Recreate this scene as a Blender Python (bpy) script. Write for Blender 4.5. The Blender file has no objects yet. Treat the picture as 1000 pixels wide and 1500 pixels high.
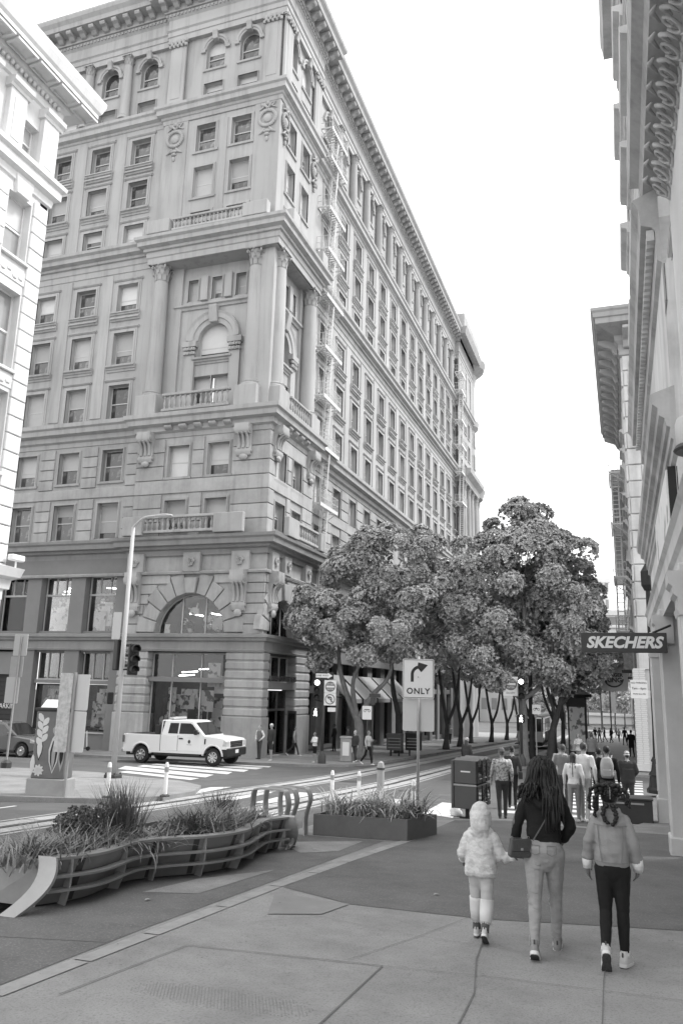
import bpy, bmesh, math, random
import numpy as np
from mathutils import Vector, Matrix
random.seed(7); rng = np.random.default_rng(7)
R = math.radians; PI = math.pi
scene = bpy.context.scene
COL = scene.collection

# ------------------------------------------------------------ camera
cam_d = bpy.data.cameras.new('camera'); cam = bpy.data.objects.new('camera', cam_d); COL.objects.link(cam)
def cam_matrix(pitch, roll, yaw):
    cy, sy = math.cos(yaw), math.sin(yaw); cp, sp = math.cos(pitch), math.sin(pitch); cr, sr = math.cos(roll), math.sin(roll)
    Rz = Matrix(((cy, -sy, 0), (sy, cy, 0), (0, 0, 1))); Rx = Matrix(((1, 0, 0), (0, cp, -sp), (0, sp, cp)))
    Ry = Matrix(((cr, 0, sr), (0, 1, 0), (-sr, 0, cr)))
    M = Rz @ Rx @ Ry
    x, y, z = M.col[0], M.col[1], M.col[2]
    return Matrix((( x[0], z[0], -y[0]), (x[1], z[1], -y[1]), (x[2], z[2], -y[2]))).to_4x4()
cam.matrix_world = Matrix.Translation((0, 0, 1.9)) @ cam_matrix(0.220151, -0.0264516, 0.34174)
cam_d.sensor_fit = 'VERTICAL'; cam_d.sensor_height = 36.0; cam_d.lens = 1151.1 / 1500 * 36
cam_d.clip_end = 3000; cam_d.clip_start = 0.05
scene.camera = cam

# ------------------------------------------------------------ sky, sun, exposure
SUN_EL, SUN_AZ = R(52), R(62)        # azimuth measured clockwise from +Y (street direction)
world = bpy.data.worlds.new('World'); scene.world = world; world.use_nodes = True
nt = world.node_tree; nt.nodes.clear()
sky = nt.nodes.new('ShaderNodeTexSky'); sky.sky_type = 'NISHITA'; sky.sun_disc = False
sky.sun_elevation = SUN_EL; sky.sun_rotation = SUN_AZ; sky.dust_density = 4.0; sky.air_density = 1.0
bw = nt.nodes.new('ShaderNodeRGBToBW')
cl = nt.nodes.new('ShaderNodeMixRGB'); cl.inputs['Fac'].default_value = 0.75; cl.inputs['Color2'].default_value = (8.2, 8.2, 8.2, 1)  # thin even cloud
bg = nt.nodes.new('ShaderNodeBackground'); bg.inputs['Strength'].default_value = 0.14
wo = nt.nodes.new('ShaderNodeOutputWorld')
nt.links.new(sky.outputs[0], bw.inputs[0]); nt.links.new(bw.outputs[0], cl.inputs['Color1'])
nt.links.new(cl.outputs[0], bg.inputs['Color']); nt.links.new(bg.outputs[0], wo.inputs[0])
sl = bpy.data.lights.new('sun', 'SUN'); sl.energy = 1.5; sl.angle = R(12); sl.color = (1, 1, 1)
so = bpy.data.objects.new('sun', sl); COL.objects.link(so)
so.rotation_euler = (PI/2 - SUN_EL, 0, PI - SUN_AZ); so.location = (30, -10, 60)
scene.view_settings.view_transform = 'Standard'; scene.view_settings.look = 'None'
scene.view_settings.gamma = 1.0; scene.view_settings.exposure = 1.1
try: scene.view_settings.use_curve_mapping = False
except Exception: pass

# ------------------------------------------------------------ materials (the place is photographed in black and white)
MATS = {}
def mat(name, g, rough=0.8, var=0.12, scale=3.0, bump=0.0, bscale=None, spec=0.3, metal=0.0, emit=0.0, dirt=0.0, dscale=0.6, obj_coord=True, g2=None, g2w=.04, g2t=0.55, g2scale=1.0, trans=0.0, streak=0.0, rand=0.0):
    if name in MATS: return MATS[name]
    m = bpy.data.materials.new(name); m.use_nodes = True; t = m.node_tree; n = t.nodes; l = t.links
    b = n['Principled BSDF']; b.inputs['Roughness'].default_value = rough; b.inputs['Metallic'].default_value = metal
    b.inputs['Specular IOR Level'].default_value = spec
    tc = n.new('ShaderNodeTexCoord'); co = tc.outputs['Object']
    if not obj_coord:
        geo = n.new('ShaderNodeNewGeometry'); co = geo.outputs['Position']
    no = n.new('ShaderNodeTexNoise'); no.inputs['Scale'].default_value = scale; no.inputs['Detail'].default_value = 5; no.inputs['Roughness'].default_value = .65
    l.new(co, no.inputs['Vector'])
    mr = n.new('ShaderNodeMapRange'); mr.inputs['From Min'].default_value = .25; mr.inputs['From Max'].default_value = .75
    mr.inputs['To Min'].default_value = g*(1-var); mr.inputs['To Max'].default_value = g*(1+var)
    l.new(no.outputs['Fac'], mr.inputs['Value']); out = mr.outputs[0]
    if g2 is not None:
        n2 = n.new('ShaderNodeTexNoise'); n2.inputs['Scale'].default_value = g2scale; n2.inputs['Detail'].default_value = 3
        l.new(co, n2.inputs['Vector'])
        rp = n.new('ShaderNodeMapRange'); rp.inputs['From Min'].default_value = g2t-g2w; rp.inputs['From Max'].default_value = g2t+g2w
        l.new(n2.outputs['Fac'], rp.inputs['Value'])
        mx = n.new('ShaderNodeMix'); l.new(rp.outputs[0], mx.inputs[0]); l.new(out, mx.inputs[2]); mx.inputs[3].default_value = g2; out = mx.outputs[0]
    if dirt:
        n3 = n.new('ShaderNodeTexNoise'); n3.inputs['Scale'].default_value = dscale; n3.inputs['Detail'].default_value = 6; n3.inputs['Roughness'].default_value = .7
        l.new(co, n3.inputs['Vector'])
        r3 = n.new('ShaderNodeMapRange'); r3.inputs['From Min'].default_value = .42; r3.inputs['From Max'].default_value = .7
        r3.inputs['To Min'].default_value = 1.0; r3.inputs['To Max'].default_value = 1.0-dirt; l.new(n3.outputs['Fac'], r3.inputs['Value'])
        mu = n.new('ShaderNodeMath'); mu.operation = 'MULTIPLY'; l.new(out, mu.inputs[0]); l.new(r3.outputs[0], mu.inputs[1]); out = mu.outputs[0]
    def mul(v):
        nonlocal out
        mu = n.new('ShaderNodeMath'); mu.operation = 'MULTIPLY'; l.new(out, mu.inputs[0]); l.new(v, mu.inputs[1]); out = mu.outputs[0]
    if streak:      # soot washed down the wall in vertical streaks
        mp = n.new('ShaderNodeMapping'); mp.inputs['Scale'].default_value = (2.2, 2.2, .16); l.new(co, mp.inputs['Vector'])
        n4 = n.new('ShaderNodeTexNoise'); n4.inputs['Scale'].default_value = 1.0; n4.inputs['Detail'].default_value = 6; n4.inputs['Roughness'].default_value = .65; l.new(mp.outputs[0], n4.inputs['Vector'])
        r4 = n.new('ShaderNodeMapRange'); r4.inputs['From Min'].default_value = .48; r4.inputs['From Max'].default_value = .72; r4.inputs['To Min'].default_value = 1; r4.inputs['To Max'].default_value = 1-streak; l.new(n4.outputs['Fac'], r4.inputs['Value']); mul(r4.outputs[0])
    if rand:        # every block, blind or brick a little different
        oi = n.new('ShaderNodeObjectInfo'); r5 = n.new('ShaderNodeMapRange'); r5.inputs['To Min'].default_value = 1-rand; r5.inputs['To Max'].default_value = 1+rand*.6; l.new(oi.outputs['Random'], r5.inputs['Value']); mul(r5.outputs[0])
    l.new(out, b.inputs['Base Color'])
    if bump:
        nb = n.new('ShaderNodeTexNoise'); nb.inputs['Scale'].default_value = bscale or scale*8; nb.inputs['Detail'].default_value = 4; l.new(co, nb.inputs['Vector'])
        bu = n.new('ShaderNodeBump'); bu.inputs['Strength'].default_value = bump; bu.inputs['Distance'].default_value = .02
        l.new(nb.outputs['Fac'], bu.inputs['Height']); l.new(bu.outputs[0], b.inputs['Normal'])
    if emit:
        b.inputs['Emission Color'].default_value = (1, 1, 1, 1); b.inputs['Emission Strength'].default_value = emit
    MATS[name] = m; return m
def glass(name, g=.02, rough=.03, g2=None, sc=1.2, spec=.6):
    return mat(name, g, rough, .5, sc, spec=spec, g2=g2, g2scale=sc*1.5)
stone = mat('stone', .41, .85, .09, .7, bump=.2, bscale=14, dirt=.2, dscale=.35, obj_coord=False, streak=.26, rand=.07)
stone_dark = mat('painted_stone', .21, .7, .06, .8, bump=.08, bscale=12, dirt=.12, dscale=.5, obj_coord=False)
stone_mid = mat('ledge_stone', .29, .8, .08, .8, bump=.1, bscale=12, dirt=.2, dscale=.5, obj_coord=False, streak=.15)
stone_low = mat('lower_stone', .41, .85, .08, .9, bump=.15, bscale=12, dirt=.26, dscale=.5, obj_coord=False, streak=.25, rand=.12)
white_stone = mat('white_stone', .72, .8, .05, .8, bump=.12, bscale=10, dirt=.12, dscale=.5, obj_coord=False, streak=.14, rand=.06)
cream = mat('pale_stucco', .62, .8, .06, .8, bump=.1, bscale=10, dirt=.22, dscale=.6, obj_coord=False, streak=.25, rand=.08)
grey_stone = mat('grey_cornice_stone', .46, .85, .1, 1.2, bump=.15, bscale=14, dirt=.35, dscale=.8, obj_coord=False, streak=.3)
sash_m = mat('sash_paint', .5, .5, .05); pane_m = mat('window_glass', .10, .04, .5, 1.1, spec=.8, g2=.24, g2t=.56, g2scale=1.6, rand=.6); pane_d = glass('shop_glass', .025, .04)  # pane_m: dirty glass, with sky reflection put into its paler colour
blind_m = mat('roller_blind', .55, .9, .05, 2, rand=.35); dark_m = mat('dark_interior', .03, .9, .4, 2)
asphalt = mat('asphalt', .12, .9, .14, 1.1, bump=.35, bscale=60, dirt=.25, dscale=.35, obj_coord=False)
concrete = mat('sidewalk_concrete', .285, .9, .14, 1.3, bump=.3, bscale=70, dirt=.30, dscale=.8, obj_coord=False, g2=.16, g2t=.66, g2scale=55, g2w=.16)
concrete_l = mat('pale_concrete', .36, .9, .1, 1.5, bump=.2, bscale=40, dirt=.25, dscale=.8, obj_coord=False)
slate = mat('dark_paving', .14, .85, .12, 1.6, bump=.2, bscale=60, dirt=.3, dscale=1.0, obj_coord=False, g2=.25, g2t=.66, g2scale=50, g2w=.14)
paint = mat('road_paint', .62, .8, .1, 3, bump=.1, bscale=40, dirt=.4, dscale=2.2, obj_coord=False)
steel = mat('rail_steel', .10, .4, .1, 4, metal=.3)
galv = mat('galvanised_steel', .34, .5, .1, 6, metal=.2); sign_back = mat('aluminium_sign_back', .58, .5, .06, 4, dirt=.12, dscale=4)
black = mat('black_paint', .02, .5, .2); dgrey = mat('dark_grey_paint', .06, .5, .15, 4, dirt=.2, dscale=3)
white_p = mat('white_paint', .78, .45, .03, 3); bright = mat('lit_lamp', .9, .5, 0, emit=3.0)
signwhite = mat('white_sign_sheeting', .72, .45, .03, 4)
fe_m = mat('fire_escape_paint', .62, .6, .06, 4)

# ------------------------------------------------------------ mesh helpers
class MB:
    def __init__(s): s.v = []; s.f = []; s.mi = []; s.m = 0
    def add(s, vs, fs):
        o = len(s.v); s.v += [tuple(p) for p in vs]; s.f += [tuple(i+o for i in f) for f in fs]; s.mi += [s.m]*len(fs); return s
    def box(s, x0, x1, y0, y1, z0, z1):
        return s.add([(x0,y0,z0),(x1,y0,z0),(x1,y1,z0),(x0,y1,z0),(x0,y0,z1),(x1,y0,z1),(x1,y1,z1),(x0,y1,z1)],
                     [(0,3,2,1),(4,5,6,7),(0,1,5,4),(1,2,6,5),(2,3,7,6),(3,0,4,7)])
    def prism(s, pts, a0, a1, axis='y'):
        n = len(pts)
        def P(p, a): return (p[0], a, p[1]) if axis == 'y' else ((a, p[0], p[1]) if axis == 'x' else (p[0], p[1], a))
        return s.add([P(p, a0) for p in pts]+[P(p, a1) for p in pts],
                     [tuple(range(n)), tuple(range(2*n-1, n-1, -1))]+[(i, i+n, (i+1) % n+n, (i+1) % n) for i in range(n)])
    def rings(s, rs, cap=True):
        n = len(rs[0]); vs = [p for r in rs for p in r]; fs = []
        for k in range(len(rs)-1):
            for i in range(n): fs.append((k*n+i, k*n+(i+1) % n, (k+1)*n+(i+1) % n, (k+1)*n+i))
        if cap: fs += [tuple(range(n-1, -1, -1)), tuple((len(rs)-1)*n+i for i in range(n))]
        return s.add(vs, fs)
    def tube(s, pts, r, n=8, cap=True, flat=1.0):
        pts = [Vector(p) for p in pts]; rs = []
        N = None
        for k, p in enumerate(pts):
            t = (pts[min(k+1, len(pts)-1)]-pts[max(k-1, 0)]).normalized()
            if N is None:
                N = t.orthogonal().normalized() if abs(t.z) < .9 else Vector((1, 0, 0))
            N = (N-t*N.dot(t)).normalized(); B = t.cross(N)
            rr = r[k] if isinstance(r, (list, tuple, np.ndarray)) else r
            rs.append([p+N*(rr*math.cos(2*PI*i/n))+B*(rr*flat*math.sin(2*PI*i/n)) for i in range(n)])
        return s.rings(rs, cap)
    def lathe(s, prof, n=16, cx=0, cy=0, cz=0):
        return s.rings([[(cx+r*math.cos(2*PI*i/n), cy+r*math.sin(2*PI*i/n), cz+z) for i in range(n)] for r, z in prof])
    def ball(s, c, rx, ry=None, rz=None, n=10, m=6):
        ry = ry or rx; rz = rz or rx; rs = []
        for k in range(1, m):
            a = PI*k/m; rs.append([(c[0]+rx*math.sin(a)*math.cos(2*PI*i/n), c[1]+ry*math.sin(a)*math.sin(2*PI*i/n), c[2]-rz*math.cos(a)) for i in range(n)])
        return s.rings(rs)
    def grid(s, P, nu, nv):     # P(i,j) -> point
        return s.add([P(i, j) for i in range(nu) for j in range(nv)], [(i*nv+j, (i+1)*nv+j, (i+1)*nv+j+1, i*nv+j+1) for i in range(nu-1) for j in range(nv-1)])
    def mesh(s, name, mats, smooth=False, bevel=0, fixn=True):
        me = bpy.data.meshes.new(name); me.from_pydata(s.v, [], s.f)
        for m in (mats if isinstance(mats, (list, tuple)) else [mats]): me.materials.append(m)
        me.polygons.foreach_set('material_index', s.mi)
        if bevel or fixn:
            bm = bmesh.new(); bm.from_mesh(me)
            bmesh.ops.recalc_face_normals(bm, faces=bm.faces)
            if bevel:
                ed = [e for e in bm.edges if len(e.link_faces) == 2 and e.calc_face_angle(0) > .5]
                bmesh.ops.bevel(bm, geom=ed, offset=bevel, segments=1, affect='EDGES', clamp_overlap=True)
            bm.to_mesh(me); bm.free()
        if smooth:
            me.polygons.foreach_set('use_smooth', [True]*len(me.polygons))
            if smooth != True: me.set_sharp_from_angle(angle=smooth)
        me.update(); return me
def put(name, me, parent=None, loc=(0, 0, 0), rz=0.0, sc=None, kind=None, label=None):
    o = bpy.data.objects.new(name, me); COL.objects.link(o); o.location = loc; o.rotation_euler = (0, 0, rz)
    if sc is not None: o.scale = sc if hasattr(sc, '__len__') else (sc, sc, sc)
    if parent is not None: o.parent = parent
    if kind: o['kind'] = kind
    if label: o['label'] = label
    return o
def root(name, label, cat, loc=(0, 0, 0), rz=0.0, group=None):
    o = bpy.data.objects.new(name, None); COL.objects.link(o); o.location = loc; o.rotation_euler = (0, 0, rz); o.empty_display_size = .2
    o['label'] = label; o['category'] = cat
    if group: o['group'] = group
    return o
def tag(o, label, cat, group=None):
    o['label'] = label; o['category'] = cat
    if group: o['group'] = group
    return o
def copy_tree(o, parent=None):
    c = o.copy(); COL.objects.link(c)
    if parent is not None: c.parent = parent
    for ch in list(o.children): copy_tree(ch, c)
    return c
def text_mesh(txt, size, m, ext=.004, shear=0.0, bold=0.0, align='CENTER', spacing=1.0):
    cu = bpy.data.curves.new('text', 'FONT'); cu.body = txt; cu.size = size; cu.extrude = ext; cu.align_x = align; cu.align_y = 'CENTER'
    cu.shear = shear; cu.offset = bold; cu.space_character = spacing; cu.resolution_u = 3
    o = bpy.data.objects.new('text', cu); COL.objects.link(o)
    me = bpy.data.meshes.new_from_object(o.evaluated_get(bpy.context.evaluated_depsgraph_get()))
    bpy.data.objects.remove(o); me.materials.clear(); me.materials.append(m); return me
def gz(x, y):
    if y < 30: h = -.045*y
    elif y < 110: h = -1.35-.031*(y-30)
    else: h = -3.83-.006*(y-110)
    return h+.012*min(max(x, -60), 2)
def sheet(name, poly, m, dz=0.0, thick=0.0, kind=None):
    """a ground sheet following the slope of the street, cut where the slope changes"""
    bm = bmesh.new(); bm.faces.new([bm.verts.new((x, y, 0)) for x, y in poly])
    for co, no in (((0, 30, 0), (0, 1, 0)), ((0, 110, 0), (0, 1, 0)), ((2, 0, 0), (1, 0, 0)), ((-60, 0, 0), (1, 0, 0))):
        bmesh.ops.bisect_plane(bm, geom=bm.verts[:]+bm.edges[:]+bm.faces[:], plane_co=co, plane_no=no)
    bmesh.ops.recalc_face_normals(bm, faces=bm.faces)
    for f in bm.faces:
        if f.normal.z < 0: f.normal_flip()
    if thick:
        r = bmesh.ops.extrude_face_region(bm, geom=bm.faces[:]); dn = [v for v in r['geom'] if isinstance(v, bmesh.types.BMVert)]
        for v in dn: v.co.z = -thick
        bmesh.ops.recalc_face_normals(bm, faces=bm.faces)
    for v in bm.verts: v.co.z += gz(v.co.x, v.co.y)+dz
    me = bpy.data.meshes.new(name); bm.to_mesh(me); bm.free(); me.materials.append(m)
    o = put(name, me)
    if kind: o['kind'] = kind
    return o
# ------------------------------------------------------------ ground, roads, pavements
RD = -.12
g_ = sheet('ground', [(-600, -80), (600, -80), (600, 900), (-600, 900)], asphalt, -.2, kind='structure')
sheet('road', [(-20, -20), (2, -20), (2, 130), (-20, 130)], asphalt, RD, kind='structure')
sheet('cross_road', [(-120, 10), (-20.002, 10), (-20.002, 60), (-120, 60)], asphalt, RD, kind='structure')
sheet('cross_road', [(2.002, 10), (60, 10), (60, 60), (2.002, 60)], asphalt, RD, kind='structure')
sheet('pavement', [(-5.95, -12), (.95, -12), (.95, 20.6), (.5, 20.9), (-.2, 18.35), (-2.6, 19.0), (-3.2, 18.9), (-5.0, 17.6), (-5.95, 16.5)], concrete, 0, .13, 'structure')
sheet('pavement', [(-20, -12), (-15, -12), (-15, 16.5), (-13.4, 17.0), (-12.2, 17.6), (-11.55, 19), (-11.7, 21), (-12.6, 23), (-14.2, 24.4), (-16.6, 25.0), (-18.5, 26.0), (-70, 26.6), (-70, 20.2), (-20, 20.2)], concrete, 0, .13, 'structure')
sheet('pavement', [(-70, 36.2), (-18.5, 36.2), (-14.5, 36.9), (-12.9, 38.4), (-12.3, 41), (-12.3, 125), (-22, 125), (-22, 41.5), (-70, 41.5)], concrete, 0, .13, 'structure')
sheet('pavement', [(-4.6, 43.0), (.9, 40.6), (2, 40.6), (2, 150), (-6.2, 150), (-6.2, 45.2), (-5.6, 43.6)], concrete, 0, .13, 'structure')
# near paving: dark asphalt panel, dark slab band, steel plate, concrete panels with joints
sheet('paving_panel', [(-4.0, 9.5), (-2.97, 8.97), (-1.5, 8.95), (.5, 9.4), (.9, 9.42), (.9, 18.0), (-.2, 18.0), (-2.6, 18.6), (-3.6, 18.0), (-3.75, 14), (-3.95, 11)], slate, .004, kind='structure')
sheet('paving_panel', [(-5.93, 3), (-4.42, 3), (-4.38, 7), (-4.2, 11), (-4.05, 14.0), (-5.93, 14.0)], slate, .004, kind='structure')
sheet('paving_panel', [(-3.95, 9.15), (-2.97, 8.96), (-3.08, 8.37), (-3.58, 8.12)], mat('worn_dark_paving', .245, .9, .1, 2, dirt=.2, obj_coord=False, bump=.1, bscale=50), .008, kind='structure')
for q in ([(-5.3, 8.45), (-5.14, 9.46), (-4.55, 10.5), (-4.7, 8.67)], [(-5.6, 12.9), (-4.35, 13.8), (-4.35, 12.49), (-4.8, 12.04)]):
    sheet('paving_panel', q, concrete, .008, kind='structure')
kb = mat('old_kerb_stone', .34, .9, .15, 3, dirt=.4, dscale=3, bump=.3, bscale=30, obj_coord=False)
xs = [(-4.40, 3.0), (-4.36, 5.0), (-4.28, 6.9), (-4.17, 9.5), (-4.02, 11.6), (-3.84, 13.6), (-3.70, 15)]
for (a, b), (c, d) in zip(xs, xs[1:]):
    n = max(1, int((d-b)/.95))
    for k in range(n):
        t0, t1 = k/n+.008, (k+1)/n-.008
        p = lambda t, o: (a+(c-a)*t+o, b+(d-b)*t)
        sheet('kerb_stone', [p(t0, -.02), p(t0, .15), p(t1, .15), p(t1, -.02)], kb, .007, kind='structure')
joint = mat('joint_filler', .15, .95, .2, 3, obj_coord=False)
def strip(name, pts, w, m, dz):
    q = [Vector((x, y)) for x, y in pts]; L = []; Rr = []
    for i, p in enumerate(q):
        t = (q[min(i+1, len(q)-1)]-q[max(i-1, 0)]).normalized(); nn = Vector((-t.y, t.x))*w/2
        L.append(tuple(p+nn)); Rr.append(tuple(p-nn))
    return sheet(name, L+Rr[::-1], m, dz, kind='structure')
for pts, w in (([(-3.88, 5.2), (-3.72, 6.72), (-1.98, 6.87)], .012), ([(-1.98, 6.87), (-1.99, 5.3)], .012), ([(-1.98, 6.87), (-.9, 6.97), (.85, 7.0)], .006), ([(-3.6, 7.7), (-2.9, 8.4)], .005), ([(-1.65, 8.93), (-1.95, 7.9), (-2.3, 6.9)], .006),
               ([(-.22, 9.1), (-.26, 7.3), (-.23, 5.3)], .007), ([(-1.42, 8.95), (-1.36, 8.2), (-1.3, 7.4), (-1.16, 6.5), (-1.14, 5.6)], .011), ([(-5.9, 6.1), (-4.4, 6.5)], .012), ([(-5.9, 9.8), (-4.3, 10.3)], .014), ([(-3.2, 8.3), (-2.0, 7.95), (-1.2, 7.86)], .005)):
    strip('paving_joint', pts, w, joint, .010)
tread = mat('worn_tread', .23, .8, .2, 6, obj_coord=False); mb = MB()
for i in range(52):
    for j in range(15):
        x, y = -3.52+i*.027+(.0135 if j % 2 else 0), 5.42+j*.027
        d = ((x+2.8)/.72)**2+((y-5.62)/.2)**2+rng.normal(0, .25)
        if d < 1: z = gz(x, y)+.001; mb.add([(x-.009, y, z), (x, y-.006, z), (x+.009, y, z), (x, y+.006, z), (x, y, z+.005)], [(0, 1, 4), (1, 2, 4), (2, 3, 4), (3, 0, 4)])
put('tread_pattern', mb.mesh('tread_pattern', tread), kind='stuff')
litter = MB(); gum = mat('chewing_gum', .2, .9, .5, 2, obj_coord=False)
for _ in range(420):
    x, y = rng.uniform(-5.7, .7), rng.uniform(5.2, 17.5); r = rng.uniform(.004, .013)
    litter.add([(x+r*math.cos(a)*rng.uniform(.6, 1.3), y+r*math.sin(a), gz(x, y)+.0135) for a in [2*PI*i/6 for i in range(6)]], [tuple(range(6))])
put('gum_spots', litter.mesh('gum_spots', gum), kind='stuff')
leafm = mat('dry_leaf', .32, .8, .2)
for x, y in ((-2.2, 9.9), (-5.0, 8.1), (-.35, 17.2), (-4.7, 12.4)):
    lb = MB(); s = rng.uniform(.03, .07); a = rng.uniform(0, 6)
    lb.add([(s*math.cos(a+t)*k, s*math.sin(a+t)*k, .015*abs(math.sin(t*2))+.013) for t, k in ((0, 1), (.8, .6), (2, .4), (3.1, 1), (4.2, .5), (5.4, .6))], [(0, 1, 2, 3, 4, 5)])
    tag(put('fallen_leaf', lb.mesh('fallen_leaf', leafm), loc=(x, y, gz(x, y))), {9.9: 'pale scrap of litter lying on the dark paving left of the small child', 8.1: 'dry leaf lying on the dark paving beside the wavy planter', 17.2: 'pale scrap of litter near the dark utility box', 12.4: 'dry leaf between the two planters'}[y], 'litter', 'scraps of litter on the pavement')
# road markings: crosswalk bars, cable-car tracks
def bar(poly, dz=RD+.006): sheet('crosswalk_stripe', poly, paint, dz, kind='structure')
for q in ([(-20.47, 30.01), (-21.25, 31.72), (-15.67, 29.62), (-15.16, 27.98)], [(-19.2, 28.2), (-19.4, 29.1), (-15.05, 27.3), (-14.85, 26.3)], [(-20.77, 31.9), (-21.05, 32.9), (-15.77, 31.47), (-15.39, 30.23)],
          [(-21.01, 33.4), (-21.17, 34.2), (-15.8, 33.12), (-15.46, 31.9)], [(-20.83, 34.6), (-21.16, 35.3), (-15.91, 34.87), (-15.69, 33.67)], [(-21.03, 35.79), (-21.07, 36.1), (-16.04, 36.1), (-15.83, 35.3)],
          [(-12.11, 20.32), (-12.75, 23.9), (-12.27, 24.46), (-11.78, 20.42)], [(-10.52, 20.35), (-10.75, 23.4), (-10.3, 23.4), (-10.1, 20.25)],
          [(-9.4, 20.1), (-9.7, 24.0), (-9.0, 23.9), (-8.85, 20.1)], [(-7.4, 20.2), (-7.7, 23.8), (-7.1, 23.8), (-6.85, 20.2)], [(-4.85, 20.2), (-5.06, 23.5), (-4.4, 23.3), (-3.97, 19.6)], [(-6.4, 20.3), (-6.6, 23.7), (-6.1, 23.6), (-5.8, 20.3)],
          [(-13.3, 20.4), (-14.2, 23.6), (-13.6, 23.9), (-12.9, 20.6)]):
    bar(q)
for k in range(13):
    y = 21.6+1.32*k; x0, x1 = -3.2+.05*k, .35+.02*k
    bar([(x0, y), (x1, y+.05), (x1, y+.72), (x0, y+.66)])
for pts, w in (([(-6.15, 2), (-6.12, 14), (-6.05, 16.5)], .1), ([(-13.6, 2), (-13.5, 15.3), (-13.55, 15.9)], .1), ([(-15.6, 25.6), (-20.6, 26.9)], .3)):
    q = [Vector(p) for p in pts]; o = Vector((w/2, 0)) if abs(q[0].x-q[1].x) < 1 else Vector((0, w/2))
    sheet('lane_line', [tuple(p-o) for p in q]+[tuple(p+o) for p in q[::-1]], paint, RD+.006, kind='structure')
# cable-car tracks: pale concrete band, two rails and the middle slot
trackc = mat('track_concrete', .40, .9, .12, 2, dirt=.35, dscale=1.3, obj_coord=False, bump=.15, bscale=40)
for cx in (-11.15, -8.35):
    for a, b in ((-.72, -.10), (.10, .72)):
        for k in range(22):
            y0 = -4+6*k; sheet('track_slab', [(cx+a, y0), (cx+b, y0), (cx+b, y0+5.96), (cx+a, y0+5.96)], trackc, RD+.005, kind='structure')
    for a, w in ((-.56, .07), (.56, .07), (0, .17)):
        sheet('track_rail', [(cx+a-w/2, -4), (cx+a+w/2, -4), (cx+a+w/2, 128), (cx+a-w/2, 128)], steel, RD+.011, kind='structure')
for x, y, r in ((-13.9, 21.9, .42), (-10.0, 30, .4), (-6.9, 27, .38), (-14.4, 37.4, .4)):
    sheet('manhole_cover', [(x+r*math.cos(2*PI*i/20), y+r*math.sin(2*PI*i/20)) for i in range(20)], steel, RD+.010, kind='structure')
for q in ([(-14.2, 26.5), (-12.9, 30), (-12.4, 34.5), (-14.5, 33.5)], [(-7.2, 25), (-5.2, 27), (-5.0, 40), (-7.2, 42)], [(-15, 8), (-13, 8), (-12.9, 14.6), (-14.6, 14.2)], [(-6.8, 17.5), (-5.2, 18.4), (-5.0, 20), (-6.7, 20)]):
    sheet('asphalt_patch', q, mat('asphalt_patch', .10, .9, .12, 2, bump=.3, bscale=60, obj_coord=False), RD+.004, kind='structure')
# ------------------------------------------------------------ building helpers
class Bld:
    """a building: an Empty at its base; faces are given as ('front', y), ('side', x) or ('right', x)"""
    def __init__(s, name, label, cat, loc): s.o = root(name, label, cat, loc); s.L = Vector(loc)
    def put(s, name, me, fac, u, z, d=0.0, kind=None, label=None, sc=None):
        k, p = fac
        if k == 'front': loc, rz = Vector((u, p-d, z)), 0
        elif k == 'side': loc, rz = Vector((p+d, u, z)), PI/2
        else: loc, rz = Vector((p-d, u, z)), -PI/2
        return put(name, me, s.o, loc-s.L, rz, sc, kind, label)
    def raw(s, name, me, kind=None, label=None):          # mesh given in world coordinates
        o = put(name, me, s.o, -s.L, 0, None, kind, label); return o
def offset_path(path, d):
    q = [Vector(p) for p in path]; out = []
    for i, p in enumerate(q):
        ns = []
        if i > 0: t = (q[i]-q[i-1]).normalized(); ns.append(Vector((t.y, -t.x)))
        if i < len(q)-1: t = (q[i+1]-q[i]).normalized(); ns.append(Vector((t.y, -t.x)))
        n = (ns[0]+ns[-1]); n = n/max(n.length_squared/2, .3) if len(ns) == 2 else ns[0]
        out.append(p+n*d)
    return out
def sweep(mb, path, prof):
    """profile [(outward, z)...] carried along a plan path, outward to the right of its direction"""
    rows = [[(p.x, p.y, z) for p in offset_path(path, d)] for d, z in prof]
    n = len(path); vs = [p for r in rows for p in r]; k = len(prof)
    fs = [(r*n+i, r*n+i+1, (r+1)*n+i+1, (r+1)*n+i) for r in range(k-1) for i in range(n-1)]
    fs += [tuple(r*n for r in range(k)), tuple(r*n+n-1 for r in range(k-1, -1, -1))]
    return mb.add(vs, fs)
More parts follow.
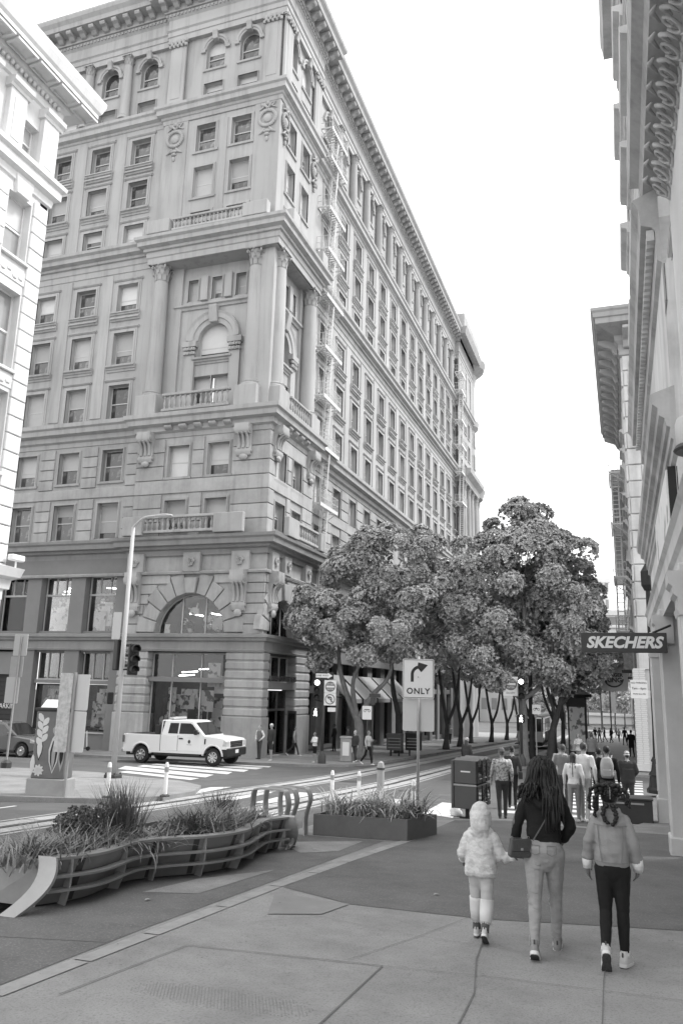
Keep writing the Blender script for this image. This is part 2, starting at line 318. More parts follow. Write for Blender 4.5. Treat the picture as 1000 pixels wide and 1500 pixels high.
def wall_mesh(u0, u1, z0, z1, holes, depth=.46, m=None, name='wall', arches=(), back=False):
    """one sheet of wall with reveals; local x = along, y = inward, z = up. arches: (u0,u1,z0,spring)"""
    H = list(holes)+[(a, b, c, s+(b-a)/2) for a, b, c, s in arches]
    us = sorted({u0, u1} | {v for h in H for v in h[:2] if u0 < v < u1}); zs = sorted({z0, z1} | {v for h in H for v in h[2:4] if z0 < v < z1})
    mb = MB(); idx = {}
    def V(u, z):
        if (u, z) not in idx: idx[(u, z)] = len(mb.v); mb.v.append((u, 0, z))
        return idx[(u, z)]
    for a, b in zip(us, us[1:]):
        for c, d in zip(zs, zs[1:]):
            mu, mz = (a+b)/2, (c+d)/2
            if any(h[0] < mu < h[1] and h[2] < mz < h[3] for h in H): continue
            mb.f.append((V(a, c), V(b, c), V(b, d), V(a, d))); mb.mi.append(0)
    for a, b, c, d in holes:
        mb.add([(a,0,c),(b,0,c),(b,0,d),(a,0,d),(a,depth,c),(b,depth,c),(b,depth,d),(a,depth,d)], [(0,1,5,4),(1,2,6,5),(2,3,7,6),(3,0,4,7)])
    for a, b, c, s in arches:
        r = (b-a)/2; cx = (a+b)/2; n = 20
        arc = [(cx-r*math.cos(PI*k/n), s+r*math.sin(PI*k/n)) for k in range(n+1)]
        o = len(mb.v); mb.v += [(x, 0, z) for x, z in arc]+[(a, 0, s+r), (b, 0, s+r)]
        for k in range(n):
            mb.f.append((o+k, o+k+1, o+n+1 if k < n/2 else o+n+2)); mb.mi.append(0)
        pl = [(a, c)]+arc+[(b, c)]
        o = len(mb.v); mb.v += [(x, 0, z) for x, z in pl]+[(x, depth, z) for x, z in pl]; q = len(pl)
        for k in range(q-1): mb.f.append((o+k, o+k+1, o+q+k+1, o+q+k)); mb.mi.append(0)
    me = mb.mesh(name, m, fixn=False); return me
MC = {}
def cached(key, fn):
    if key not in MC: MC[key] = fn()
    return MC[key]
def bx(w, d, h, m, bev=.015, name='block'):
    """block: x centred, y from -d (out) to 0.02, z from 0"""
    return cached(('bx', round(w, 3), round(d, 3), round(h, 3), m.name, bev), lambda: MB().box(-w/2, w/2, -d, .03, 0, h).mesh(name, m, bevel=bev))
def surround_mesh(w, h, m, hood=True, fw=.2):
    def mk():
        mb = MB()
        for k, (wd, dp) in enumerate(((fw, .05), (fw*.5, .09))):
            a = w/2+(0.0 if k == 0 else 0.0)
            out = w/2+wd; top = h+wd
            # inverted U as one connected strip
            pts_o = [(-out, 0), (-out, top), (out, top), (out, 0)]; pts_i = [(-w/2, 0), (-w/2, h), (w/2, h), (w/2, 0)]
            vs = [(x, -dp, z) for x, z in pts_o+pts_i]+[(x, .02, z) for x, z in pts_o+pts_i]
            fs = []
            for i in range(3):
                fs += [(i, i+1, i+5, i+4), (8+i, 8+i+4, 8+i+5, 8+i+1), (i, 8+i, 8+i+1, i+1), (i+4, i+5, 8+i+5, 8+i+4)]
            fs += [(0, 4, 12, 8), (3, 11, 15, 7)]
            if k == 1: vs = [(x, y, z) for x, y, z in vs]
            mb.add(vs, fs)
        return mb.mesh('window_surround', m)
    return cached(('sur', round(w, 2), round(h, 2), m.name, fw), mk)
def sill_mesh(w, m, kind):
    def mk():
        mb = MB()
        if kind == 'ledge':      # deep moulded ledge
            prof = [(.0, -.42), (.06, -.42), (.08, -.3), (.16, -.26), (.18, -.16), (.30, -.12), (.32, 0), (.0, .03)]
        elif kind == 'double':
            prof = [(.0, -.62), (.10, -.60), (.14, -.5), (.24, -.48), (.24, -.38), (.1, -.36), (.1, -.22), (.2, -.2), (.22, -.1), (.3, -.08), (.3, 0), (.0, .03)]
        else: prof = [(.0, -.14), (.10, -.14), (.12, 0), (.0, .03)]
        return mb.prism([(-d, z) for d, z in prof], -w/2, w/2, 'x').mesh('window_sill', m)
    return cached(('sill', round(w, 2), m.name, kind), mk)
def sash_mesh(w, h, m, arch=False):
    def mk():
        mb = MB(); t = .055; n = 12; r = w/2; sp = h-r if arch else h
        def outline(o):
            if not arch: return [(-w/2+o, o), (-w/2+o, h-o), (w/2-o, h-o), (w/2-o, o)]
            return [(-w/2+o, o)]+[(-(r-o)*math.cos(PI*k/n), sp+(r-o)*math.sin(PI*k/n)) for k in range(n+1)]+[(w/2-o, o)]
        A, B_ = outline(0), outline(t); q = len(A)
        vs = [(x, -.06, z) for x, z in A+B_]+[(x, .03, z) for x, z in A+B_]; fs = []
        for i in range(q):
            j = (i+1) % q
            fs += [(i, j, q+j, q+i), (q+i, q+j, 3*q+j, 3*q+i)]
        mb.add(vs, fs)
        zm = h*.5 if not arch else sp*.62
        mb.add([(-w/2+.02,-.05,zm-.035),(w/2-.02,-.05,zm-.035),(w/2-.02,-.05,zm+.035),(-w/2+.02,-.05,zm+.035),(-w/2+.02,.03,zm-.035),(w/2-.02,.03,zm-.035),(w/2-.02,.03,zm+.035),(-w/2+.02,.03,zm+.035)],
               [(0,1,2,3),(0,4,5,1),(2,6,7,3)])
        return mb.mesh('sash', m)
    return cached(('sash', round(w, 2), round(h, 2), m.name, arch), mk)
def pane_mesh(w, h, arch, m):
    def mk():
        mb = MB(); n = 12; r = w/2
        pts = [(-w/2, 0), (w/2, 0), (w/2, h), (-w/2, h)] if not arch else [(-w/2, 0), (w/2, 0)]+[(r*math.cos(PI*k/n), h-r+r*math.sin(PI*k/n)) for k in range(n+1)]
        return mb.prism(pts, 0, .012).mesh('pane', m)
    return cached(('pane', round(w, 2), round(h, 2), arch, m.name), mk)
def window(B, fac, u, z, w, h, sm, depth=.44, sill='ledge', fw=.2, arch=False, hood=False, blinds=True, sur=True):
    """u = centre, z = bottom. thing > window > sash, pane, blind, window_sill"""
    me = surround_mesh(w, h, sm, fw=fw) if sur and not arch else cached(('nosur', round(w, 2), sm.name), lambda: MB().box(-w/2, w/2, -.02, .03, -.05, 0).mesh('window_ledge', sm))
    o = B.put('window', me, fac, u, z)
    if sill: put('window_sill', sill_mesh(w+2*fw+.16, sm, sill), o)
    put('sash', sash_mesh(w, h, sash_m, arch), o, (0, depth-.06, 0))
    zm = h*.5 if not arch else (h-w/2)*.62
    put('pane', pane_mesh(w-.06, zm, False, pane_m), o, (0, depth-.06+rng.uniform(0, .006), .01), rz=rng.uniform(-.012, .012))
    put('pane', pane_mesh(w-.06, h-zm-.03, arch, pane_m), o, (0, depth-.075, zm+.015), rz=rng.uniform(-.012, .012))
    if blinds and rng.random() < .72:
        f = rng.choice([.28, .4, .5, .5, .62, .8, .95])
        bh = round(h*f, 2)
        if arch: put('blind', pane_mesh(w-.14, round(max(bh, w/2+.2), 2), True, blind_m), o, (0, depth-.095, h-round(max(bh, w/2+.2), 2)-.05))
        else: put('blind', pane_mesh(w-.14, bh, False, blind_m), o, (0, depth-.09 if f < .5 else depth-.095, h-bh-.05))
    return o
def courses(B, fac, u0, u1, z0, z1, holes, h, m, d=.1, gap=.035, split=None, name='stone', minw=.15):
    n = max(1, round((z1-z0)/h)); hh = (z1-z0)/n
    for i in range(n):
        a, b = z0+i*hh+gap/2, z0+(i+1)*hh-gap/2
        segs = [(u0, u1)]
        for p, q, c, e in holes:
            if c < (a+b)/2 < e: segs = [s for s0, s1 in segs for s in ((s0, min(s1, p)), (max(s0, q), s1)) if s[1]-s[0] > minw]
        for s0, s1 in segs:
            k = 1 if not split else max(1, round((s1-s0)/split))
            for j in range(k):
                w = (s1-s0)/k
                B.put(name, bx(round(w-(gap if k > 1 else 0), 2), d, round(b-a, 2), m, .025, 'stone'), fac, s0+w*(j+.5), a)
def baluster_row(B, fac, u0, u1, z, d, m, pitch=.28, h=.75):
    mb = MB(); n = int((u1-u0)/pitch)
    prof = [(.08, 0), (.08, .06), (.05, .1), (.095, .25), (.085, .36), (.045, .5), (.045, .58), (.08, .62), (.08, .7)]
    for i in range(n): mb.lathe([(r, zz*h/.7) for r, zz in prof], 8, (i+.5)*(u1-u0)/n-(u1-u0)/2, 0, 0)
    B.put('balusters', mb.mesh('balusters', m, smooth=R(40)), fac, (u0+u1)/2, z, d, kind='stuff')
    B.put('rail', cached(('rail', round(u1-u0, 2), m.name), lambda: MB().box(-(u1-u0)/2, (u1-u0)/2, -.15, .15, 0, .16).mesh('rail', m, bevel=.03)), fac, (u0+u1)/2, z+h, d)
    B.put('rail', cached(('rail0', round(u1-u0, 2), m.name), lambda: MB().box(-(u1-u0)/2, (u1-u0)/2, -.14, .14, -.16, 0).mesh('rail', m, bevel=.02)), fac, (u0+u1)/2, z, d)
def capital_mesh(r, h, m):
    def mk():
        mb = MB(); mb.lathe([(r*.86, 0), (r*.95, .03*h), (r*.86, .07*h), (r*.84, .5*h), (r*1.0, .8*h), (r*1.15, .88*h)], 14)
        for row, (z0, hh, rr, n, off) in enumerate(((.06, .4, .92, 9, 0), (.34, .38, .95, 9, .5))):
            for k in range(n):
                a = 2*PI*(k+off)/n; ca, sa = math.cos(a), math.sin(a); w = r*.3; L = []
                for t, o, ww in ((0, 0, .9), (.5, .05, 1), (.85, .18, .8), (1.0, .34, .5), (.88, .42, .25)):
                    R_ = r*(rr+o); L.append(((R_*ca-w*ww*sa, R_*sa+w*ww*ca, (z0+hh*t)*h), (R_*ca+w*ww*sa, R_*sa-w*ww*ca, (z0+hh*t)*h)))
                mb.add([p for q in L for p in q], [(2*i, 2*i+1, 2*i+3, 2*i+2) for i in range(4)])
        for k in range(4):
            a = PI/4+k*PI/2; c = Vector((math.cos(a), math.sin(a), 0)); t = Vector((-c.y, c.x, 0))
            mb.tube([c*r*.9+Vector((0, 0, .6*h)), c*r*1.2+Vector((0, 0, .8*h)), c*r*1.42+Vector((0, 0, .86*h)), c*r*1.5+Vector((0, 0, .76*h)), c*r*1.38+Vector((0, 0, .7*h))], [r*.1, r*.13, r*.14, r*.13, r*.1], 6)
            mb.ball(tuple(Vector((math.cos(k*PI/2), math.sin(k*PI/2), 0))*r*1.18+Vector((0, 0, .9*h))), r*.16)
        mb.box(-r*1.25, r*1.25, -r*1.25, r*1.25, .9*h, h)
        return mb.mesh('capital', m, smooth=R(35))
    return cached(('cap', round(r, 2), round(h, 2), m.name), mk)
def column(B, fac, u, z0, z1, r, m, d=0.0, cap=1.1, ped=0.0, pedw=None):
    h = z1-z0-cap-ped
    def mk():
        mb = MB(); zb = ped
        mb.lathe([(r*1.35, zb), (r*1.35, zb+.14), (r*1.2, zb+.2), (r*1.28, zb+.3), (r*1.02, zb+.38)]+[(r*(1.0-.14*t*t), zb+.38+(h-.38)*t) for t in np.linspace(0, 1, 8)], 20)
        return mb.mesh('column', m, smooth=R(40))
    o = B.put('column', cached(('col', round(r, 3), round(h, 2), round(ped, 2), m.name), mk), fac, u, z0, d)
    if ped: put('pedestal', cached(('ped', round(ped, 2), round(pedw or r*2.9, 2), m.name), lambda: MB().box(-(pedw or r*2.9)/2, (pedw or r*2.9)/2, -(pedw or r*2.9)/2, (pedw or r*2.9)/2, 0, ped).mesh('pedestal', m, bevel=.03)), o)
    put('capital', capital_mesh(r*.9, cap, m), o, (0, 0, z1-z0-cap))
    return o
def console_mesh(w, h, d, m):
    """scroll bracket: top volute outward d, tapering down; x centred, hangs from z=0 down to -h"""
    def mk():
        pts = [(.02, 0), (-d, 0), (-d*1.02, -.07*h)]
        pts += [(-d*.72-d*.34*math.cos(a), -.2*h-.13*h*math.sin(a)) for a in np.linspace(.2, PI*.75, 7)]
        pts += [(-d*.38, -.42*h), (-d*.26, -.62*h), (-d*.3, -.72*h), (-d*.42, -.78*h), (-d*.44, -.88*h), (-d*.3, -.96*h), (.02, -h)]
        mb = MB().prism([(p[0], p[1]) for p in pts], -w/2, w/2, 'x')
        for s in (-1, 1):
            for q, (py, pz, pr) in enumerate(((-d*.72, -.18*h, d*.3), (-d*.28, -.84*h, d*.16))):
                mb.tube([(s*w/2, py, pz), (s*(w/2+.05), py, pz)], pr, 12); mb.tube([(s*(w/2+.05), py, pz), (s*(w/2+.075), py, pz)], pr*.55, 10)
        for k in range(3): mb.tube([(-w*.3+k*w*.3, -d*.95, -.28*h), (-w*.3+k*w*.3, -d*.5, -.42*h), (-w*.3+k*w*.3, -d*.33, -.62*h), (-w*.3+k*w*.3, -d*.4, -.75*h)], w*.09, 6)
        mb.ball((0, -d*.3, -1.02*h), w*.3, d*.25, .1*h)
        return mb.mesh('console', m, smooth=R(35))
    return cached(('console', round(w, 2), round(h, 2), round(d, 2), m.name), mk)
def wreath_mesh(m):
    def mk():
        mb = MB()
        for k in range(26):
            a = 2*PI*k/26; mb.ball((.58*math.cos(a), -.1, .58*math.sin(a)), .13, .12, .13, 7, 5)
        mb.ball((0, -.05, 0), .34, .16, .34, 12, 6)
        for s in (-1, 1):
            mb.tube([(0, -.1, .75), (s*.25, -.14, 1.0), (s*.5, -.1, 1.12), (s*.3, -.12, .85), (s*.62, -.08, .7)], [.08, .1, .09, .08, .05], 6)
            mb.tube([(s*.15, -.1, -.75), (s*.35, -.12, -1.0), (s*.6, -.08, -1.12)], [.07, .09, .04], 6)
        mb.ball((0, -.1, -1.0), .3, .14, .12); mb.ball((0, -.1, -1.22), .2, .12, .12); mb.ball((0, -.08, -1.55), .12, .1, .2); mb.ball((0, -.1, 1.1), .16, .14, .16)
        return mb.mesh('wreath', m, smooth=R(50))
    return cached(('wreath', m.name), mk)
def repeat_mesh(B, fac, name, me, u0, u1, z, d, pitch):
    n = max(1, round((u1-u0)/pitch))
    for i in range(n): B.put(name, me, fac, u0+(i+.5)*(u1-u0)/n, z, d)
def dentil_row(mb, path, d, z0, z1, pitch, w):
    """small teeth carried along a plan path, joined in one mesh"""
    q = offset_path(path, d)
    for a, b in zip(q, q[1:]):
        t = b-a; L = t.length
        if L < .6: continue
        t.normalize(); nrm = Vector((t.y, -t.x)); n = int(L/pitch)
        for i in range(n):
            c = a+t*((i+.5)*L/n); p = [c-t*w/2-nrm*w, c+t*w/2-nrm*w, c+t*w/2, c-t*w/2]
            mb.add([(x.x, x.y, z0) for x in p]+[(x.x, x.y, z1) for x in p], [(0,1,2,3),(7,6,5,4),(0,4,5,1),(1,5,6,2),(2,6,7,3),(3,7,4,0)])
# ------------------------------------------------------------ the big corner office building
FB = Bld('office_building', 'huge twelve storey grey stone office building with a columned corner pavilion, across the junction', 'building', (-19, 41, -1.7))
YM, XM = 40.6, -19.65           # main wall planes (front along the cross street, side along the main street)
PX0, PX1, PY0, PY1 = -28.05, -18.75, 40.3, 47.3      # pavilion, lower storeys
FX0 = -52.0; SY1 = 99.6
fm, sm_ = ('front', YM), ('side', XM)
def plan(front, side, px0, px1, py0, py1, end=True):
    """plan path: main front, corner pavilion, main side, far pavilion"""
    p = [(FX0, front), (px0, front), (px0, py0), (px1, py0), (px1, py1), (side, py1), (side, SY1)]
    if end: p += [(side+.5, SY1), (side+.5, 110.0)]
    return p
LOWP = plan(YM, XM, PX0, PX1, PY0, PY1)
UPP = plan(YM, XM, -28.15, -19.3, 40.38, 47.1)
# --- main window bays
fcol = [-30.0-3.33*k for k in range(6)]          # window centres on the front
scol = [50.15]+[53.9+3.735*k for k in range(13)]  # on the side
rows = [('G', 10.62, 12.9, 'none'), ('F', 14.3, 16.4, 'plain'), ('E', 18.4, 20.8, None), ('D', 22.15, 24.5, 'ledge'), ('C', 25.95, 28.0, 'double'),
        ('B1', 30.7, 32.45, None), ('B2', 33.65, 35.8, 'ledge'), ('B3', 37.05, 39.15, 'double')]
W = 1.55
fh = [(u-W/2, u+W/2, a, b) for u in fcol for _, a, b, _ in rows]
sh = [(u-W/2, u+W/2, a, b) for u in scol for _, a, b, _ in rows]
FB.put('wall', wall_mesh(FX0, PX0+.1, 10.4, 40.0, fh, m=stone), fm, 0, 0)
FB.put('wall', wall_mesh(PY1-.3, SY1+.1, 10.4, 40.0, sh, m=stone), sm_, 0, 0)
for fac, cols in ((fm, fcol), (sm_, scol)):
    for r, a, b, sl_ in rows:
        for u in cols:
            window(FB, fac, u, a, W, b-a, stone, sill=None if sl_ in (None, 'none') else sl_, fw=.24 if a > 17 else .12)
            if a > 17 and b < 39.5:     # flat hood over each architrave
                FB.put('window_hood', cached('hoodm', lambda: MB().prism([(0.02, 0), (-.07, 0), (-.15, .09), (-.15, .15), (.02, .17)], -1.12, 1.12, 'x').mesh('window_hood', stone)), fac, u, b+.26)
# rusticated blocks of the third and fourth storeys between the windows
blk = [(u-W/2-.34, u+W/2+.34, a-.3, b+.42) for u in fcol for _, a, b, _ in rows[:2]]
courses(FB, fm, fcol[4]-1.7, PX0-.02, 10.45, 16.7, blk, .69, stone_low, .1, .05)
blk = [(u-W/2-.3, u+W/2+.3, a-.2, b+.3) for u in scol for _, a, b, _ in rows[:2]]
courses(FB, sm_, PY1+.1, scol[4]+1.6, 10.45, 16.7, blk, .78, stone_low, .1, .05)
# pilaster strips between the bays higher up
strips = cached('pstrip', lambda: MB().box(-.42, .42, -.07, .03, 0, 10.2).mesh('pilaster_strip', stone, bevel=.02))
strip2 = cached('pstrip2', lambda: MB().box(-.42, .42, -.07, .03, 0, 8.7).mesh('pilaster_strip', stone, bevel=.02))
for fac, cols, st in ((fm, fcol, 3.33), (sm_, scol[1:], 3.735)):
    for u in cols:
        c = u-st/2 if fac is fm else u+st/2
        FB.put('pilaster_strip', strips, fac, c, 18.6); FB.put('pilaster_strip', strip2, fac, c, 31.0)
# --- cornices
def cornice(name, path, prof, m, dent=None, md=None):
    mb = MB(); sweep(mb, path, prof); FB.raw(name, mb.mesh(name, m, fixn=False))
    if dent:
        mb = MB(); dentil_row(mb, path, *dent); FB.raw('dentils', mb.mesh('dentils', m), kind='stuff')
cornice('cornice', LOWP, [(0, 9.3), (.05, 9.32), (.08, 9.62), (.3, 9.68), (.34, 9.82), (.62, 9.86), (.66, 10.12), (.78, 10.22), (.82, 10.38), (0, 10.5)], stone_mid)
cornice('cornice', plan(YM, XM, -27.95, -18.95, 40.4, 47.2), [(0, 16.75), (.06, 16.78), (.1, 17.05), (.28, 17.15), (.3, 17.45), (.62, 17.55), (.66, 17.85), (.8, 17.95), (.82, 18.2), (0, 18.3)], stone)
cornice('cornice', plan(YM, XM, -28.3, -18.95, 40.2, 47.4), [(0, 28.9), (.05, 28.92), (.07, 29.3), (.14, 29.36), (.16, 29.7), (.3, 29.74), (.3, 29.92), (.6, 30.02), (.62, 30.3), (.78, 30.42), (.8, 30.62), (0, 30.75)], stone, (.28, 29.72, 29.95, .3, .15))
cornice('cornice', UPP, [(0, 39.6), (.04, 39.62), (.08, 39.9), (.16, 39.95), (.18, 40.1), (.42, 40.2), (.44, 40.55), (.56, 40.65), (.58, 40.85), (0, 41.0)], stone, (.18, 40.0, 40.12, .2, .1))
TOPP = plan(YM, XM, -28.2, -19.25, 40.35, 47.1)
cornice('entablature', TOPP, [(-.5, 46.3), (.1, 46.3), (.1, 46.75), (.16, 46.78), (.16, 47.15), (.26, 47.25), (.16, 47.3), (.16, 48.15), (.3, 48.3), (.3, 48.6), (-.5, 48.6)], stone, (.38, 48.3, 48.52, .3, .16))
cornice('roof_cornice', TOPP, [(0, 48.6), (.42, 48.62), (.42, 49.2), (1.22, 49.25), (1.26, 49.6), (1.45, 49.85), (1.5, 50.1), (0, 50.3)], stone)
modm = cached('mod', lambda: MB().prism([(.0, 0), (-.72, 0), (-.74, -.12), (-.66, -.26), (-.4, -.3), (-.18, -.46), (0, -.48)], -.21, .21, 'x').mesh('modillion', stone, bevel=.02))
repeat_mesh(FB, ('front', 40.6), 'modillion', modm, -52, -29.2, 49.22, .42, 1.0)
repeat_mesh(FB, ('front', 40.35), 'modillion', modm, -29.0, -18.3, 49.22, .42, .98)
repeat_mesh(FB, ('side', -19.25), 'modillion', modm, 39.4, 48.0, 49.22, .42, .98)
repeat_mesh(FB, ('side', -19.65), 'modillion', modm, 48.4, 99.5, 49.22, .42, 1.0)
# parapet with balustrade
for fac, a, b in ((('front', 40.8), -52, -18.9), (('side', -19.6), 40.8, 110)):
    L = b-a; n = int(L/3.4); s = L/n
    FB.put('parapet', cached(('par', L), lambda: MB().box(-L/2, L/2, -.06, .4, 0, .75).mesh('parapet', stone)), fac, (a+b)/2, 50.25)
    FB.put('parapet_coping', cached(('parc', L), lambda: MB().box(-L/2, L/2, -.16, .3, 0, .28).mesh('parapet_coping', stone, bevel=.04)), fac, (a+b)/2, 51.9)
    for i in range(n): FB.put('parapet_pier', bx(1.3, .15, .95, stone), fac, a+i*s+.65, 50.98)
    mb = MB()
    for i in range(n):
        for k in range(6): mb.box(a+i*s+1.45+k*(s-1.5)/6-(a+b)/2, a+i*s+1.45+k*(s-1.5)/6+.2-(a+b)/2, -.02, .16, 0, .92)
    FB.put('parapet_balusters', mb.mesh('parapet_balusters', stone), fac, (a+b)/2, 50.99, kind='stuff')
# --- top storey with arches and columns
def top_arches(fac, cols, a0, a1, w=1.42):
    FB.put('wall', wall_mesh(a0, a1, 40.9, 46.4, [(u-.74, u+.74, 41.15, 42.35) for u in cols], m=stone, arches=[(u-w/2, u+w/2, 43.5, 45.15) for u in cols]), fac, 0, 0, -.15)
    for u in cols:
        window(FB, (fac[0], fac[1]+(.15 if fac[0] == 'front' else -.15)), u, 41.15, 1.48, 1.2, stone, sill=None, fw=.06)
        o = window(FB, (fac[0], fac[1]+(.15 if fac[0] == 'front' else -.15)), u, 43.5, w, 1.65+w/2, stone, sill='plain', fw=.1, arch=True)
        def ring():
            mb = MB(); n = 16; rs = []
            for k in range(n+1):
                a = PI*k/n; c, s = math.cos(a), math.sin(a)
                rs.append([((w/2+r)*-c, y, (w/2+r)*s) for r, y in ((0, .02), (0, -.1), (.12, -.1), (.16, -.16), (.3, -.18), (.32, .02))])
            return mb.rings(rs, True).mesh('arch_moulding', stone)
        FB.put('arch_moulding', cached(('ring', w), ring), fac, u, 45.15, -.15)
        FB.put('keystone', cached('keyst', lambda: MB().prism([(0.02, 0), (-.3, .0), (-.34, .3), (-.42, .55), (-.42, .68), (.02, .68)], -.19, .19, 'x').mesh('keystone', stone, bevel=.02)), fac, u, 45.72, -.15)
        for s in (-1, 1): FB.put('impost', bx(.34, .16, .3, stone), fac, u+s*(w/2+.24), 44.92, -.15)
top_arches(fm, fcol[:4], FX0, PX0)
top_arches(sm_, scol, PY1-.3, SY1)
top_arches(('front', 40.38), [-24.55, -21.95], -28.1, -19.3)
top_arches(('side', -19.3), [42.3, 44.75], 40.45, 47.1)
for i in range(4): column(FB, fm, fcol[i]-1.665, 41.0, 46.3, .34, stone, .12, .8)
for i in range(len(scol)-1): column(FB, sm_, (scol[i]+scol[i+1])/2, 41.0, 46.3, .34, stone, .12, .8)
flatpil = cached('flatp', lambda: MB().box(-.62, .62, -.16, .03, 0, 5.3).mesh('pilaster', stone, bevel=.03))
flatp2 = cached('flatp2', lambda: MB().box(-.38, .38, -.04, .03, 0, 4.2).mesh('pilaster_panel', stone, bevel=.02))
pcap = cached('pcap', lambda: (lambda mb: [mb.ball((-.62+.155*k, -.24-.06*(k % 2), .2+.26*((k+j) % 2)+.1*j), .13, .1, .17, 6, 4) for k in range(9) for j in (0, 1)] and mb.box(-.7, .7, -.32, .03, .56, .66).mesh('capital', stone, smooth=R(50)))(MB()))
for fac, us in ((('front', 40.38), (-27.4, -26.6+.0, -20.1)), (('side', -19.3), (40.95, 46.5))):
    for u in us[:1]+us[-1:]:
        o = FB.put('pilaster', flatpil, fac, u, 41.0); put('pilaster_panel', flatp2, o, (0, -.15, .5)); put('capital', pcap, o, (0, 0, 4.6))
# --- pavilion upper storeys (wreaths)
pf, ps = ('front', 40.42), ('side', -19.33)
pw = [-24.78, -22.12]; pwy = [42.32, 44.8]
pr = [(30.8, 32.35), (33.45, 35.75), (36.95, 39.0)]
FB.put('wall', wall_mesh(-28.15, -19.33, 30.4, 40.0, [(u-.73, u+.73, a, b) for u in pw for a, b in pr], m=stone), pf, 0, 0)
FB.put('wall', wall_mesh(40.42, 47.1, 30.4, 40.0, [(u-.66, u+.66, a, b) for u in pwy for a, b in pr], m=stone), ps, 0, 0)
for a, b in pr:
    for u in pw: window(FB, pf, u, a, 1.46, b-a, stone, sill='plain', fw=.16)
    for u in pwy: window(FB, ps, u, a, 1.32, b-a, stone, sill='plain', fw=.12)
for u in (-27.15, -20.2): FB.put('wreath', wreath_mesh(stone), pf, u, 38.3, .02)
for u in (41.1, 46.35): FB.put('wreath', wreath_mesh(stone), ps, u, 38.3, .02, sc=(.8, 1, 1))
for u in (-27.15, -20.25): FB.put('pilaster', cached('wp', lambda: MB().box(-.92, .92, -.08, .03, 0, 8.6).mesh('pilaster', stone, bevel=.03)), pf, u, 31.0)
for u in (-23.45,): FB.put('pilaster_strip', cached('wps', lambda: MB().box(-.28, .28, -.06, .03, 0, 8.2).mesh('pilaster_strip', stone, bevel=.02)), pf, u, 31.0)
baluster_row(FB, ('front', 39.95), -26.4, -21.2, 30.95, .2, stone, .28, .6)
for u in (-27.35, -20.35): FB.put('pedestal', bx(1.7, .5, .95, stone, .03), ('front', 39.95), u, 30.72)
FB.put('pedestal', bx(1.1, .5, .95, stone, .03), ('side', -18.75), 41.4, 30.72); FB.put('pedestal', bx(1.0, .5, .95, stone, .03), ('side', -18.75), 46.6, 30.72)
# --- columned stage of the pavilion (z 18.4 - 29)
rf, rs_ = ('front', 41.45), ('side', -19.95)
ax, ay = -23.75, 43.75
FB.put('wall', wall_mesh(-28.0, -19.95, 18.2, 29.2, [(ax-1.4, ax+1.4, 19.3, 21.1)]+[(ax+o-.37, ax+o+.37, 26.5, 28.0) for o in (-1.75, 0, 1.75)], m=stone, arches=[(ax-1.12, ax+1.12, 22.35, 23.6)]), rf, 0, 0)
FB.put('wall', wall_mesh(41.45, 47.2, 18.2, 29.2, [(ay-1.0, ay+1.0, 19.3, 21.1)]+[(ay+o-.35, ay+o+.35, 26.5, 28.0) for o in (-1.3, 0, 1.3)], m=stone, arches=[(ay-.95, ay+.95, 22.35, 23.6)]), rs_, 0, 0)
for fac, c, o3, wa, wl in ((rf, ax, 1.75, 2.24, 2.8), (rs_, ay, 1.3, 1.9, 2.0)):
    for o in (-o3, 0, o3): window(FB, fac, c+o, 26.5, .72, 1.5, stone, sill=None, fw=.1)
    for o in (-o3/2, o3/2): FB.put('pilaster', bx(.52, .22, 1.75, stone), fac, c+o, 26.4)
    FB.put('string_course', cached(('strc', o3), lambda: MB().prism([(.02, 0), (-.1, 0), (-.16, .14), (-.3, .2), (-.32, .32), (.02, .36)], -o3-1.25, o3+1.25, 'x').mesh('string_course', stone)), fac, c, 25.85)
    window(FB, fac, c, 22.35, wa, 1.25+wa/2, stone, sill='ledge', fw=.2, arch=True)
    for o in (-1, 1): window(FB, fac, c+o*wl/4, 19.3, wl/2-.06, 1.8, stone, sill=None, fw=.05)
    def ring2(wa=wa):
        mb = MB(); n = 22; L = []
        for k in range(n+1):
            a = PI*k/n; cc, s = math.cos(a), math.sin(a)
            L.append([((wa/2+r)*-cc, y, (wa/2+r)*s) for r, y in ((0, .02), (0, -.08), (.3, -.12), (.34, -.2), (.62, -.22), (.78, -.3), (.82, .02))])
        return mb.rings(L).mesh('arch_moulding', stone)
    FB.put('arch_moulding', cached(('ring2', wa), ring2), fac, c, 23.6)
    FB.put('keystone', cached('key2', lambda: MB().prism([(.02, 0), (-.3, 0), (-.42, .6), (-.5, 1.0), (-.5, 1.15), (.02, 1.15)], -.3, .3, 'x').mesh('keystone', stone, bevel=.04)), fac, c, 24.7)
    for s in (-1, 1):
        FB.put('pilaster', bx(.72, .2, 4.1, stone), fac, c+s*(wa/2+.5), 18.5)
        FB.put('capital', cached('pcap2', lambda: (lambda mb: [mb.ball((-.36+.12*k, -.24-.05*(k % 2), .15+.3*((k+j) % 2)), .1, .1, .14, 6, 4) for k in range(7) for j in (0, 1)] and mb.box(-.5, .5, -.36, .03, .58, .95).mesh('capital', stone, smooth=R(50)))(MB())), fac, c+s*(wa/2+.5), 22.55)
for u in (-27.55, -20.6): column(FB, ('front', 40.75), u, 18.3, 29.0, .52, stone, 0, 1.25, 1.35)
for u in (41.45, 46.75): column(FB, ('side', -19.35), u, 18.3, 29.0, .52, stone, 0, 1.25, 1.35)
for fac, us in ((rf, (-27.5, -26.75, -20.6, -20.2)), (rs_, (41.6, 46.6))):
    for u in us: FB.put('pilaster', cached('bpil', lambda: MB().box(-.5, .5, -.2, .03, 0, 10.6).mesh('pilaster', stone, bevel=.03)), fac, u, 18.4)
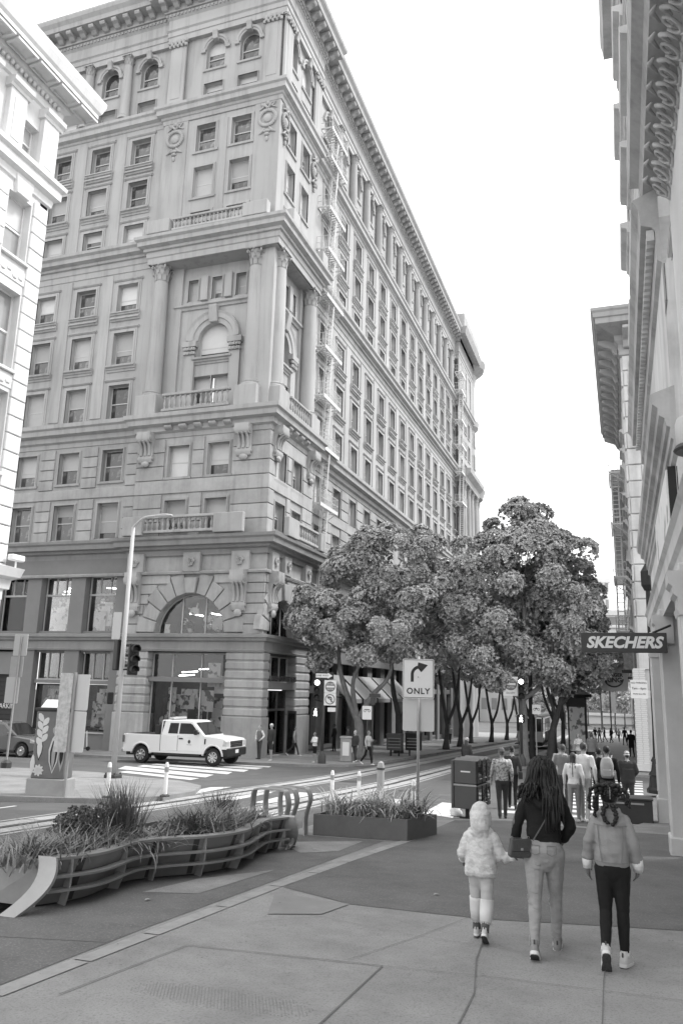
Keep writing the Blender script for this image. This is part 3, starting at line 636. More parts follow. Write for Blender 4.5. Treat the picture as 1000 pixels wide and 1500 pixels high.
FB.put('pier', cached('cpier', lambda: MB().box(-.45, .45, -.45, .45, 0, 10.7).mesh('pier', stone, bevel=.03)), ('front', 41.0), -19.75, 18.3)
baluster_row(FB, ('front', 40.3), -26.3, -21.6, 18.55, .25, stone, .36, .85)
baluster_row(FB, ('side', -18.9), 42.4, 45.7, 18.55, .25, stone, .36, .85)
for k in range(5): FB.put('scroll_bracket', cached('mod2', lambda: MB().prism([(.0, 0), (-.5, 0), (-.52, -.1), (-.42, -.22), (-.2, -.3), (0, -.3)], -.26, .26, 'x').mesh('scroll_bracket', stone, bevel=.04)), ('front', 40.4), -25.7+k*1.02, 17.45, .06)
for k in range(4): FB.put('scroll_bracket', MC['mod2'], ('side', -18.95), 42.3+k*.95, 17.45, .06)
for fac, u in ((('front', 40.4), -27.3), (('front', 40.4), -20.55), (('side', -18.95), 41.2), (('side', -18.95), 46.55)):
    FB.put('console', console_mesh(.95, 1.95, .62, stone), fac, u, 17.1, .04)
# --- pavilion third and fourth storeys
lf, ls = ('front', 40.4), ('side', -18.95)
h3 = [(u-.73, u+.73, a, b) for u in (-25.05, -22.3) for a, b in ((10.9, 12.75), (14.2, 16.2))]
h3s = [(u-.72, u+.72, a, b) for u in (42.05, 44.55) for a, b in ((10.9, 12.6), (13.9, 15.95))]
FB.put('wall', wall_mesh(-28.0, -18.95, 10.4, 16.9, h3, m=stone_low), lf, 0, 0); FB.put('wall', wall_mesh(40.4, 47.2, 10.4, 16.9, h3s, m=stone_low), ls, 0, 0)
for a, b, c, d in h3: window(FB, lf, (a+b)/2, c, b-a, d-c, stone_low, sill='plain', fw=.14)
for a, b, c, d in h3s: window(FB, ls, (a+b)/2, c, b-a, d-c, stone_low, sill='plain', fw=.14)
ex = lambda H, e: [(a-e, b+e, c-.2, d+.3) for a, b, c, d in H]
courses(FB, lf, -28.0, -18.85, 10.5, 16.7, ex(h3, .25), .88, stone_low, .1, .05)
courses(FB, ls, 40.42, 47.2, 10.5, 16.7, ex(h3s, .25), .88, stone_low, .1, .05)
baluster_row(FB, ('front', 40.1), -26.6, -21.9, 10.75, .45, stone_low, .36, .72)
baluster_row(FB, ('side', -18.6), 42.9, 46.4, 10.75, .45, stone_low, .36, .72)
for u, w in ((-27.3, 1.35), (-20.9, 1.9)): FB.put('pedestal', bx(w, .3, 1.15, stone_low, .03), ('front', 39.95), u, 10.45, .3)
for u, w in ((42.0, 1.6), (46.85, .8)): FB.put('pedestal', bx(w, .3, 1.15, stone_low, .03), ('side', -18.45), u, 10.45, .3)
# --- pavilion base: arches with voussoirs above the shop windows
af, as_ = ('front', 40.42), ('side', -18.87)
def arch_stage(fac, u0, u1, c, r, zs):
    FB.put('wall', wall_mesh(u0, u1, 4.5, 9.4, [], m=stone_low, arches=[(c-r, c+r, 4.68, zs)]), fac, 0, 0)
    n = 11
    for k in range(n):
        a0, a1 = PI*k/n+.012, PI*(k+1)/n-.012; R1 = r+(1.25 if k % 2 == 0 else 1.0); R1 = min(R1, 8.0-zs if k == n//2 else 9)
        key = k == n//2
        pts = [(c-r*math.cos(a0), zs+r*math.sin(a0)), (c-R1*math.cos(a0), zs+R1*math.sin(a0)), (c-R1*math.cos(a1), zs+R1*math.sin(a1)), (c-r*math.cos(a1), zs+r*math.sin(a1))]
        pts = [(p-c, min(q, 8.25)-zs) for p, q in pts]
        FB.put('stone', MB().prism(pts, -.3 if key else -.14, .3).mesh('stone', stone_low, bevel=.03), fac, c, zs)
    hh = (8.2-4.68)/6
    for i in range(6):
        a, b = 4.68+i*hh, 4.68+(i+1)*hh; R1 = r+1.12; zz = max(0, (a+b)/2-zs); dx = math.sqrt(max(0, R1*R1-zz*zz))+.06 if zz > 0 else r+.04
        for s0, s1 in ((u0, c-dx), (c+dx, u1)):
            if s1-s0 > .2: FB.put('stone', bx(round(s1-s0, 2), .12, round(b-a-.05, 2), stone_low, .03), fac, (s0+s1)/2, a+.025)
arch_stage(af, -28.0, -18.8, -23.52, 2.3, 4.78)
arch_stage(as_, 40.5, 47.2, 42.95, 1.95, 4.9)
for fac, us in ((af, (-27.35, -20.35)), (as_, (41.15, 46.3))):
    for u in us: FB.put('console', console_mesh(.85, 2.35, .6, stone_low), fac, u, 8.3, .1)
for fac, us, w in ((af, (-27.35, -23.52, -20.35), 1.15), (as_, (41.15, 43.0, 46.3), .95)):
    for u in us:
        o = FB.put('frieze_block', bx(w, .32, 1.15, stone_low, .03), fac, u, 8.32)
        put('carved_scroll', cached('carv', lambda: (lambda mb: [mb.tube([(.26*t*math.cos(a), -.02-.06*t, .26*t*math.sin(a)) for t, a in ((1, s), (.8, s+1), (.6, s+2), (.4, s+3.2), (.2, s+4.5))], [.06, .06, .05, .05, .03], 6) for s in (0, 2.1, 4.2)] and mb.mesh('carved_scroll', stone_low, smooth=R(50)))(MB())), o, (0, -.32, .58))
cornice('string_course', plan(YM-.1, XM+.1, PX0-.02, PX1+.02, PY0-.02, PY1+.02, False), [(0, 8.2), (.1, 8.2), (.14, 8.32), (.1, 8.36), (0, 8.4)], stone_low)
cornice('sill_cornice', plan(YM, XM, PX0, PX1, PY0, PY1), [(0, 3.72), (.12, 3.72), (.16, 3.82), (.1, 3.86), (.1, 4.28), (.26, 4.34), (.3, 4.48), (.42, 4.52), (.44, 4.68), (0, 4.75)], stone_mid)
# the frieze over the shop front of the main wall
FB.put('frieze', cached('frz', lambda: MB().box(FX0, PX0, -.05, .3, 8.38, 9.4).mesh('frieze', stone_dark)), fm, 0, 0)
FB.put('frieze', cached('frz2', lambda: MB().box(PY1, SY1, -.05, .3, 8.38, 9.4).mesh('frieze', stone_dark)), sm_, 0, 0)
# --- ground floor piers of stacked blocks
def pier_blocks(x0, x1, y0, y1, z0, z1, n):
    hh = (z1-z0)/n
    for i in range(n):
        w, d, h = x1-x0, y1-y0, hh-.07
        me = cached(('pb', round(w, 2), round(d, 2), round(h, 2)), lambda: MB().box(-w/2, w/2, -d/2, d/2, 0, h).mesh('stone', stone_low, bevel=.06))
        put('stone', me, FB.o, Vector(((x0+x1)/2, (y0+y1)/2, z0+i*hh+.035))-FB.L)
    FB.raw('pier_core', MB().box(x0+.06, x1-.06, y0+.06, y1-.06, z0-.02, z1).mesh('pier_core', stone_low))
    FB.raw('plinth', MB().box(x0-.04, x1+.04, y0-.04, y1+.04, -2.4, z0).mesh('plinth', stone_low, bevel=.03))
pier_blocks(-28.1, -26.05, 40.22, 41.2, .2, 3.72, 7)
pier_blocks(-21.0, -18.62, 40.22, 41.1, .2, 3.72, 7)
pier_blocks(-19.6, -18.62, 44.95, 47.25, .2, 3.72, 7)
# ------------------------------------------------------------ shop fronts of the office building
def clear_glass():
    m = bpy.data.materials.new('clear_shop_glass'); m.use_nodes = True; t = m.node_tree; t.nodes.clear()
    o = t.nodes.new('ShaderNodeOutputMaterial'); mx = t.nodes.new('ShaderNodeMixShader'); tr = t.nodes.new('ShaderNodeBsdfTransparent'); gl = t.nodes.new('ShaderNodeBsdfGlossy')
    tr.inputs[0].default_value = (.9, .9, .9, 1); gl.inputs['Roughness'].default_value = .02; gl.inputs[0].default_value = (.9, .9, .9, 1)
    f = t.nodes.new('ShaderNodeFresnel'); f.inputs[0].default_value = 1.55; ad = t.nodes.new('ShaderNodeMath'); ad.operation = 'ADD'; ad.inputs[1].default_value = -.01
    t.links.new(f.outputs[0], ad.inputs[0]); t.links.new(ad.outputs[0], mx.inputs[0]); t.links.new(tr.outputs[0], mx.inputs[1]); t.links.new(gl.outputs[0], mx.inputs[2]); t.links.new(mx.outputs[0], o.inputs[0]); return m
cglass = clear_glass()
poster_m = mat('mural_poster', .72, .6, .25, 1.1, g2=.06, g2t=.56, g2scale=2.2, obj_coord=True)
poster_l = mat('pale_poster', .85, .6, .1, 1.0, g2=.22, g2t=.58, g2scale=3.0)
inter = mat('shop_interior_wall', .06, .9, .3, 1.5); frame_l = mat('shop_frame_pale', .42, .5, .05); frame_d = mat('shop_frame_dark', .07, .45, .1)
tube_m = mat('fluorescent_tube', .9, .5, 0, emit=12.0)
def shop_window(B, fac, u, z, w, h, cols, transom=None, fm_=frame_l, depth=.25, room=1.6, deco=True, name='shop_window', seed=0, bars=False, posts=None):
    rg = np.random.default_rng(seed+11)
    t = .07
    mb = MB(); mb.box(-w/2, w/2, depth-.05, depth+.05, 0, t); mb.box(-w/2, w/2, depth-.05, depth+.05, h-t, h)
    xs = posts or [-w/2+w*k/cols for k in range(cols+1)]
    o = B.put(name, cached(('swsill', w), lambda: MB().box(-w/2, w/2, -.03, depth, -.09, -.003).mesh('shop_sill', fm_)), fac, u, z)
    put('frame', mb.mesh('frame', fm_), o)
    for k, x in enumerate(xs):
        x = min(max(x, -w/2+t/2), w/2-t/2); z1 = h
        zz0 = 0 if (k in (0, len(xs)-1) or not transom or bars) else transom
        put('mullion', cached(('mul', round(z1-zz0, 2), fm_.name), lambda: MB().box(-t/2, t/2, depth-.06, depth+.06, .0, z1-zz0).mesh('mullion', fm_, bevel=.01)), o, (x, 0, zz0))
    if transom: put('transom_bar', cached(('trb', w, fm_.name), lambda: MB().box(-w/2, w/2, depth-.08, depth+.04, -.06, .06).mesh('transom_bar', fm_)), o, (0, 0, transom))
    put('pane', cached(('cgl', w, h), lambda: MB().box(-w/2+.02, w/2-.02, 0, .01, 0.02, h-.02).mesh('pane', cglass)), o, (0, depth, 0))
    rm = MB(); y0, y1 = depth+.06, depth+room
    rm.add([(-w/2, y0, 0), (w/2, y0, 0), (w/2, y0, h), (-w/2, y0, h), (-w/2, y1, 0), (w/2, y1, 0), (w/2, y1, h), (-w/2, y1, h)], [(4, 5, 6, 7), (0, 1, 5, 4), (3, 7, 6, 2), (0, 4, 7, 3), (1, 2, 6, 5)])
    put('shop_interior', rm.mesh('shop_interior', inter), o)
    if deco:
        for k in range(9 if w > 2.6 else 5):
            x0 = rg.uniform(-w/2+.1, w/2-.7); pw_, ph = rg.uniform(.5, 1.3), rg.uniform(.5, min(1.7, h*.75))
            zb = rg.uniform(.05, max(.06, ((transom or h) if k % 3 else h)-ph-.1))
            put('display_board', MB().box(0, min(pw_, w/2-.1-x0), depth+.12+k*.13, depth+.15+k*.13, zb, zb+ph).mesh('display_board', poster_l if k % 2 else poster_m), o, (x0, 0, 0))
            c = (rg.uniform(-w/2+.3, w/2-.3), depth+.5+.1*k, rg.uniform(.3, h*.6)); s = rg.uniform(.12, .3)
            mb = MB(); mb.ball(c, s, s*.6, s*1.2); mb.ball((c[0]+s*.8, c[1], c[2]+s*.9), s*.55, s*.4, s*.6); mb.tube([(c[0], c[1], 0), c], s*.15, 6)
            put('display_figure', mb.mesh('display_figure', [poster_l, dgrey, poster_m][k % 3], smooth=True), o)
        for k in range(3):
            a = rg.uniform(-.3, .3); x0 = rg.uniform(-w/3, w/6)
            put('tube_light', MB().tube([(x0, depth+1.0, h*.72+.2*k), (x0+.9, depth+1.2+.1*k, h*.72+.2*k+a*.3)], .025, 6).mesh('tube_light', tube_m), o)
    return o
gf = ('front', 40.9); gs = ('side', -19.85)
for k, u in enumerate(fcol[:5]):
    shop_window(FB, gf, u, 4.85, 2.24, 3.45, 3, 2.3, seed=k)
    if k == 0 or k == 1:
        shop_window(FB, gf, u, 1.95, 2.24, 1.68, 3, None, seed=k+20, deco=False)
        o = shop_window(FB, gf, u, -1.05, 2.24, 2.75, 1, None, seed=k+30, fm_=frame_d)
        FB.put('bulkhead', cached('bulk', lambda: MB().box(-1.12, 1.12, .05, .3, 0, 1.2).mesh('bulkhead', stone_dark)), gf, u, -2.25)
        FB.put('transom_beam', cached('tbm', lambda: MB().box(-1.12, 1.12, -.1, .3, 0, .22).mesh('transom_beam', stone_dark)), gf, u, 1.72)
    else:
        dr = FB.put('garage_door', cached('gdoor', lambda: MB().box(-1.4, 1.12, .1, .3, 0, 4.6).mesh('garage_door', mat('roller_door', .035, .5, .1))), gf, u, -2.3)
        for q in range(16): put('door_slat', cached('gslat', lambda: MB().box(-1.36, 1.08, .06, .1, 0, .26).mesh('door_slat', MATS['roller_door'], bevel=.01)), dr, (0, 0, .05+q*.285))
        if k == 2: put('door_lettering', text_mesh('NO PARKING', .42, signwhite, .008), dr, (-.1, .045, 2.55)).rotation_euler = (PI/2, 0, 0)
for k in range(6):
    u = -28.35 - 3.33*k
    FB.put('shop_pilaster', cached('spil', lambda: MB().box(-.54, .54, -.12, .4, 0, 3.66).mesh('shop_pilaster', stone_dark, bevel=.02)), ('front', 40.7), u, 4.75)
    FB.put('shop_pilaster', cached('spil2', lambda: MB().box(-.54, .54, -.12, .4, 0, 6.0).mesh('shop_pilaster', stone_dark, bevel=.02)), ('front', 40.7), u, -2.28)
FB.put('lintel', cached('lint1', lambda: MB().box(FX0, PX0+.2, .15, .5, 3.6, 4.9).mesh('lintel', stone_dark)), fm, 0, 0); FB.put('lintel', cached('lint1b', lambda: MB().box(-28, -18.9, .3, .6, 3.6, 4.75).mesh('lintel', stone_dark)), fm, 0, 0)
FB.raw('lintel', MB().box(-19.95, -19.3, 40.8, 99.6, 3.6, 4.86).mesh('lintel', stone_dark)); FB.put('door_head', MB().box(FX0, -35.2, .15, .6, 2.2, 3.7).mesh('door_head', stone_dark), fm, 0, 0)
# big corner window, its arch light and the corner doorway
shop_window(FB, ('front', 40.6), -23.52, -.95, 5.0, 4.6, 3, 3.05, seed=3, posts=[-2.5, -1.15, .75, 2.5], bars=True, room=2.6)
FB.put('transom_beam', MB().box(-2.6, 2.6, -.12, .3, 0, .26).mesh('transom_beam', stone_dark), ('front', 40.6), -23.52, 2.0)
FB.put('bulkhead', MB().box(-2.6, 2.6, .0, .3, 0, 1.5).mesh('bulkhead', stone_low), ('front', 40.6), -23.52, -2.5)
def arch_window(fac, u, z, sp, r, seed):
    n = 18; pts = [(-r, 0), (r, 0)]+[(r*math.cos(PI*k/n), sp+r*math.sin(PI*k/n)) for k in range(n+1)]
    o = FB.put('arch_window', MB().box(-r, r, -.1, .3, -.1, 0).mesh('arch_sill', stone_dark), fac, u, z)
    put('pane', MB().prism(pts, 0, .01).mesh('pane', cglass), o, (0, .42, 0))
    mb = MB(); mb.rings([[(-(r-a)*math.cos(PI*k/n), y, sp+(r-a)*math.sin(PI*k/n)) for a, y in ((0, .38), (.07, .38), (.07, .48), (0, .48))] for k in range(n+1)])
    put('frame', mb.mesh('frame', frame_l), o)
    for x in (-.32*r, .36*r): put('mullion', MB().box(-.04, .04, .37, .47, 0, sp+math.sqrt(r*r-x*x)-.05).mesh('mullion', frame_l), o, (x, 0, 0))
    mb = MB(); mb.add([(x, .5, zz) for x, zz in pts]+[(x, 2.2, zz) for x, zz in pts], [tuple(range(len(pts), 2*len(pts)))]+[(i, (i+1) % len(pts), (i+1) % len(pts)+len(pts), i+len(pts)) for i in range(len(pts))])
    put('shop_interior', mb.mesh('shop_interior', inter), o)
    rg = np.random.default_rng(seed)
    for k in range(11):
        x = rg.uniform(-r*.72, r*.62); s = rg.uniform(.22, .42); zb = rg.uniform(.05, sp+math.sqrt(max(.1, r*r-x*x))*.55); mb = MB()
        if k % 2: mb.tube([(x+s*math.cos(a)*t, .6+.1*k, zb+s+s*math.sin(a)*t) for a, t in zip(np.linspace(0, 9, 16), np.linspace(1, .1, 16))], .06, 6)
        else:
            mb.ball((x, .6+.1*k, zb+s*.6), s*.8, .1, s*.6); mb.tube([(x-s, .6+.1*k, zb+s), (x+s, .62+.1*k, zb+.2)], .05, 6); mb.tube([(x, .6+.1*k, zb), (x+.2, .62+.1*k, zb+s*1.8)], .06, 6)
        put('display_figure', mb.mesh('display_figure', [poster_l, poster_l, poster_m, dgrey][k % 4], smooth=True), o)
    for q in (-.4, .25): put('tube_light', MB().tube([(q*r, 1.5, sp+r*.55), (q*r+.8, 1.7, sp+r*.5)], .03, 6).mesh('tube_light', tube_m), o)  # added tubes, put in to brighten the display figures behind the arch
    mb = MB(); mb.add([(r*.3+(.42 if j % 2 else .17)*math.sin(PI*j/5), .56, .75+(.42 if j % 2 else .17)*math.cos(PI*j/5)) for j in range(10)], [tuple(range(10))])
    put('star_cutout', mb.mesh('star_cutout', dgrey), o)
    put('display_board', MB().box(-r*.86, -r*.7, .5, .52, .05, .6).mesh('display_board', poster_l), o); put('display_board', MB().box(r*.5, r*.78, .62, .64, .3, 1.1).mesh('display_board', poster_m), o)
arch_window(af, -23.52, 4.72, .06, 2.28, 5); arch_window(as_, 42.95, 4.75, .15, 1.93, 8)
dw = shop_window(FB, ('side', -18.95), 43.0, 2.1, 3.6, 1.5, 3, None, seed=6, deco=True, fm_=frame_l)
FB.put('shop_fascia', MB().box(-2.0, 2.0, -.35, .3, 0, .42).mesh('shop_fascia', stone_dark), ('side', -18.95), 43.0, 1.7)
t = FB.put('fascia_lettering', text_mesh('URBAN OUTFITTERS', .42, frame_d, .02, bold=.006), ('side', -18.6), 42.95, 2.3, .02); t.rotation_euler = (PI/2, 0, PI/2)
dd = shop_window(FB, ('side', -19.0), 43.0, -1.95, 3.6, 3.6, 3, 2.5, seed=9, fm_=frame_d, bars=True)
lf_ = FB.put('door', MB().box(-.5, .5, -.03, .03, 0, 2.45).mesh('door', frame_d), ('side', -18.6), 44.5, -1.95); put('pane', MB().box(-.38, .38, -.035, .035, .25, 2.3).mesh('pane', pane_d), lf_)
put('handle', MB().tube([(-.42, -.08, .9), (-.42, -.08, 1.4)], .02, 6).mesh('handle', galv), lf_); lf_.rotation_euler.z += .9
# side street front: bays behind the trees
for k in range(13):
    u = scol[0]-.2+3.735*k+(.2 if k else 0)
    shop_window(FB, gs, u, 4.85, 2.4, 3.45, 3, 2.3, seed=40+k, deco=k < 3)
    shop_window(FB, gs, u, -2.1-.1*k, 2.5, 3.6+.1*k, 2, None, seed=60+k, fm_=frame_d)
    FB.put('transom_beam', cached('tbs', lambda: MB().box(-1.4, 1.4, -.12, .3, 0, .5).mesh('transom_beam', stone_dark)), gs, u, 1.5)
    FB.put('fanlight', cached('fanl', lambda: MB().box(-1.3, 1.3, .2, .25, 0, 1.75).mesh('fanlight', pane_d)), gs, u, 2.0)
    FB.put('bulkhead', cached('bulks', lambda: MB().box(-1.4, 1.4, .0, .3, 0, 3).mesh('bulkhead', stone_dark)), gs, u, -4.9-.1*k)
    FB.put('shop_pilaster', cached('spil3', lambda: MB().box(-.62, .62, -.12, .4, 0, 3.66).mesh('shop_pilaster', stone_dark, bevel=.02)), ('side', -19.75), u+1.87, 4.75)
    FB.put('shop_pilaster', cached('spil4', lambda: MB().box(-.62, .62, -.12, .4, 0, 9.0).mesh('shop_pilaster', stone_dark, bevel=.02)), ('side', -19.75), u+1.87, -5.2)
awn = mat('awning_canvas', .300, .85, .08, 3)
for k in range(1, 6):
    u = scol[0]+3.735*k
    o = FB.put('awning', cached('awn', lambda: MB().prism([(-.02, 1.65), (-1.75, 0), (-1.75, -.28), (-1.72, -.28), (-1.70, .0), (-.02, 1.6)], -1.62, 1.62, 'x').mesh('awning', awn)), ('side', -19.55), u, 1.15)
    for s in (-1.6, 1.6): put('awning_arm', cached('awna', lambda: MB().tube([(0, 0, .3), (0, -1.7, .02)], .03, 6).mesh('awning_arm', black)), o, (s, 0, 0))
# soffit and roof slabs, far pavilion with its round corner
FB.raw('soffit', MB().box(-28.2, -19.05, 40.25, 42.0, 28.92, 29.05).mesh('soffit', stone)); FB.raw('soffit', MB().box(-20.2, -19.02, 42.0, 47.35, 28.92, 29.05).mesh('soffit', stone))
FB.raw('balcony_floor', MB().box(-28.0, -18.95, 40.3, 41.5, 18.1, 18.28).mesh('balcony_floor', stone)); FB.raw('balcony_floor', MB().box(-20, -18.9, 41.5, 47.25, 18.1, 18.28).mesh('balcony_floor', stone))
FB.raw('roof', MB().box(FX0, -19.7, 41.0, 112, 50.0, 50.2).mesh('roof', stone_dark))
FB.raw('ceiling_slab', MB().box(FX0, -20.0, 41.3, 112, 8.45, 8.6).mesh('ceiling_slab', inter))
EX = XM+.5; ef = ('side', EX)
ew = [102.0, 104.6, 107.2]
FB.put('wall', wall_mesh(99.5, 110, -6, 48.6, [(u-.7, u+.7, a, b) for u in ew for r, a, b, _ in rows[:2]+rows[2:]], m=stone), ef, 0, 0)
for u in ew:
    for r, a, b, _ in rows: window(FB, ef, u, a, 1.4, b-a, stone, sill='plain', fw=.14)
for u in (100.2, 103.3, 105.9, 109.2): column(FB, ef, u, 18.4, 28.9, .45, stone, .5, 1.2, .6); FB.put('pilaster', flatpil, ef, u, 41.0)
FB.raw('pier', MB().box(XM-.2, EX+.9, 99.5, 100.4, 8.5, 18.3).mesh('pier', stone))
cornice('cornice', [(EX, 99.4), (EX, 110)], [(.0, 28.9), (.9, 28.95), (1.0, 29.6), (1.6, 30.1), (1.7, 30.6), (0, 30.8)], stone)
cornice('roof_cornice', [(XM, 99.4), (EX, 99.4), (EX, 110)], [(0, 48.6), (.42, 48.62), (.42, 49.2), (1.3, 49.25), (1.6, 50.1), (1.2, 50.2), (1.2, 52.2), (0, 52.3)], stone)
tw = MB(); n = 28; prof = [(2.6, -6), (2.6, 16.6), (3.4, 17.2), (3.5, 18.2), (2.3, 18.4), (2.3, 28.8), (3.6, 29.2), (4.0, 30.4), (2.6, 30.7), (2.6, 39.6), (3.1, 40.1), (3.2, 40.9), (2.6, 41.1), (2.6, 46.6), (2.9, 48.3), (4.0, 49.2), (4.3, 50.2), (2.7, 50.4), (2.7, 51.6), (0.2, 52.4)]
tw.lathe(prof, n, -21.6, 111.6); FB.raw('round_corner_tower', tw.mesh('round_corner_tower', stone, smooth=R(30)))
for a in (-70, -35, 0):
    ca, sa = math.cos(R(a)), math.sin(R(a))
    for r, z0, z1, _ in rows[2:]:
        o = put('window', cached('towin', lambda: MB().box(-.6, .6, -.06, .03, -.05, 2.2).mesh('window', stone)), FB.o, Vector((-21.6+2.6*ca, 111.6+2.6*sa, z0))-FB.L, R(a)+PI/2)
        put('pane', cached('towp', lambda: MB().box(-.45, .45, -.07, -.05, .1, 2.0).mesh('pane', pane_m)), o)
    col = put('column', cached('towc', lambda: MB().lathe([(.34, 0), (.3, 9.6), (.5, 10.4)], 12).mesh('column', stone, smooth=R(40))), FB.o, Vector((-21.6+2.85*math.cos(R(a+17)), 111.6+2.85*math.sin(R(a+17)), 18.4))-FB.L)
# ------------------------------------------------------------ fire escapes on the side wall
def fire_escape(label, y0, y1, levels, x=XM, dep=.95):
    f = root('fire_escape', label, 'fire escape', (x+.02, (y0+y1)/2, levels[0])); L = y1-y0
    def plat():
        mb = MB(); mb.box(0, dep, -L/2, -L/2+.06, -.09, .03); mb.box(0, dep, L/2-.06, L/2, -.09, .03); mb.box(dep-.06, dep, -L/2, L/2, -.18, .08); mb.box(0, .06, -L/2, L/2, -.09, .03)
        for k in range(9): mb.box(.06, dep-.06, -L/2+.5+k*(L-.9)/9, -L/2+.62+k*(L-.9)/9, -.03, 0)
        return mb.mesh('platform', fe_m)
    def railing():
        mb = MB(); P = [(0, -L/2), (dep, -L/2), (dep, L/2), (0, L/2)]
        for z in (.45, .95): mb.tube([(a, b, z) for a, b in P], .022, 6)
        for a, b in zip(P, P[1:]):
            n = max(2, int(math.hypot(b[0]-a[0], b[1]-a[1])/.2))
            for k in range(n): t = k/n; q = (a[0]+(b[0]-a[0])*t, a[1]+(b[1]-a[1])*t); mb.tube([(*q, 0), (*q, .95)], .012, 4)
        return mb.mesh('railing', fe_m)
    def ladder(h, ly):
        mb = MB(); a = (dep*.62, -ly/2, 0); b = (dep*.62, ly/2, h)
        for o in (-.22, .22): mb.box(0, 0, 0, 0, 0, 0) if False else mb.tube([(a[0]+o, a[1], a[2]), (b[0]+o, b[1], b[2]+.3)], .05, 6)
        n = int(h/.28)
        for k in range(1, n): t = k/n; mb.tube([(a[0]-.22, a[1]+(b[1]-a[1])*t, h*t), (a[0]+.22, a[1]+(b[1]-a[1])*t, h*t)], .03, 5)
        for o in (-.26, .26): mb.tube([(a[0]+o, a[1]-.1, .75), (b[0]+o, b[1]-.1, h+.9)], .018, 5)
        return mb.mesh('ladder', fe_m)
    pm, rm = plat(), railing()
    for i, z in enumerate(levels):
        p = put('platform', pm, f, (0, 0, z-levels[0])); put('railing', rm, p)
        for s in (-1, 1): put('bracket', cached(('feb', dep), lambda: MB().tube([(0, 0, -.7), (dep-.1, 0, -.08)], .03, 5).mesh('bracket', fe_m)), p, (0, s*(L/2-.1), 0))
        if i: h = z-levels[i-1]; put('ladder', ladder(h, .62), f, (0, -.15, levels[i-1]-levels[0]))
    put('ladder', ladder(3.2, .5), f, (0, -.15, -3.2))
    return f
fire_escape('white iron fire escape zigzagging up beside the corner columns, nearest of the two', 48.25, 51.75, [10.2, 14.1, 18.2, 21.9, 25.6, 29.6, 33.3, 36.7, 40.9, 43.4])
fire_escape('white iron fire escape at the far end of the long side wall', 97.2, 100.4, [10.2, 14.1, 18.2, 25.6, 29.6, 33.3, 36.7, 40.9, 43.4], XM+.45)
# ------------------------------------------------------------ white building on the left
WB = Bld('white_building', 'white rusticated stone building with a deep coffered cornice, cut off by the left edge', 'building', (-19.5, 20, -1.2))
wf = ('side', -19.2); wcols = [19.4, 16.2, 13.0]
wr = [(4.9+.0, 7.6), (8.6, 11.4), (12.2, 15.0), (16.2, 18.5)]
wh = [(u-.55, u+.55, a, b) for u in wcols for a, b in wr]+[(u-.45, u+.45, 20.2, 21.5) for u in wcols]
WB.put('wall', wall_mesh(2, 20.75, -2, 23.2, wh, m=white_stone, depth=.4), wf, 0, 0)
WB.raw('wall', MB().box(-32, -19.2, 20.35, 20.72, -2, 23.2).mesh('wall', white_stone))
wpan = mat('pale_window_glass', .30, .08, .1, 2, spec=.6)
def wwin(u, a, w, h):
    o = WB.put('window', cached(('wwl', w), lambda: MB().box(-w/2-.1, w/2+.1, -.12, .1, -.12, 0).mesh('window_ledge', white_stone, bevel=.02)), wf, u, a)
    put('sash', sash_mesh(w, h, white_p), o, (0, .36, 0)); put('pane', pane_mesh(w-.06, h*.48, False, wpan), o, (0, .36, 0)); put('pane', pane_mesh(w-.06, h*.5, False, wpan), o, (0, .345, h*.49))
    if rng.random() < .7: put('blind', pane_mesh(w-.14, round(h*.45, 2), False, blind_m), o, (0, .33, h*.54))
for u in wcols:
    for a, b in wr: wwin(u, a, 1.1, b-a)
    wwin(u, 20.2, .9, 1.3)
    for k in range(3): WB.put('carved_panel', cached('cpan', lambda: (lambda mb: [mb.ball((.28*(j-1.5), -.02, .1*math.sin(j*2)), .14, .07, .1, 7, 4) for j in range(4)] and mb.box(-.65, .65, -.03, .03, -.25, .25).mesh('carved_panel', white_stone, smooth=R(40)))(MB())), wf, u, (7.95, 11.75, 15.55)[k]+.05)
courses(WB, wf, 2.5, 20.72, 4.4, 18.75, [(u-.62, u+.62, a-.9, b+.2) for u in wcols for a, b in wr], .62, white_stone, .08, .035, split=None)
for u in wcols: WB.put('keystone', cached('wkey', lambda: MB().prism([(-.3, 0), (.3, 0), (.45, .75), (-.45, .75)], -.14, .03).mesh('keystone', white_stone, bevel=.02)), wf, u, 18.5)
WBp = [(-19.2, 2), (-19.2, 20.75), (-32, 20.75)]
def lsweep(B, name, path, prof, m):      # this block lies on the left of its path: go round it the other way
    mb = MB(); sweep(mb, path, prof); B.raw(name, mb.mesh(name, m, fixn=False))
lsweep(WB, 'string_course', WBp, [(0, 18.9), (.08, 18.95), (.12, 19.2), (.3, 19.3), (.3, 19.62), (.42, 19.72), (.44, 19.88), (0, 19.95)], white_stone)
lsweep(WB, 'cornice', WBp, [(0, 22.5), (.1, 22.55), (.12, 22.95), (.3, 23.05), (.36, 23.2), (1.0, 23.25), (1.0, 23.4), (1.08, 23.5), (1.18, 23.8), (1.2, 24.0), (0, 24.2)], white_stone)
for k in range(17):
    o = WB.put('soffit_coffer', cached('coff', lambda: (lambda mb: [mb.box(-.5, -.4, -.45, .45, -.08, .02), mb.box(.4, .5, -.45, .45, -.08, .02), mb.box(-.4, .4, -.45, -.36, -.08, .02), mb.box(-.4, .4, .36, .45, -.08, .02)] and mb.mesh('soffit_coffer', white_stone))(MB()), ), wf, 21.3-k*1.12, 23.2, .68, kind='stuff', sc=(1, .62, 1))
WB.put('egg_frieze', cached('eggf', lambda: (lambda mb: [mb.ball((-9.2+.22*k, -.1, 0), .09, .08, .12, 6, 4) for k in range(84)] and mb.mesh('egg_frieze', white_stone, smooth=True))(MB())), wf, 11.4, 22.9, .1, kind='stuff')
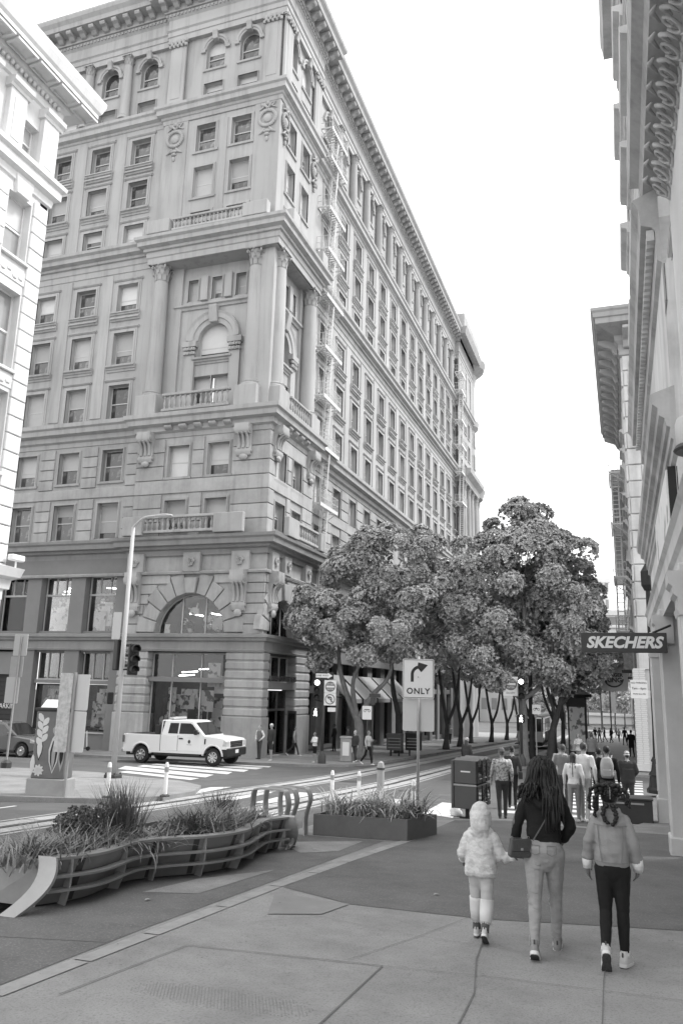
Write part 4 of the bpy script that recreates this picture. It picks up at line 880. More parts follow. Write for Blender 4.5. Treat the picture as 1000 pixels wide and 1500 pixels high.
for u in (20.25, 18.55, 17.05, 15.35, 13.8):
    o = WB.put('pilaster', cached('wpil', lambda: MB().box(-.4, .4, -.22, .03, 0, 2.15).mesh('pilaster', white_stone, bevel=.02)), wf, u, 19.9)
    put('pilaster_panel', cached('wpilp', lambda: MB().box(-.2, .2, -.03, .03, 0, 1.6).mesh('pilaster_panel', white_stone, bevel=.015)), o, (0, -.22, .25))
    put('capital', cached('wcap', lambda: MB().prism([(.02, 0), (-.26, 0), (-.3, .1), (-.42, .18), (-.44, .34), (.02, .36)], -.5, .5, 'x').mesh('capital', white_stone)), o, (0, 0, 2.12))
lsweep(WB, 'canopy_cornice', [(-19.2, 2), (-19.2, 20.75), (-32, 20.75)], [(0, 4.75), (.15, 4.8), (.18, 5.1), (.36, 5.2), (.45, 5.5), (0, 5.6)], white_stone)
cmr = WB.put('security_camera', MB().box(-.3, .3, -.12, .12, 0, .2).mesh('security_camera', white_p, bevel=.03), wf, 20.9, 5.75, .3); put('arm', MB().tube([(0, 0, -.35), (0, 0, 0)], .03, 6).mesh('arm', white_p), cmr)

# ------------------------------------------------------------ shoe shop building on the right
RB = Bld('shop_building', 'pale corner shop building with moulded belt cornices rising above a shoe shop on the right', 'building', (1, 15, -.7))
r1 = ('right', .78); rr = ('right', .66)
rcols = [19.0, 16.0, 13.0]
rh = [(u-.75, u+.75, a, b) for u in rcols for a, b in ((9.4, 11.8), (12.9, 15.1), (16.2, 18.4))]
RB.put('wall', wall_mesh(-20.9, -10.6, 3.8, 20.6, [(-b, -a, c, d) for a, b, c, d in rh], m=cream, depth=.3), r1, 0, 0)
RB.raw('wall', MB().box(.78, 6, 20.5, 20.88, -2, 20.6).mesh('wall', cream))
for a, b, c, d in rh:
    window(RB, r1, (a+b)/2, c, 1.5, d-c, cream, sill='ledge', fw=.2)
def rsweep(B, name, x, y0, y1, prof, m, ret=True):
    path = [(x+2.5, y1), (x, y1), (x, y0)] if ret else [(x, y1), (x, y0)]
    mb = MB(); sweep(mb, path, prof); B.raw(name, mb.mesh(name, m, fixn=False))
# outward is to the right of the path, so walk the face towards the camera with the street on the right
rsweep(RB, 'belt_cornice', .78, 10.0, 20.9, [(0, 4.82), (.05, 4.86), (.05, 4.98), (.08, 5.0), (.08, 5.14), (.12, 5.16), (.14, 5.26), (.2, 5.3), (.21, 5.4), (.27, 5.45), (.29, 5.58), (0, 5.68)], grey_stone)
rsweep(RB, 'dentil_cornice', .78, 10.6, 20.9, [(0, 7.7), (.06, 7.75), (.06, 8.2), (.1, 8.25), (.24, 8.3), (.26, 8.55), (.34, 8.7), (0, 8.85)], grey_stone)
mb = MB(); dentil_row(mb, [(.78, 20.9), (.78, 10.6)], .17, 8.08, 8.24, .2, .1); RB.raw('dentils', mb.mesh('dentils', cream), kind='stuff')
for z, d in ((12.3, .1), (15.6, .11), (18.9, .12)): rsweep(RB, 'string_course', .78, 10.6, 20.9, [(0, z), (d*.6, z+.05), (d, z+.25), (d, z+.35), (0, z+.42)], grey_stone)
rsweep(RB, 'roof_cornice', .78, 10.6, 20.9, [(0, 20.0), (.15, 20.05), (.2, 20.35), (.42, 20.45), (.46, 20.8), (.5, 21.0), (0, 21.1)], grey_stone)
for i in range(24):
    RB.put('quoin', cached(('quo', i % 2), lambda i=i: MB().box(0, .7 if i % 2 else .45, -.06, .03, 0, .42).mesh('quoin', cream, bevel=.02)), r1, 20.9, 9.2+i*.46)
lint = cream
rsweep(RB, 'shop_entablature', .78, 2, 20.9, [(.0, 3.3), (.06, 3.3), (.08, 3.55), (.13, 3.6), (.14, 3.78), (.19, 3.84), (0, 3.92)], cream)
RB.raw('lintel_soffit', MB().box(.72, 1.6, 2, 20.8, 3.28, 3.34).mesh('lintel_soffit', cream))
for u in (20.62, 15.25, 9.9):
    o = RB.put('shop_pilaster', cached('rpil', lambda: MB().box(-.26, .26, -.13, .3, 0, 4.6).mesh('shop_pilaster', mat('pale_grey_paint', .52, .6, .05, 2, dirt=.12, dscale=1.5, obj_coord=False), bevel=.02)), r1, u, -1.2)
    put('panel', cached('rpan', lambda: MB().box(-.14, .14, -.015, .02, 0, 3.1).mesh('panel', MATS['pale_grey_paint'], bevel=.01)), o, (0, -.13, .95))
    put('capital', cached('rcap', lambda: MB().prism([(.1, 0), (-.15, 0), (-.17, .08), (-.15, .1), (-.15, .2), (-.2, .24), (-.2, .32), (-.24, .36), (-.24, .5), (.1, .5)], -.3, .3, 'x').mesh('capital', MATS['pale_grey_paint'])), o, (0, 0, 4.0))
    put('base', cached('rbase', lambda: MB().box(-.3, .3, -.17, .3, 0, .82).mesh('base', MATS['pale_grey_paint'], bevel=.02)), o)
    if u > 20: put('socket_box', MB().box(-.05, .05, -.03, .02, 0, .12).mesh('socket_box', dgrey), o, (.05, -.15, 1.55))
for a, b in ((15.55, 20.35), (10.2, 14.95), (4.5, 9.6)):
    L = b-a
    o = RB.put('shop_window', cached(('rsw', L), lambda: MB().box(-L/2, L/2, .2, .9, 0, .85).mesh('bulkhead', MATS['pale_grey_paint'], bevel=.02)), r1, (a+b)/2, -1.15)
    put('pane', MB().box(-L/2, L/2, .5, .52, .85, 4.5).mesh('pane', pane_d), o); put('frame', MB().box(-.04, .04, .44, .54, .85, 4.5).mesh('frame', frame_l), o); put('frame', MB().box(-L/2, L/2, .43, .55, .83, .93).mesh('frame', frame_l), o)
# poster panel on the wall above the shop
o = RB.put('billboard', MB().box(-1.9, 1.9, -.1, .02, 0, .85).mesh('billboard', black), r1, 12.6, 3.98); put('poster', MB().box(-1.85, 1.85, -.02, 0, 0.03, .82).mesh('poster', mat('pale_poster_print', .75, .5, .1, .8, g2=.3, g2t=.6, g2scale=2)), o, (0, -.1, 0))
NB = Bld('near_building', 'pale smooth walled building with a scrolled frieze under its cornice, nearest on the right', 'building', (1, 6, -.3))
NB.raw('wall', MB().box(.92, 4, -6, 10.55, -1, 20).mesh('wall', mat('pale_smooth_wall', .6, .6, .04, .6, dirt=.12, dscale=.5, obj_coord=False)))
mb = MB(); sweep(mb, [(2.5, 10.57), (.92, 10.57), (.92, -6)], [(0, 8.75), (.14, 8.8), (.14, 8.86), (.32, 8.9), (.36, 9.1), (.48, 9.2), (.5, 9.6), (0, 9.8)]); NB.raw('cornice', mb.mesh('cornice', grey_stone, fixn=False))
def swag():
    mb = MB(); sp = [(.16*(1-t*.8)*math.cos(3+7.5*t)-.06, -.03-.02*t, .16*(1-t*.8)*math.sin(3+7.5*t)+.02) for t in np.linspace(0, 1, 15)]
    mb.tube(sp, [.028-.012*t for t in np.linspace(0, 1, 15)], 6); mb.tube([(.1, -.03, .02), (.22, -.06, .1), (.3, -.05, .02), (.27, -.04, -.08)], [.02, .034, .028, .012], 6)
    mb.tube([(-.2, -.03, -.08), (-.05, -.06, -.17), (.12, -.05, -.16), (.24, -.03, -.1)], [.012, .03, .03, .012], 6); mb.tube([(-.18, -.03, .14), (-.02, -.06, .22), (.14, -.04, .19)], [.012, .032, .012], 6)
    return mb.mesh('scroll_ornament', grey_stone, smooth=True)
for k in range(24):
    o = NB.put('scroll_ornament', cached('swag', swag), ('right', .86), 10.3-k*.36, 8.66, .03); o.rotation_euler.x = .75; o.scale = (.62, 1.0, 1.15)
# dome camera on a wall arm
cc = root('dome_camera', 'white dome security camera hanging from a wall bracket high on the right', 'security camera', (.79, 8.0, 4.33))
put('housing', MB().lathe([(.02, 0), (.17, -.02), (.19, -.08), (.19, -.3), (.17, -.33)], 20).mesh('housing', mat('pale_grey_housing', .5, .5, .05, 4), smooth=R(40)), cc, (0, 0, .25))
put('lens_ring', MB().lathe([(.2, -.30), (.22, -.34), (.2, -.36)], 20).mesh('lens_ring', dgrey, smooth=R(40)), cc, (0, 0, .25)); put('dome', MB().ball((0, 0, 0), .13, n=14, m=8).mesh('dome', pane_d, smooth=True), cc, (0, 0, -.12))
put('drop_pipe', MB().tube([(0, 0, .25), (-.02, 0, 1.4)], .038, 10).mesh('drop_pipe', MATS['pale_grey_housing'], smooth=True), cc); put('wall_arm', MB().tube([(-.02, 0, 1.38), (.17, -.1, 1.33)], [.04, .06], 10).mesh('wall_arm', MATS['pale_grey_housing'], smooth=True), cc)

# ------------------------------------------------------------ across the junction on the right
QB = Bld('quoined_building', 'tall narrow stone block with rusticated corner and a very deep bracketed cornice across the junction', 'building', (2, 50, -1.8))
QB.raw('wall', MB().box(.8, 14, 43.4, 64, -3, 22.5).mesh('wall', cream))
qf, qr = ('front', 43.4), ('right', .8)
for i in range(20):
    z = 3.2+i*.9
    for j in range(3): QB.put('stone', bx(.62 if (i+j) % 2 else .7, .1, .84, cream, .03), qf, .82+.34+j*.7, z)
    QB.put('stone', bx(1.1 if i % 2 else .8, .08, .84, cream, .03), qr, 43.4+.5, z)
mb = MB(); sweep(mb, [(14, 43.4), (.8, 43.4), (.8, 64)][::-1][::-1] if False else [(14, 43.4), (.8, 43.4)][::-1] if False else [(.8, 64), (.8, 43.4), (14, 43.4)], [(0, 20.2), (.15, 20.3), (.15, 20.9), (.3, 21.1), (.35, 21.4), (1.28, 21.8), (1.3, 22.1), (1.38, 22.15), (1.42, 22.4), (1.5, 22.5), (1.52, 22.65), (0, 22.9)])
QB.raw('cornice', mb.mesh('cornice', stone, fixn=True))
qbr = cached('qbr', lambda: MB().prism([(.02, 0), (-1.0, 0), (-1.05, -.2), (-.7, -.42), (-.3, -.6), (-.15, -.95), (.02, -1.0)], -.2, .2, 'x').mesh('bracket', stone, bevel=.03))
for k in range(14): QB.put('bracket', qbr, qr, 44.2+k*1.4, 21.62, .2)
for k in range(6): QB.put('bracket', qbr, qf, 1.1+k*1.4, 21.62, .2)
brickm = mat('white_glazed_brick', .62, .5, .08, 6, dirt=.1, dscale=2)
brk = cached('brk', lambda: MB().box(-.137, .137, -.012, .02, 0, .088).mesh('brick', brickm, bevel=.006))
pier = QB.put('brick_pier', MB().box(-.29, .29, 0, .6, 0, 4.9).mesh('brick_pier', mat('mortar', .4, .9, .1)), ('front', 42.9), .76, -1.7)
for i in range(46):
    for j in range(2): put('brick', brk, pier, (-.145+.29*j+(.03 if i % 2 else -.0), 0, .35+.1*i))
put('base', MB().box(-.31, .31, -.05, .5, 0, .33).mesh('base', cream, bevel=.02), pier)
for k in range(5):
    QB.put('shop_window', MB().box(-1.6, 1.6, -.1, .03, 0, 3.6).mesh('shop_window', pane_d), qr, 46.2+3.7*k, -2.0-.12*k); QB.put('shop_pilaster', bx(.5, .2, 5.0, dgrey), qr, 44.3+3.7*k, -2.1-.12*k)
for k in range(5):
    for z in (5.5, 9.2, 12.9, 16.6): window(QB, qr, 46.2+3.7*k, z, 1.5, 2.3, cream, sill='ledge')
fe2 = fire_escape('iron fire escape with balconies on the right side building above the dark tree', 0, 4.2, [6.0, 9.6, 13.2, 16.8], 0, 1.0)
fe2.location = (.76, 57, 6.0); fe2.rotation_euler = (0, 0, PI)
for o in fe2.children_recursive:
    o.data = o.data.copy() if False else o.data
FBB = Bld('far_block', 'long grey block with plain windows further down the right side', 'building', (2, 90, -3))
FBB.raw('wall', MB().box(.9, 14, 64.2, 120, -5, 19).mesh('wall', grey_stone))
for k in range(14):
    for z in (3, 7, 11, 15): FBB.put('window', cached('fbw', lambda: MB().box(-.8, .8, -.05, .03, 0, 2.2).mesh('window', pane_m)), ('right', .9), 67+3.8*k, z)
mb = MB(); sweep(mb, [(.9, 120), (.9, 64.2), (14, 64.2)], [(0, 18), (.3, 18.2), (.9, 18.6), (1, 19.2), (0, 19.4)]); FBB.raw('cornice', mb.mesh('cornice', stone))
for k in range(14): FBB.put('shop_front', cached('fbs', lambda: MB().box(-1.5, 1.5, -.06, .03, 0, 3.4).mesh('shop_front', pane_d)), ('right', .9), 67+3.8*k, -2.6-.12*k)
# buildings closing the view at the end of the street
farw = mat('far_pale_wall', .62, .9, .05, .3, obj_coord=False); farw2 = mat('far_grey_wall', .42, .9, .05, .3, obj_coord=False); farg = mat('far_window_band', .22, .3, .2, .2, obj_coord=False)
def far_building(label, x0, x1, y, h, m, floors, bays, z0=-6, band=False):
    B = Bld('distant_building', label, 'building', ((x0+x1)/2, y, z0)); fac = ('front', y)
    B.raw('wall', MB().box(x0, x1, y, y+20, z0, h).mesh('wall', m)); fh_ = (h+3)/floors
    B.raw('parapet', MB().box(x0-.4, x1+.4, y-.4, y+1, h-.9, h+.3).mesh('parapet', m))
    for f in range(floors):
        zz = -3+f*fh_+.9
        if band: B.put('window_band', cached(('wb', x1-x0, round(fh_, 2)), lambda: MB().box(-(x1-x0)/2+.5, (x1-x0)/2-.5, -.06, .05, 0, fh_*.45).mesh('window_band', farg)), fac, (x0+x1)/2, zz); B.put('floor_ledge', cached(('fl', x1-x0), lambda: MB().box(-(x1-x0)/2, (x1-x0)/2, -.5, .05, 0, .35).mesh('floor_ledge', m)), fac, (x0+x1)/2, zz-.7)
        else:
            for b in range(bays): B.put('window', cached(('fw', round((x1-x0)/bays, 2), round(fh_, 2)), lambda: MB().box(-(x1-x0)/bays*.28, (x1-x0)/bays*.28, -.05, .05, 0, fh_*.55).mesh('window', farg)), fac, x0+(b+.5)*(x1-x0)/bays, zz)
    return B
far_building('pale stepped building with horizontal bands closing the end of the street', -13, 3, 195, 21, farw, 6, 6, band=True)
far_building('pale upper block standing behind the banded building at the street end', -9, -2.2, 216, 31.5, farw, 8, 5)
far_building('grey building at the street end behind the tree trunks', -32, -13.5, 190, 16, farw2, 4, 8)
far_building('pale low building far behind the left row of tree trunks', -58, -33, 186, 14, farw, 4, 9)
far_building('grey block at the street end beyond the far right shops', 3.5, 22, 188, 18, farw2, 5, 7)
# ------------------------------------------------------------ trees
leaf_m = mat('ficus_leaf', .46, .38, .4, .9, spec=.5, obj_coord=False)
bark = mat('ficus_bark', .2, .9, .25, 3, bump=.5, bscale=14, dirt=.3, dscale=1.2); bark_d = mat('dark_bark', .08, .9, .25, 3, bump=.5, bscale=14)
def np_mesh(name, V, F, m, smooth=False):
    me = bpy.data.meshes.new(name); me.vertices.add(len(V)); me.vertices.foreach_set('co', np.asarray(V, np.float32).ravel())
    F = np.asarray(F, np.int32); k = F.shape[1]; me.loops.add(F.size); me.loops.foreach_set('vertex_index', F.ravel())
    me.polygons.add(len(F)); me.polygons.foreach_set('loop_start', np.arange(0, F.size, k, dtype=np.int32)); me.polygons.foreach_set('loop_total', np.full(len(F), k, np.int32))
    me.materials.append(m); me.update(calc_edges=True)
    if smooth: me.polygons.foreach_set('use_smooth', [True]*len(F))
    return me
def unit(v): return v/np.maximum(np.linalg.norm(v, axis=-1, keepdims=True), 1e-9)
def rosettes(C, N, size, per, rg, droop=.35):
    """leaf rosettes at points C facing N: each leaf a folded pair of quads"""
    n = len(C); N = unit(N); ref = np.where(np.abs(N[:, 2:3]) < .9, np.array([[0, 0, 1.]]), np.array([[1., 0, 0]])); A = unit(np.cross(N, ref)); B = np.cross(N, A)
    C = np.repeat(C, per, 0); N = np.repeat(N, per, 0); A = np.repeat(A, per, 0); B = np.repeat(B, per, 0)
    ang = np.tile(np.arange(per)*2*PI/per, n)+np.repeat(rg.uniform(0, 6, n), per)+rg.normal(0, .25, n*per)
    sp = rg.uniform(.35, 1.25, n*per)[:, None]       # how far the leaf opens from the twig direction
    rad = A*np.cos(ang)[:, None]+B*np.sin(ang)[:, None]
    D = unit(N*np.cos(sp)+rad*np.sin(sp)); S = unit(np.cross(D, N)+1e-6); L = size*rg.uniform(.7, 1.3, n*per)[:, None]; w = L*.27
    up = np.cross(S, D)
    tip = C+D*L+up*L*rg.uniform(-.1, .12, (n*per, 1))-np.array([[0, 0, 1]])*L*droop*.3; mid = C+D*L*.55+up*L*.12
    V = np.stack([C, mid+S*w, tip, mid-S*w], 1).reshape(-1, 3); b = np.arange(n*per)[:, None]*4
    return V, b+np.array([[0, 3, 2, 1]])
def crown_mesh(center, blobs, rg, nclump, nros, size, per=8, cl_r=(.55, .95), name='crown', m=None, flat=.85):
    """blobs: list of (x,y,z,rx,ry,rz) in tree space; clumps sit on their outer shells"""
    blobs = np.array(blobs, float); vol = blobs[:, 3]*blobs[:, 4]; pick = rg.choice(len(blobs), nclump, p=vol/vol.sum())
    d = unit(rg.normal(0, 1, (nclump, 3))+np.array([[0, 0, .15]])); b = blobs[pick]; rr = rg.uniform(.72, 1.0, (nclump, 1))
    cc = b[:, :3]+d*b[:, 3:]*rr
    # drop clumps buried deep inside another blob
    keep = np.ones(nclump, bool)
    for q in blobs: keep &= ~((((cc-q[:3])/q[3:])**2).sum(1) < .35)
    cc, d = cc[keep], d[keep]; R_ = rg.uniform(*cl_r, len(cc))
    dd = unit(rg.normal(0, 1, (len(cc), nros, 3))+d[:, None]*.75+np.array([0, 0, .45])); rad = R_[:, None, None]*rg.uniform(.75, 1.05, (len(cc), nros, 1))
    P = cc[:, None]+dd*rad*np.array([1, 1, flat]); V, F = rosettes(P.reshape(-1, 3), dd.reshape(-1, 3), size, per, rg)
    return np_mesh(name, V, F, m or leaf_m), cc
def trunk_mesh(paths, m, name='trunk'):
    mb = MB()
    for pts, r0, r1 in paths:
        q = [Vector(p) for p in pts]; fine = []; n = 5
        for i in range(len(q)-1):
            a, b, c, d = q[max(i-1, 0)], q[i], q[i+1], q[min(i+2, len(q)-1)]
            for k in range(n):
                t = k/n; fine.append(.5*((2*b)+(c-a)*t+(2*a-5*b+4*c-d)*t*t+(3*b-a-3*c+d)*t**3))
        fine.append(q[-1]); L = len(fine)
        mb.tube(fine, [r0+(r1-r0)*(k/(L-1))**.8+(.35*r0*max(0, 1-k/3) if pts[0][2] <= 0 else 0)+.06*r0*math.sin(k*2.1) for k in range(L)], 10)
    return mb.mesh(name, m, smooth=True)
def tree(label, x, y, dz, blobs, paths, seed, nclump, nros, size, bm_=bark, cl=(.55, .95), group='street trees along the two pavements', per=8):
    rg = np.random.default_rng(seed); t = root('street_tree', label, 'tree', (x, y, gz(x, y)+dz), 0, group)
    cm, cc = crown_mesh(None, blobs, rg, nclump, nros, size, per, cl); put('crown', cm, t, kind='stuff')
    put('trunk', trunk_mesh(paths, bm_), t)
    tips = [Vector(p[0][-1]) for p in paths]; mb = MB()
    for c in cc[::4]:
        c = Vector(c); tp = min(tips, key=lambda q: (q-c).length+max(0, q.z-c.z)*2); mid = tp.lerp(c, .5)+Vector((0, 0, -.2)); mb.tube([tp, mid, c], [.05, .035, .015], 5)
    put('branches', mb.mesh('branches', bm_), t, kind='stuff')
    sq = put('tree_pit', MB().box(-.6, .6, -.6, .6, -.05, .012).mesh('tree_pit', bark_d), t)
    return t
# left row (first one stands by the newspaper racks)
tree('big leafy tree with a forked pale trunk beside the far left newspaper racks', -14.0, 43.2, 0,
     [(.2, 0, 9.5, 2.6, 2.6, 2.8), (2.6, .4, 9.8, 2.7, 2.4, 3.3), (.9, -.3, 11.0, 2.0, 2.0, 1.7), (-1.6, -.3, 7.6, 2.2, 2.2, 2.3), (4.0, .3, 7.6, 2.0, 2.2, 2.5), (1.2, -1.2, 7.0, 2.4, 1.8, 1.9), (-2.2, .2, 5.9, 1.1, 1.5, 1.0), (1.8, -.6, 11.0, 2.0, 2.0, 1.8)],
     [([(0, 0, 0), (.02, 0, 1.4), (-.1, 0, 2.3)], .27, .24), ([(-.1, 0, 2.1), (-.8, 0, 3.6), (-1.3, .1, 5.2), (-1.3, .2, 7)], .2, .09), ([(-.1, 0, 2.2), (-.35, -.2, 4), (.1, -.2, 5.5), (.3, 0, 8)], .16, .07), ([(0, 0, 2.2), (.7, 0, 3.4), (1.7, .1, 4.6), (1.9, .2, 6.5)], .18, .08)], 1, 150, 170, .165, cl=(.5, .9), per=9)
tree('leafy tree with a dark twin trunk standing behind the turn arrow sign', -14.2, 52.4, 0,
     [(.5, 0, 9.4, 2.8, 2.6, 3.2), (3.0, 0, 9.6, 2.4, 2.6, 3.4), (-1.5, 0, 8, 1.8, 2.2, 2.4)], [([(0, 0, 0), (.05, 0, 2), (-.4, 0, 4), (-.6, 0, 6.5)], .26, .12), ([(.05, 0, 1.9), (.8, 0, 3.8), (1.2, 0, 6)], .18, .09)], 2, 75, 120, .2, bark_d)
for k, (x, y) in enumerate([(-13.0, 61.7), (-13.3, 68.9), (-14.4, 80), (-13.3, 86), (-13.2, 97), (-13.2, 108)]):
    lab = ['third tree of the left row, dark slim trunk right of the arrow sign', 'fourth tree of the left row, dark trunk forking low', 'fifth tree of the left row with a thin leaning trunk', 'sixth tree of the left row, thin trunk near the cable car', 'slim tree far down the left row beside the cable car', 'last small tree visible far down the left row'][k]
    tree(lab, x, y, 0, [(0, 0, 10.2, 2.7, 2.7, 3.4), (2.0, 0, 9.0, 2.4, 2.4, 3.0), (-1.4, 0, 8.2, 2.0, 2.2, 2.4), (1.0, 0, 12.6, 1.7, 1.7, 1.6)],
         [([(0, 0, 0), (.1, 0, 1.8), (-.2, 0, 3.6), (-.6, 0, 6.4)], .22, .1), ([(.1, 0, 1.9), (.7, .1, 3.4), (1.1, 0, 6)], .15, .08)], 10+k, 50, 80, .25, bark_d, per=7)
tree('tallest leafy tree with pale spreading branches beside the far traffic signal', -5.2, 44.7, 0,
     [(.2, 0, 10.9, 2.6, 2.4, 2.6), (-2.0, 0, 9.6, 2.3, 2.3, 2.8), (2.2, 0, 9.7, 2.2, 2.3, 2.6), (-3.0, -.2, 7.6, 1.9, 2.1, 2.2), (0, -1.2, 8.2, 2.6, 1.8, 2.2), (2.9, 0, 7.6, 1.5, 2.0, 2.0), (-1.2, -.6, 5.7, 2.0, 1.8, 1.3), (1.6, -.4, 5.9, 1.4, 1.6, 1.2), (-.2, 0, 12.9, 1.6, 1.6, 1.2), (.1, 0, 12.0, 1.5, 1.5, 1.3), (.6, -.8, 10.6, 1.6, 1.5, 1.5)],
     [([(0, 0, 0), (.03, 0, 2), (-.05, 0, 3.7)], .25, .21), ([(-.05, 0, 3.5), (-.1, 0, 5), (.2, 0, 7.5), (.1, 0, 9.5)], .18, .09), ([(-.02, 0, 3.4), (-.8, -.1, 4.0), (-1.9, -.1, 4.9), (-2.3, 0, 6.6)], .13, .07), ([(.02, 0, 3.4), (.8, 0, 4.0), (1.5, 0, 5.0), (1.7, 0, 7)], .15, .08)], 3, 175, 170, .165, cl=(.5, .9), per=9)
tree('dark leaning tree in shade right of the cable car, near the walking crowd', -4.0, 47.2, 0,
     [(1.2, .3, 7.6, 1.9, 2.2, 2.4), (2.1, .5, 6.2, 1.4, 2.0, 1.9), (.6, .3, 9.0, 2.2, 2.2, 2.6), (1.4, .2, 5.2, 1.5, 1.6, .9)], [([(0, 0, 0), (.15, 0, 1.8), (.7, 0, 3.6), (1.0, 0, 6)], .24, .12), ([(.6, 0, 3.2), (1.6, .2, 4.3), (2.2, .3, 5.6)], .12, .06), ([(.35, 0, 2.6), (-.1, 0, 4.2), (-.2, 0, 6)], .12, .06)], 4, 80, 120, .19, bark_d)
for k, (x, y) in enumerate([(-5.6, 52.5), (-5.0, 62), (-5.2, 74), (-5.2, 90)]):
    tree(['slim tree right of the signal pole with a straight trunk', 'tree behind the slim tree on the right row, mostly hidden', 'tree further down the right row behind the lamp post', 'farthest tree of the right row by the street end'][k], x, y, 0,
         [(0, 0, 9.2, 2.6, 2.6, 3.0), (1.6, 0, 7.8, 2.0, 2.2, 2.2), (-1.4, 0, 8.0, 1.9, 2.2, 2.4)], [([(0, 0, 0), (.05, 0, 2.2), (.0, 0, 4.2), (.2, 0, 7)], .2, .1), ([(0, 0, 2.4), (-.6, 0, 4), (-.9, 0, 6)], .12, .07)], 30+k, 50, 80, .25, bark_d, per=7)
for k, (x, y) in enumerate([(-10, 150), (-4, 160), (-1.5, 140), (0, 168), (-16, 158), (-7, 172)]):
    tree(['small round street tree far off in the pale street end, left', 'small tree far off between the lamp posts at the street end', 'low leafy tree far off beside the right shops', 'tiny far tree at the right of the street end', 'far tree beyond the cable car', 'far tree in front of the banded building'][k], x, y, 0, [(0, 0, 5.5, 2, 2, 1.5), (1, 0, 4.8, 1.5, 1.6, 1.0)], [([(0, 0, 0), (0, 0, 2), (.1, 0, 4.5)], .15, .08)], 60+k, 18, 26, .55, bark_d, cl=(.5, .9), group='small trees far away at the street end', per=6)
# ------------------------------------------------------------ strap-leaved planting
blade_m = mat('strap_leaf', .22, .45, .35, 2, spec=.45, obj_coord=False); blade_d = mat('dark_rush', .13, .5, .35, 2, spec=.4, obj_coord=False); blade_p = mat('pale_strap_leaf', .5, .5, .3, 2, spec=.4, obj_coord=False)
def blades(rg, n, spread, L, w, lean, curve, seg=5, z0=0.0):
    base = np.stack([rg.normal(0, spread[0], n), rg.normal(0, spread[1], n), np.full(n, z0)], 1); a = rg.uniform(0, 2*PI, n); out = np.stack([np.cos(a), np.sin(a), np.zeros(n)], 1)
    side = np.stack([-np.sin(a), np.cos(a), np.zeros(n)], 1); ln = L*rg.uniform(.6, 1.15, n); th0 = np.abs(rg.normal(lean, .2, n)); cv = curve*rg.uniform(.6, 1.4, n)
    P = base.copy(); rows = []
    for k in range(seg+1):
        t = k/seg; ww = (w*(1-.9*t**2))*np.ones(n); rows.append(P-side*ww[:, None]); rows.append(P+side*ww[:, None])
        th = th0+cv*t; P = P+(out*np.sin(th)[:, None]+np.array([[0, 0, 1]])*np.cos(th)[:, None])*(ln/seg)[:, None]
    V = np.stack(rows, 1).reshape(-1, 3); m = 2*(seg+1); b = np.arange(n)[:, None]*m
    F = np.concatenate([b+np.array([[2*k, 2*k+1, 2*k+3, 2*k+2]]) for k in range(seg)], 0); return V, F
def strap_plant(name, label, cat, x, y, z, n, spread, L, w, lean, curve, m, seed, group=None):
    rg = np.random.default_rng(seed); V, F = blades(rg, n, spread, L, w, lean, curve)
    o = put(name, np_mesh(name, V, F, m), loc=(x, y, z)); return tag(o, label, cat, group)
# ------------------------------------------------------------ wavy planter bench on the left
pm_ = mat('planter_panel', .22, .5, .15, 2.5, dirt=.35, dscale=2.5, spec=.4); pr_ = mat('planter_rail', .40, .4, .1, 4, metal=.3, dirt=.2, dscale=4); soil = mat('soil', .05, .95, .3, 8, bump=.6, bscale=25)
def catmull(P, n=8):
    q = [Vector(p) for p in P]; out = []
    for i in range(len(q)-1):
        a, b, c, d = q[max(i-1, 0)], q[i], q[i+1], q[min(i+2, len(q)-1)]
        for k in range(n):
            t = k/n; out.append(.5*((2*b)+(c-a)*t+(2*a-5*b+4*c-d)*t*t+(3*b-a-3*c+d)*t**3))
    return out+[q[-1]]
wv = catmull([(-5.86, 7.32), (-5.68, 7.85), (-5.80, 8.75), (-5.62, 9.25), (-5.28, 9.75), (-5.17, 10.35), (-5.32, 11.1), (-5.42, 11.7), (-5.28, 12.25)], 9)
X0, Y0 = -5.6, 9.6; Z0 = gz(X0, Y0)
bench = root('planter', 'long wavy metal planter bench with two curved rails along the kerb', 'planter', (X0, Y0, Z0))
LEAN, HT = .20, .50
def wp(i, h, o=0.0):
    p = wv[i]; t = (wv[min(i+1, len(wv)-1)]-wv[max(i-1, 0)]).normalized(); nn = Vector((t.y, -t.x)); q = p+nn*(o+LEAN*h/HT)
    return (q.x-X0, q.y-Y0, gz(q.x, q.y)+h-Z0)
N_ = len(wv)
def band(h0, h1, o0, o1, name, m, bev=0, i0=0, i1=None):
    mb = MB(); mb.rings([[wp(i, h0, o0), wp(i, h0, o1), wp(i, h1, o1), wp(i, h1, o0)] for i in range(i0, i1 or N_)]); return put(name, mb.mesh(name, m, smooth=R(35)), bench)
band(.02, HT-.03, -.03, 0, 'back_panel', pm_)
band(HT-.03, HT, -.14, .03, 'top_rail', pr_); band(.30, .325, .02, .13, 'seat_rail', pr_); band(.16, .185, .04, .17, 'seat_rail', pr_)
for i in range(5, N_-2, 10):
    mb = MB(); p = wv[i]; t = (wv[i+1]-wv[i-1]).normalized()*.011
    mb.rings([[tuple(Vector(wp(i, h, o))+Vector((t.x*s, t.y*s, 0))) for o, s in ((-.02, -1), (d, -1), (d, 1), (-.02, 1))] for h, d in ((0, .12), (.17, .12), (.31, .08), (HT-.03, .015))])
    put('rib', mb.mesh('rib', pr_), bench)
for i in range(6, N_-2, 9): put('panel_seam', MB().rings([[wp(i, .03, .001), wp(i, .03, .004), wp(i, HT-.04, .004), wp(i, HT-.04, .001)], [wp(i+1, .03, .001), wp(i+1, .03, .004), wp(i+1, HT-.04, .004), wp(i+1, HT-.04, .001)]]).mesh('panel_seam', dgrey), bench)
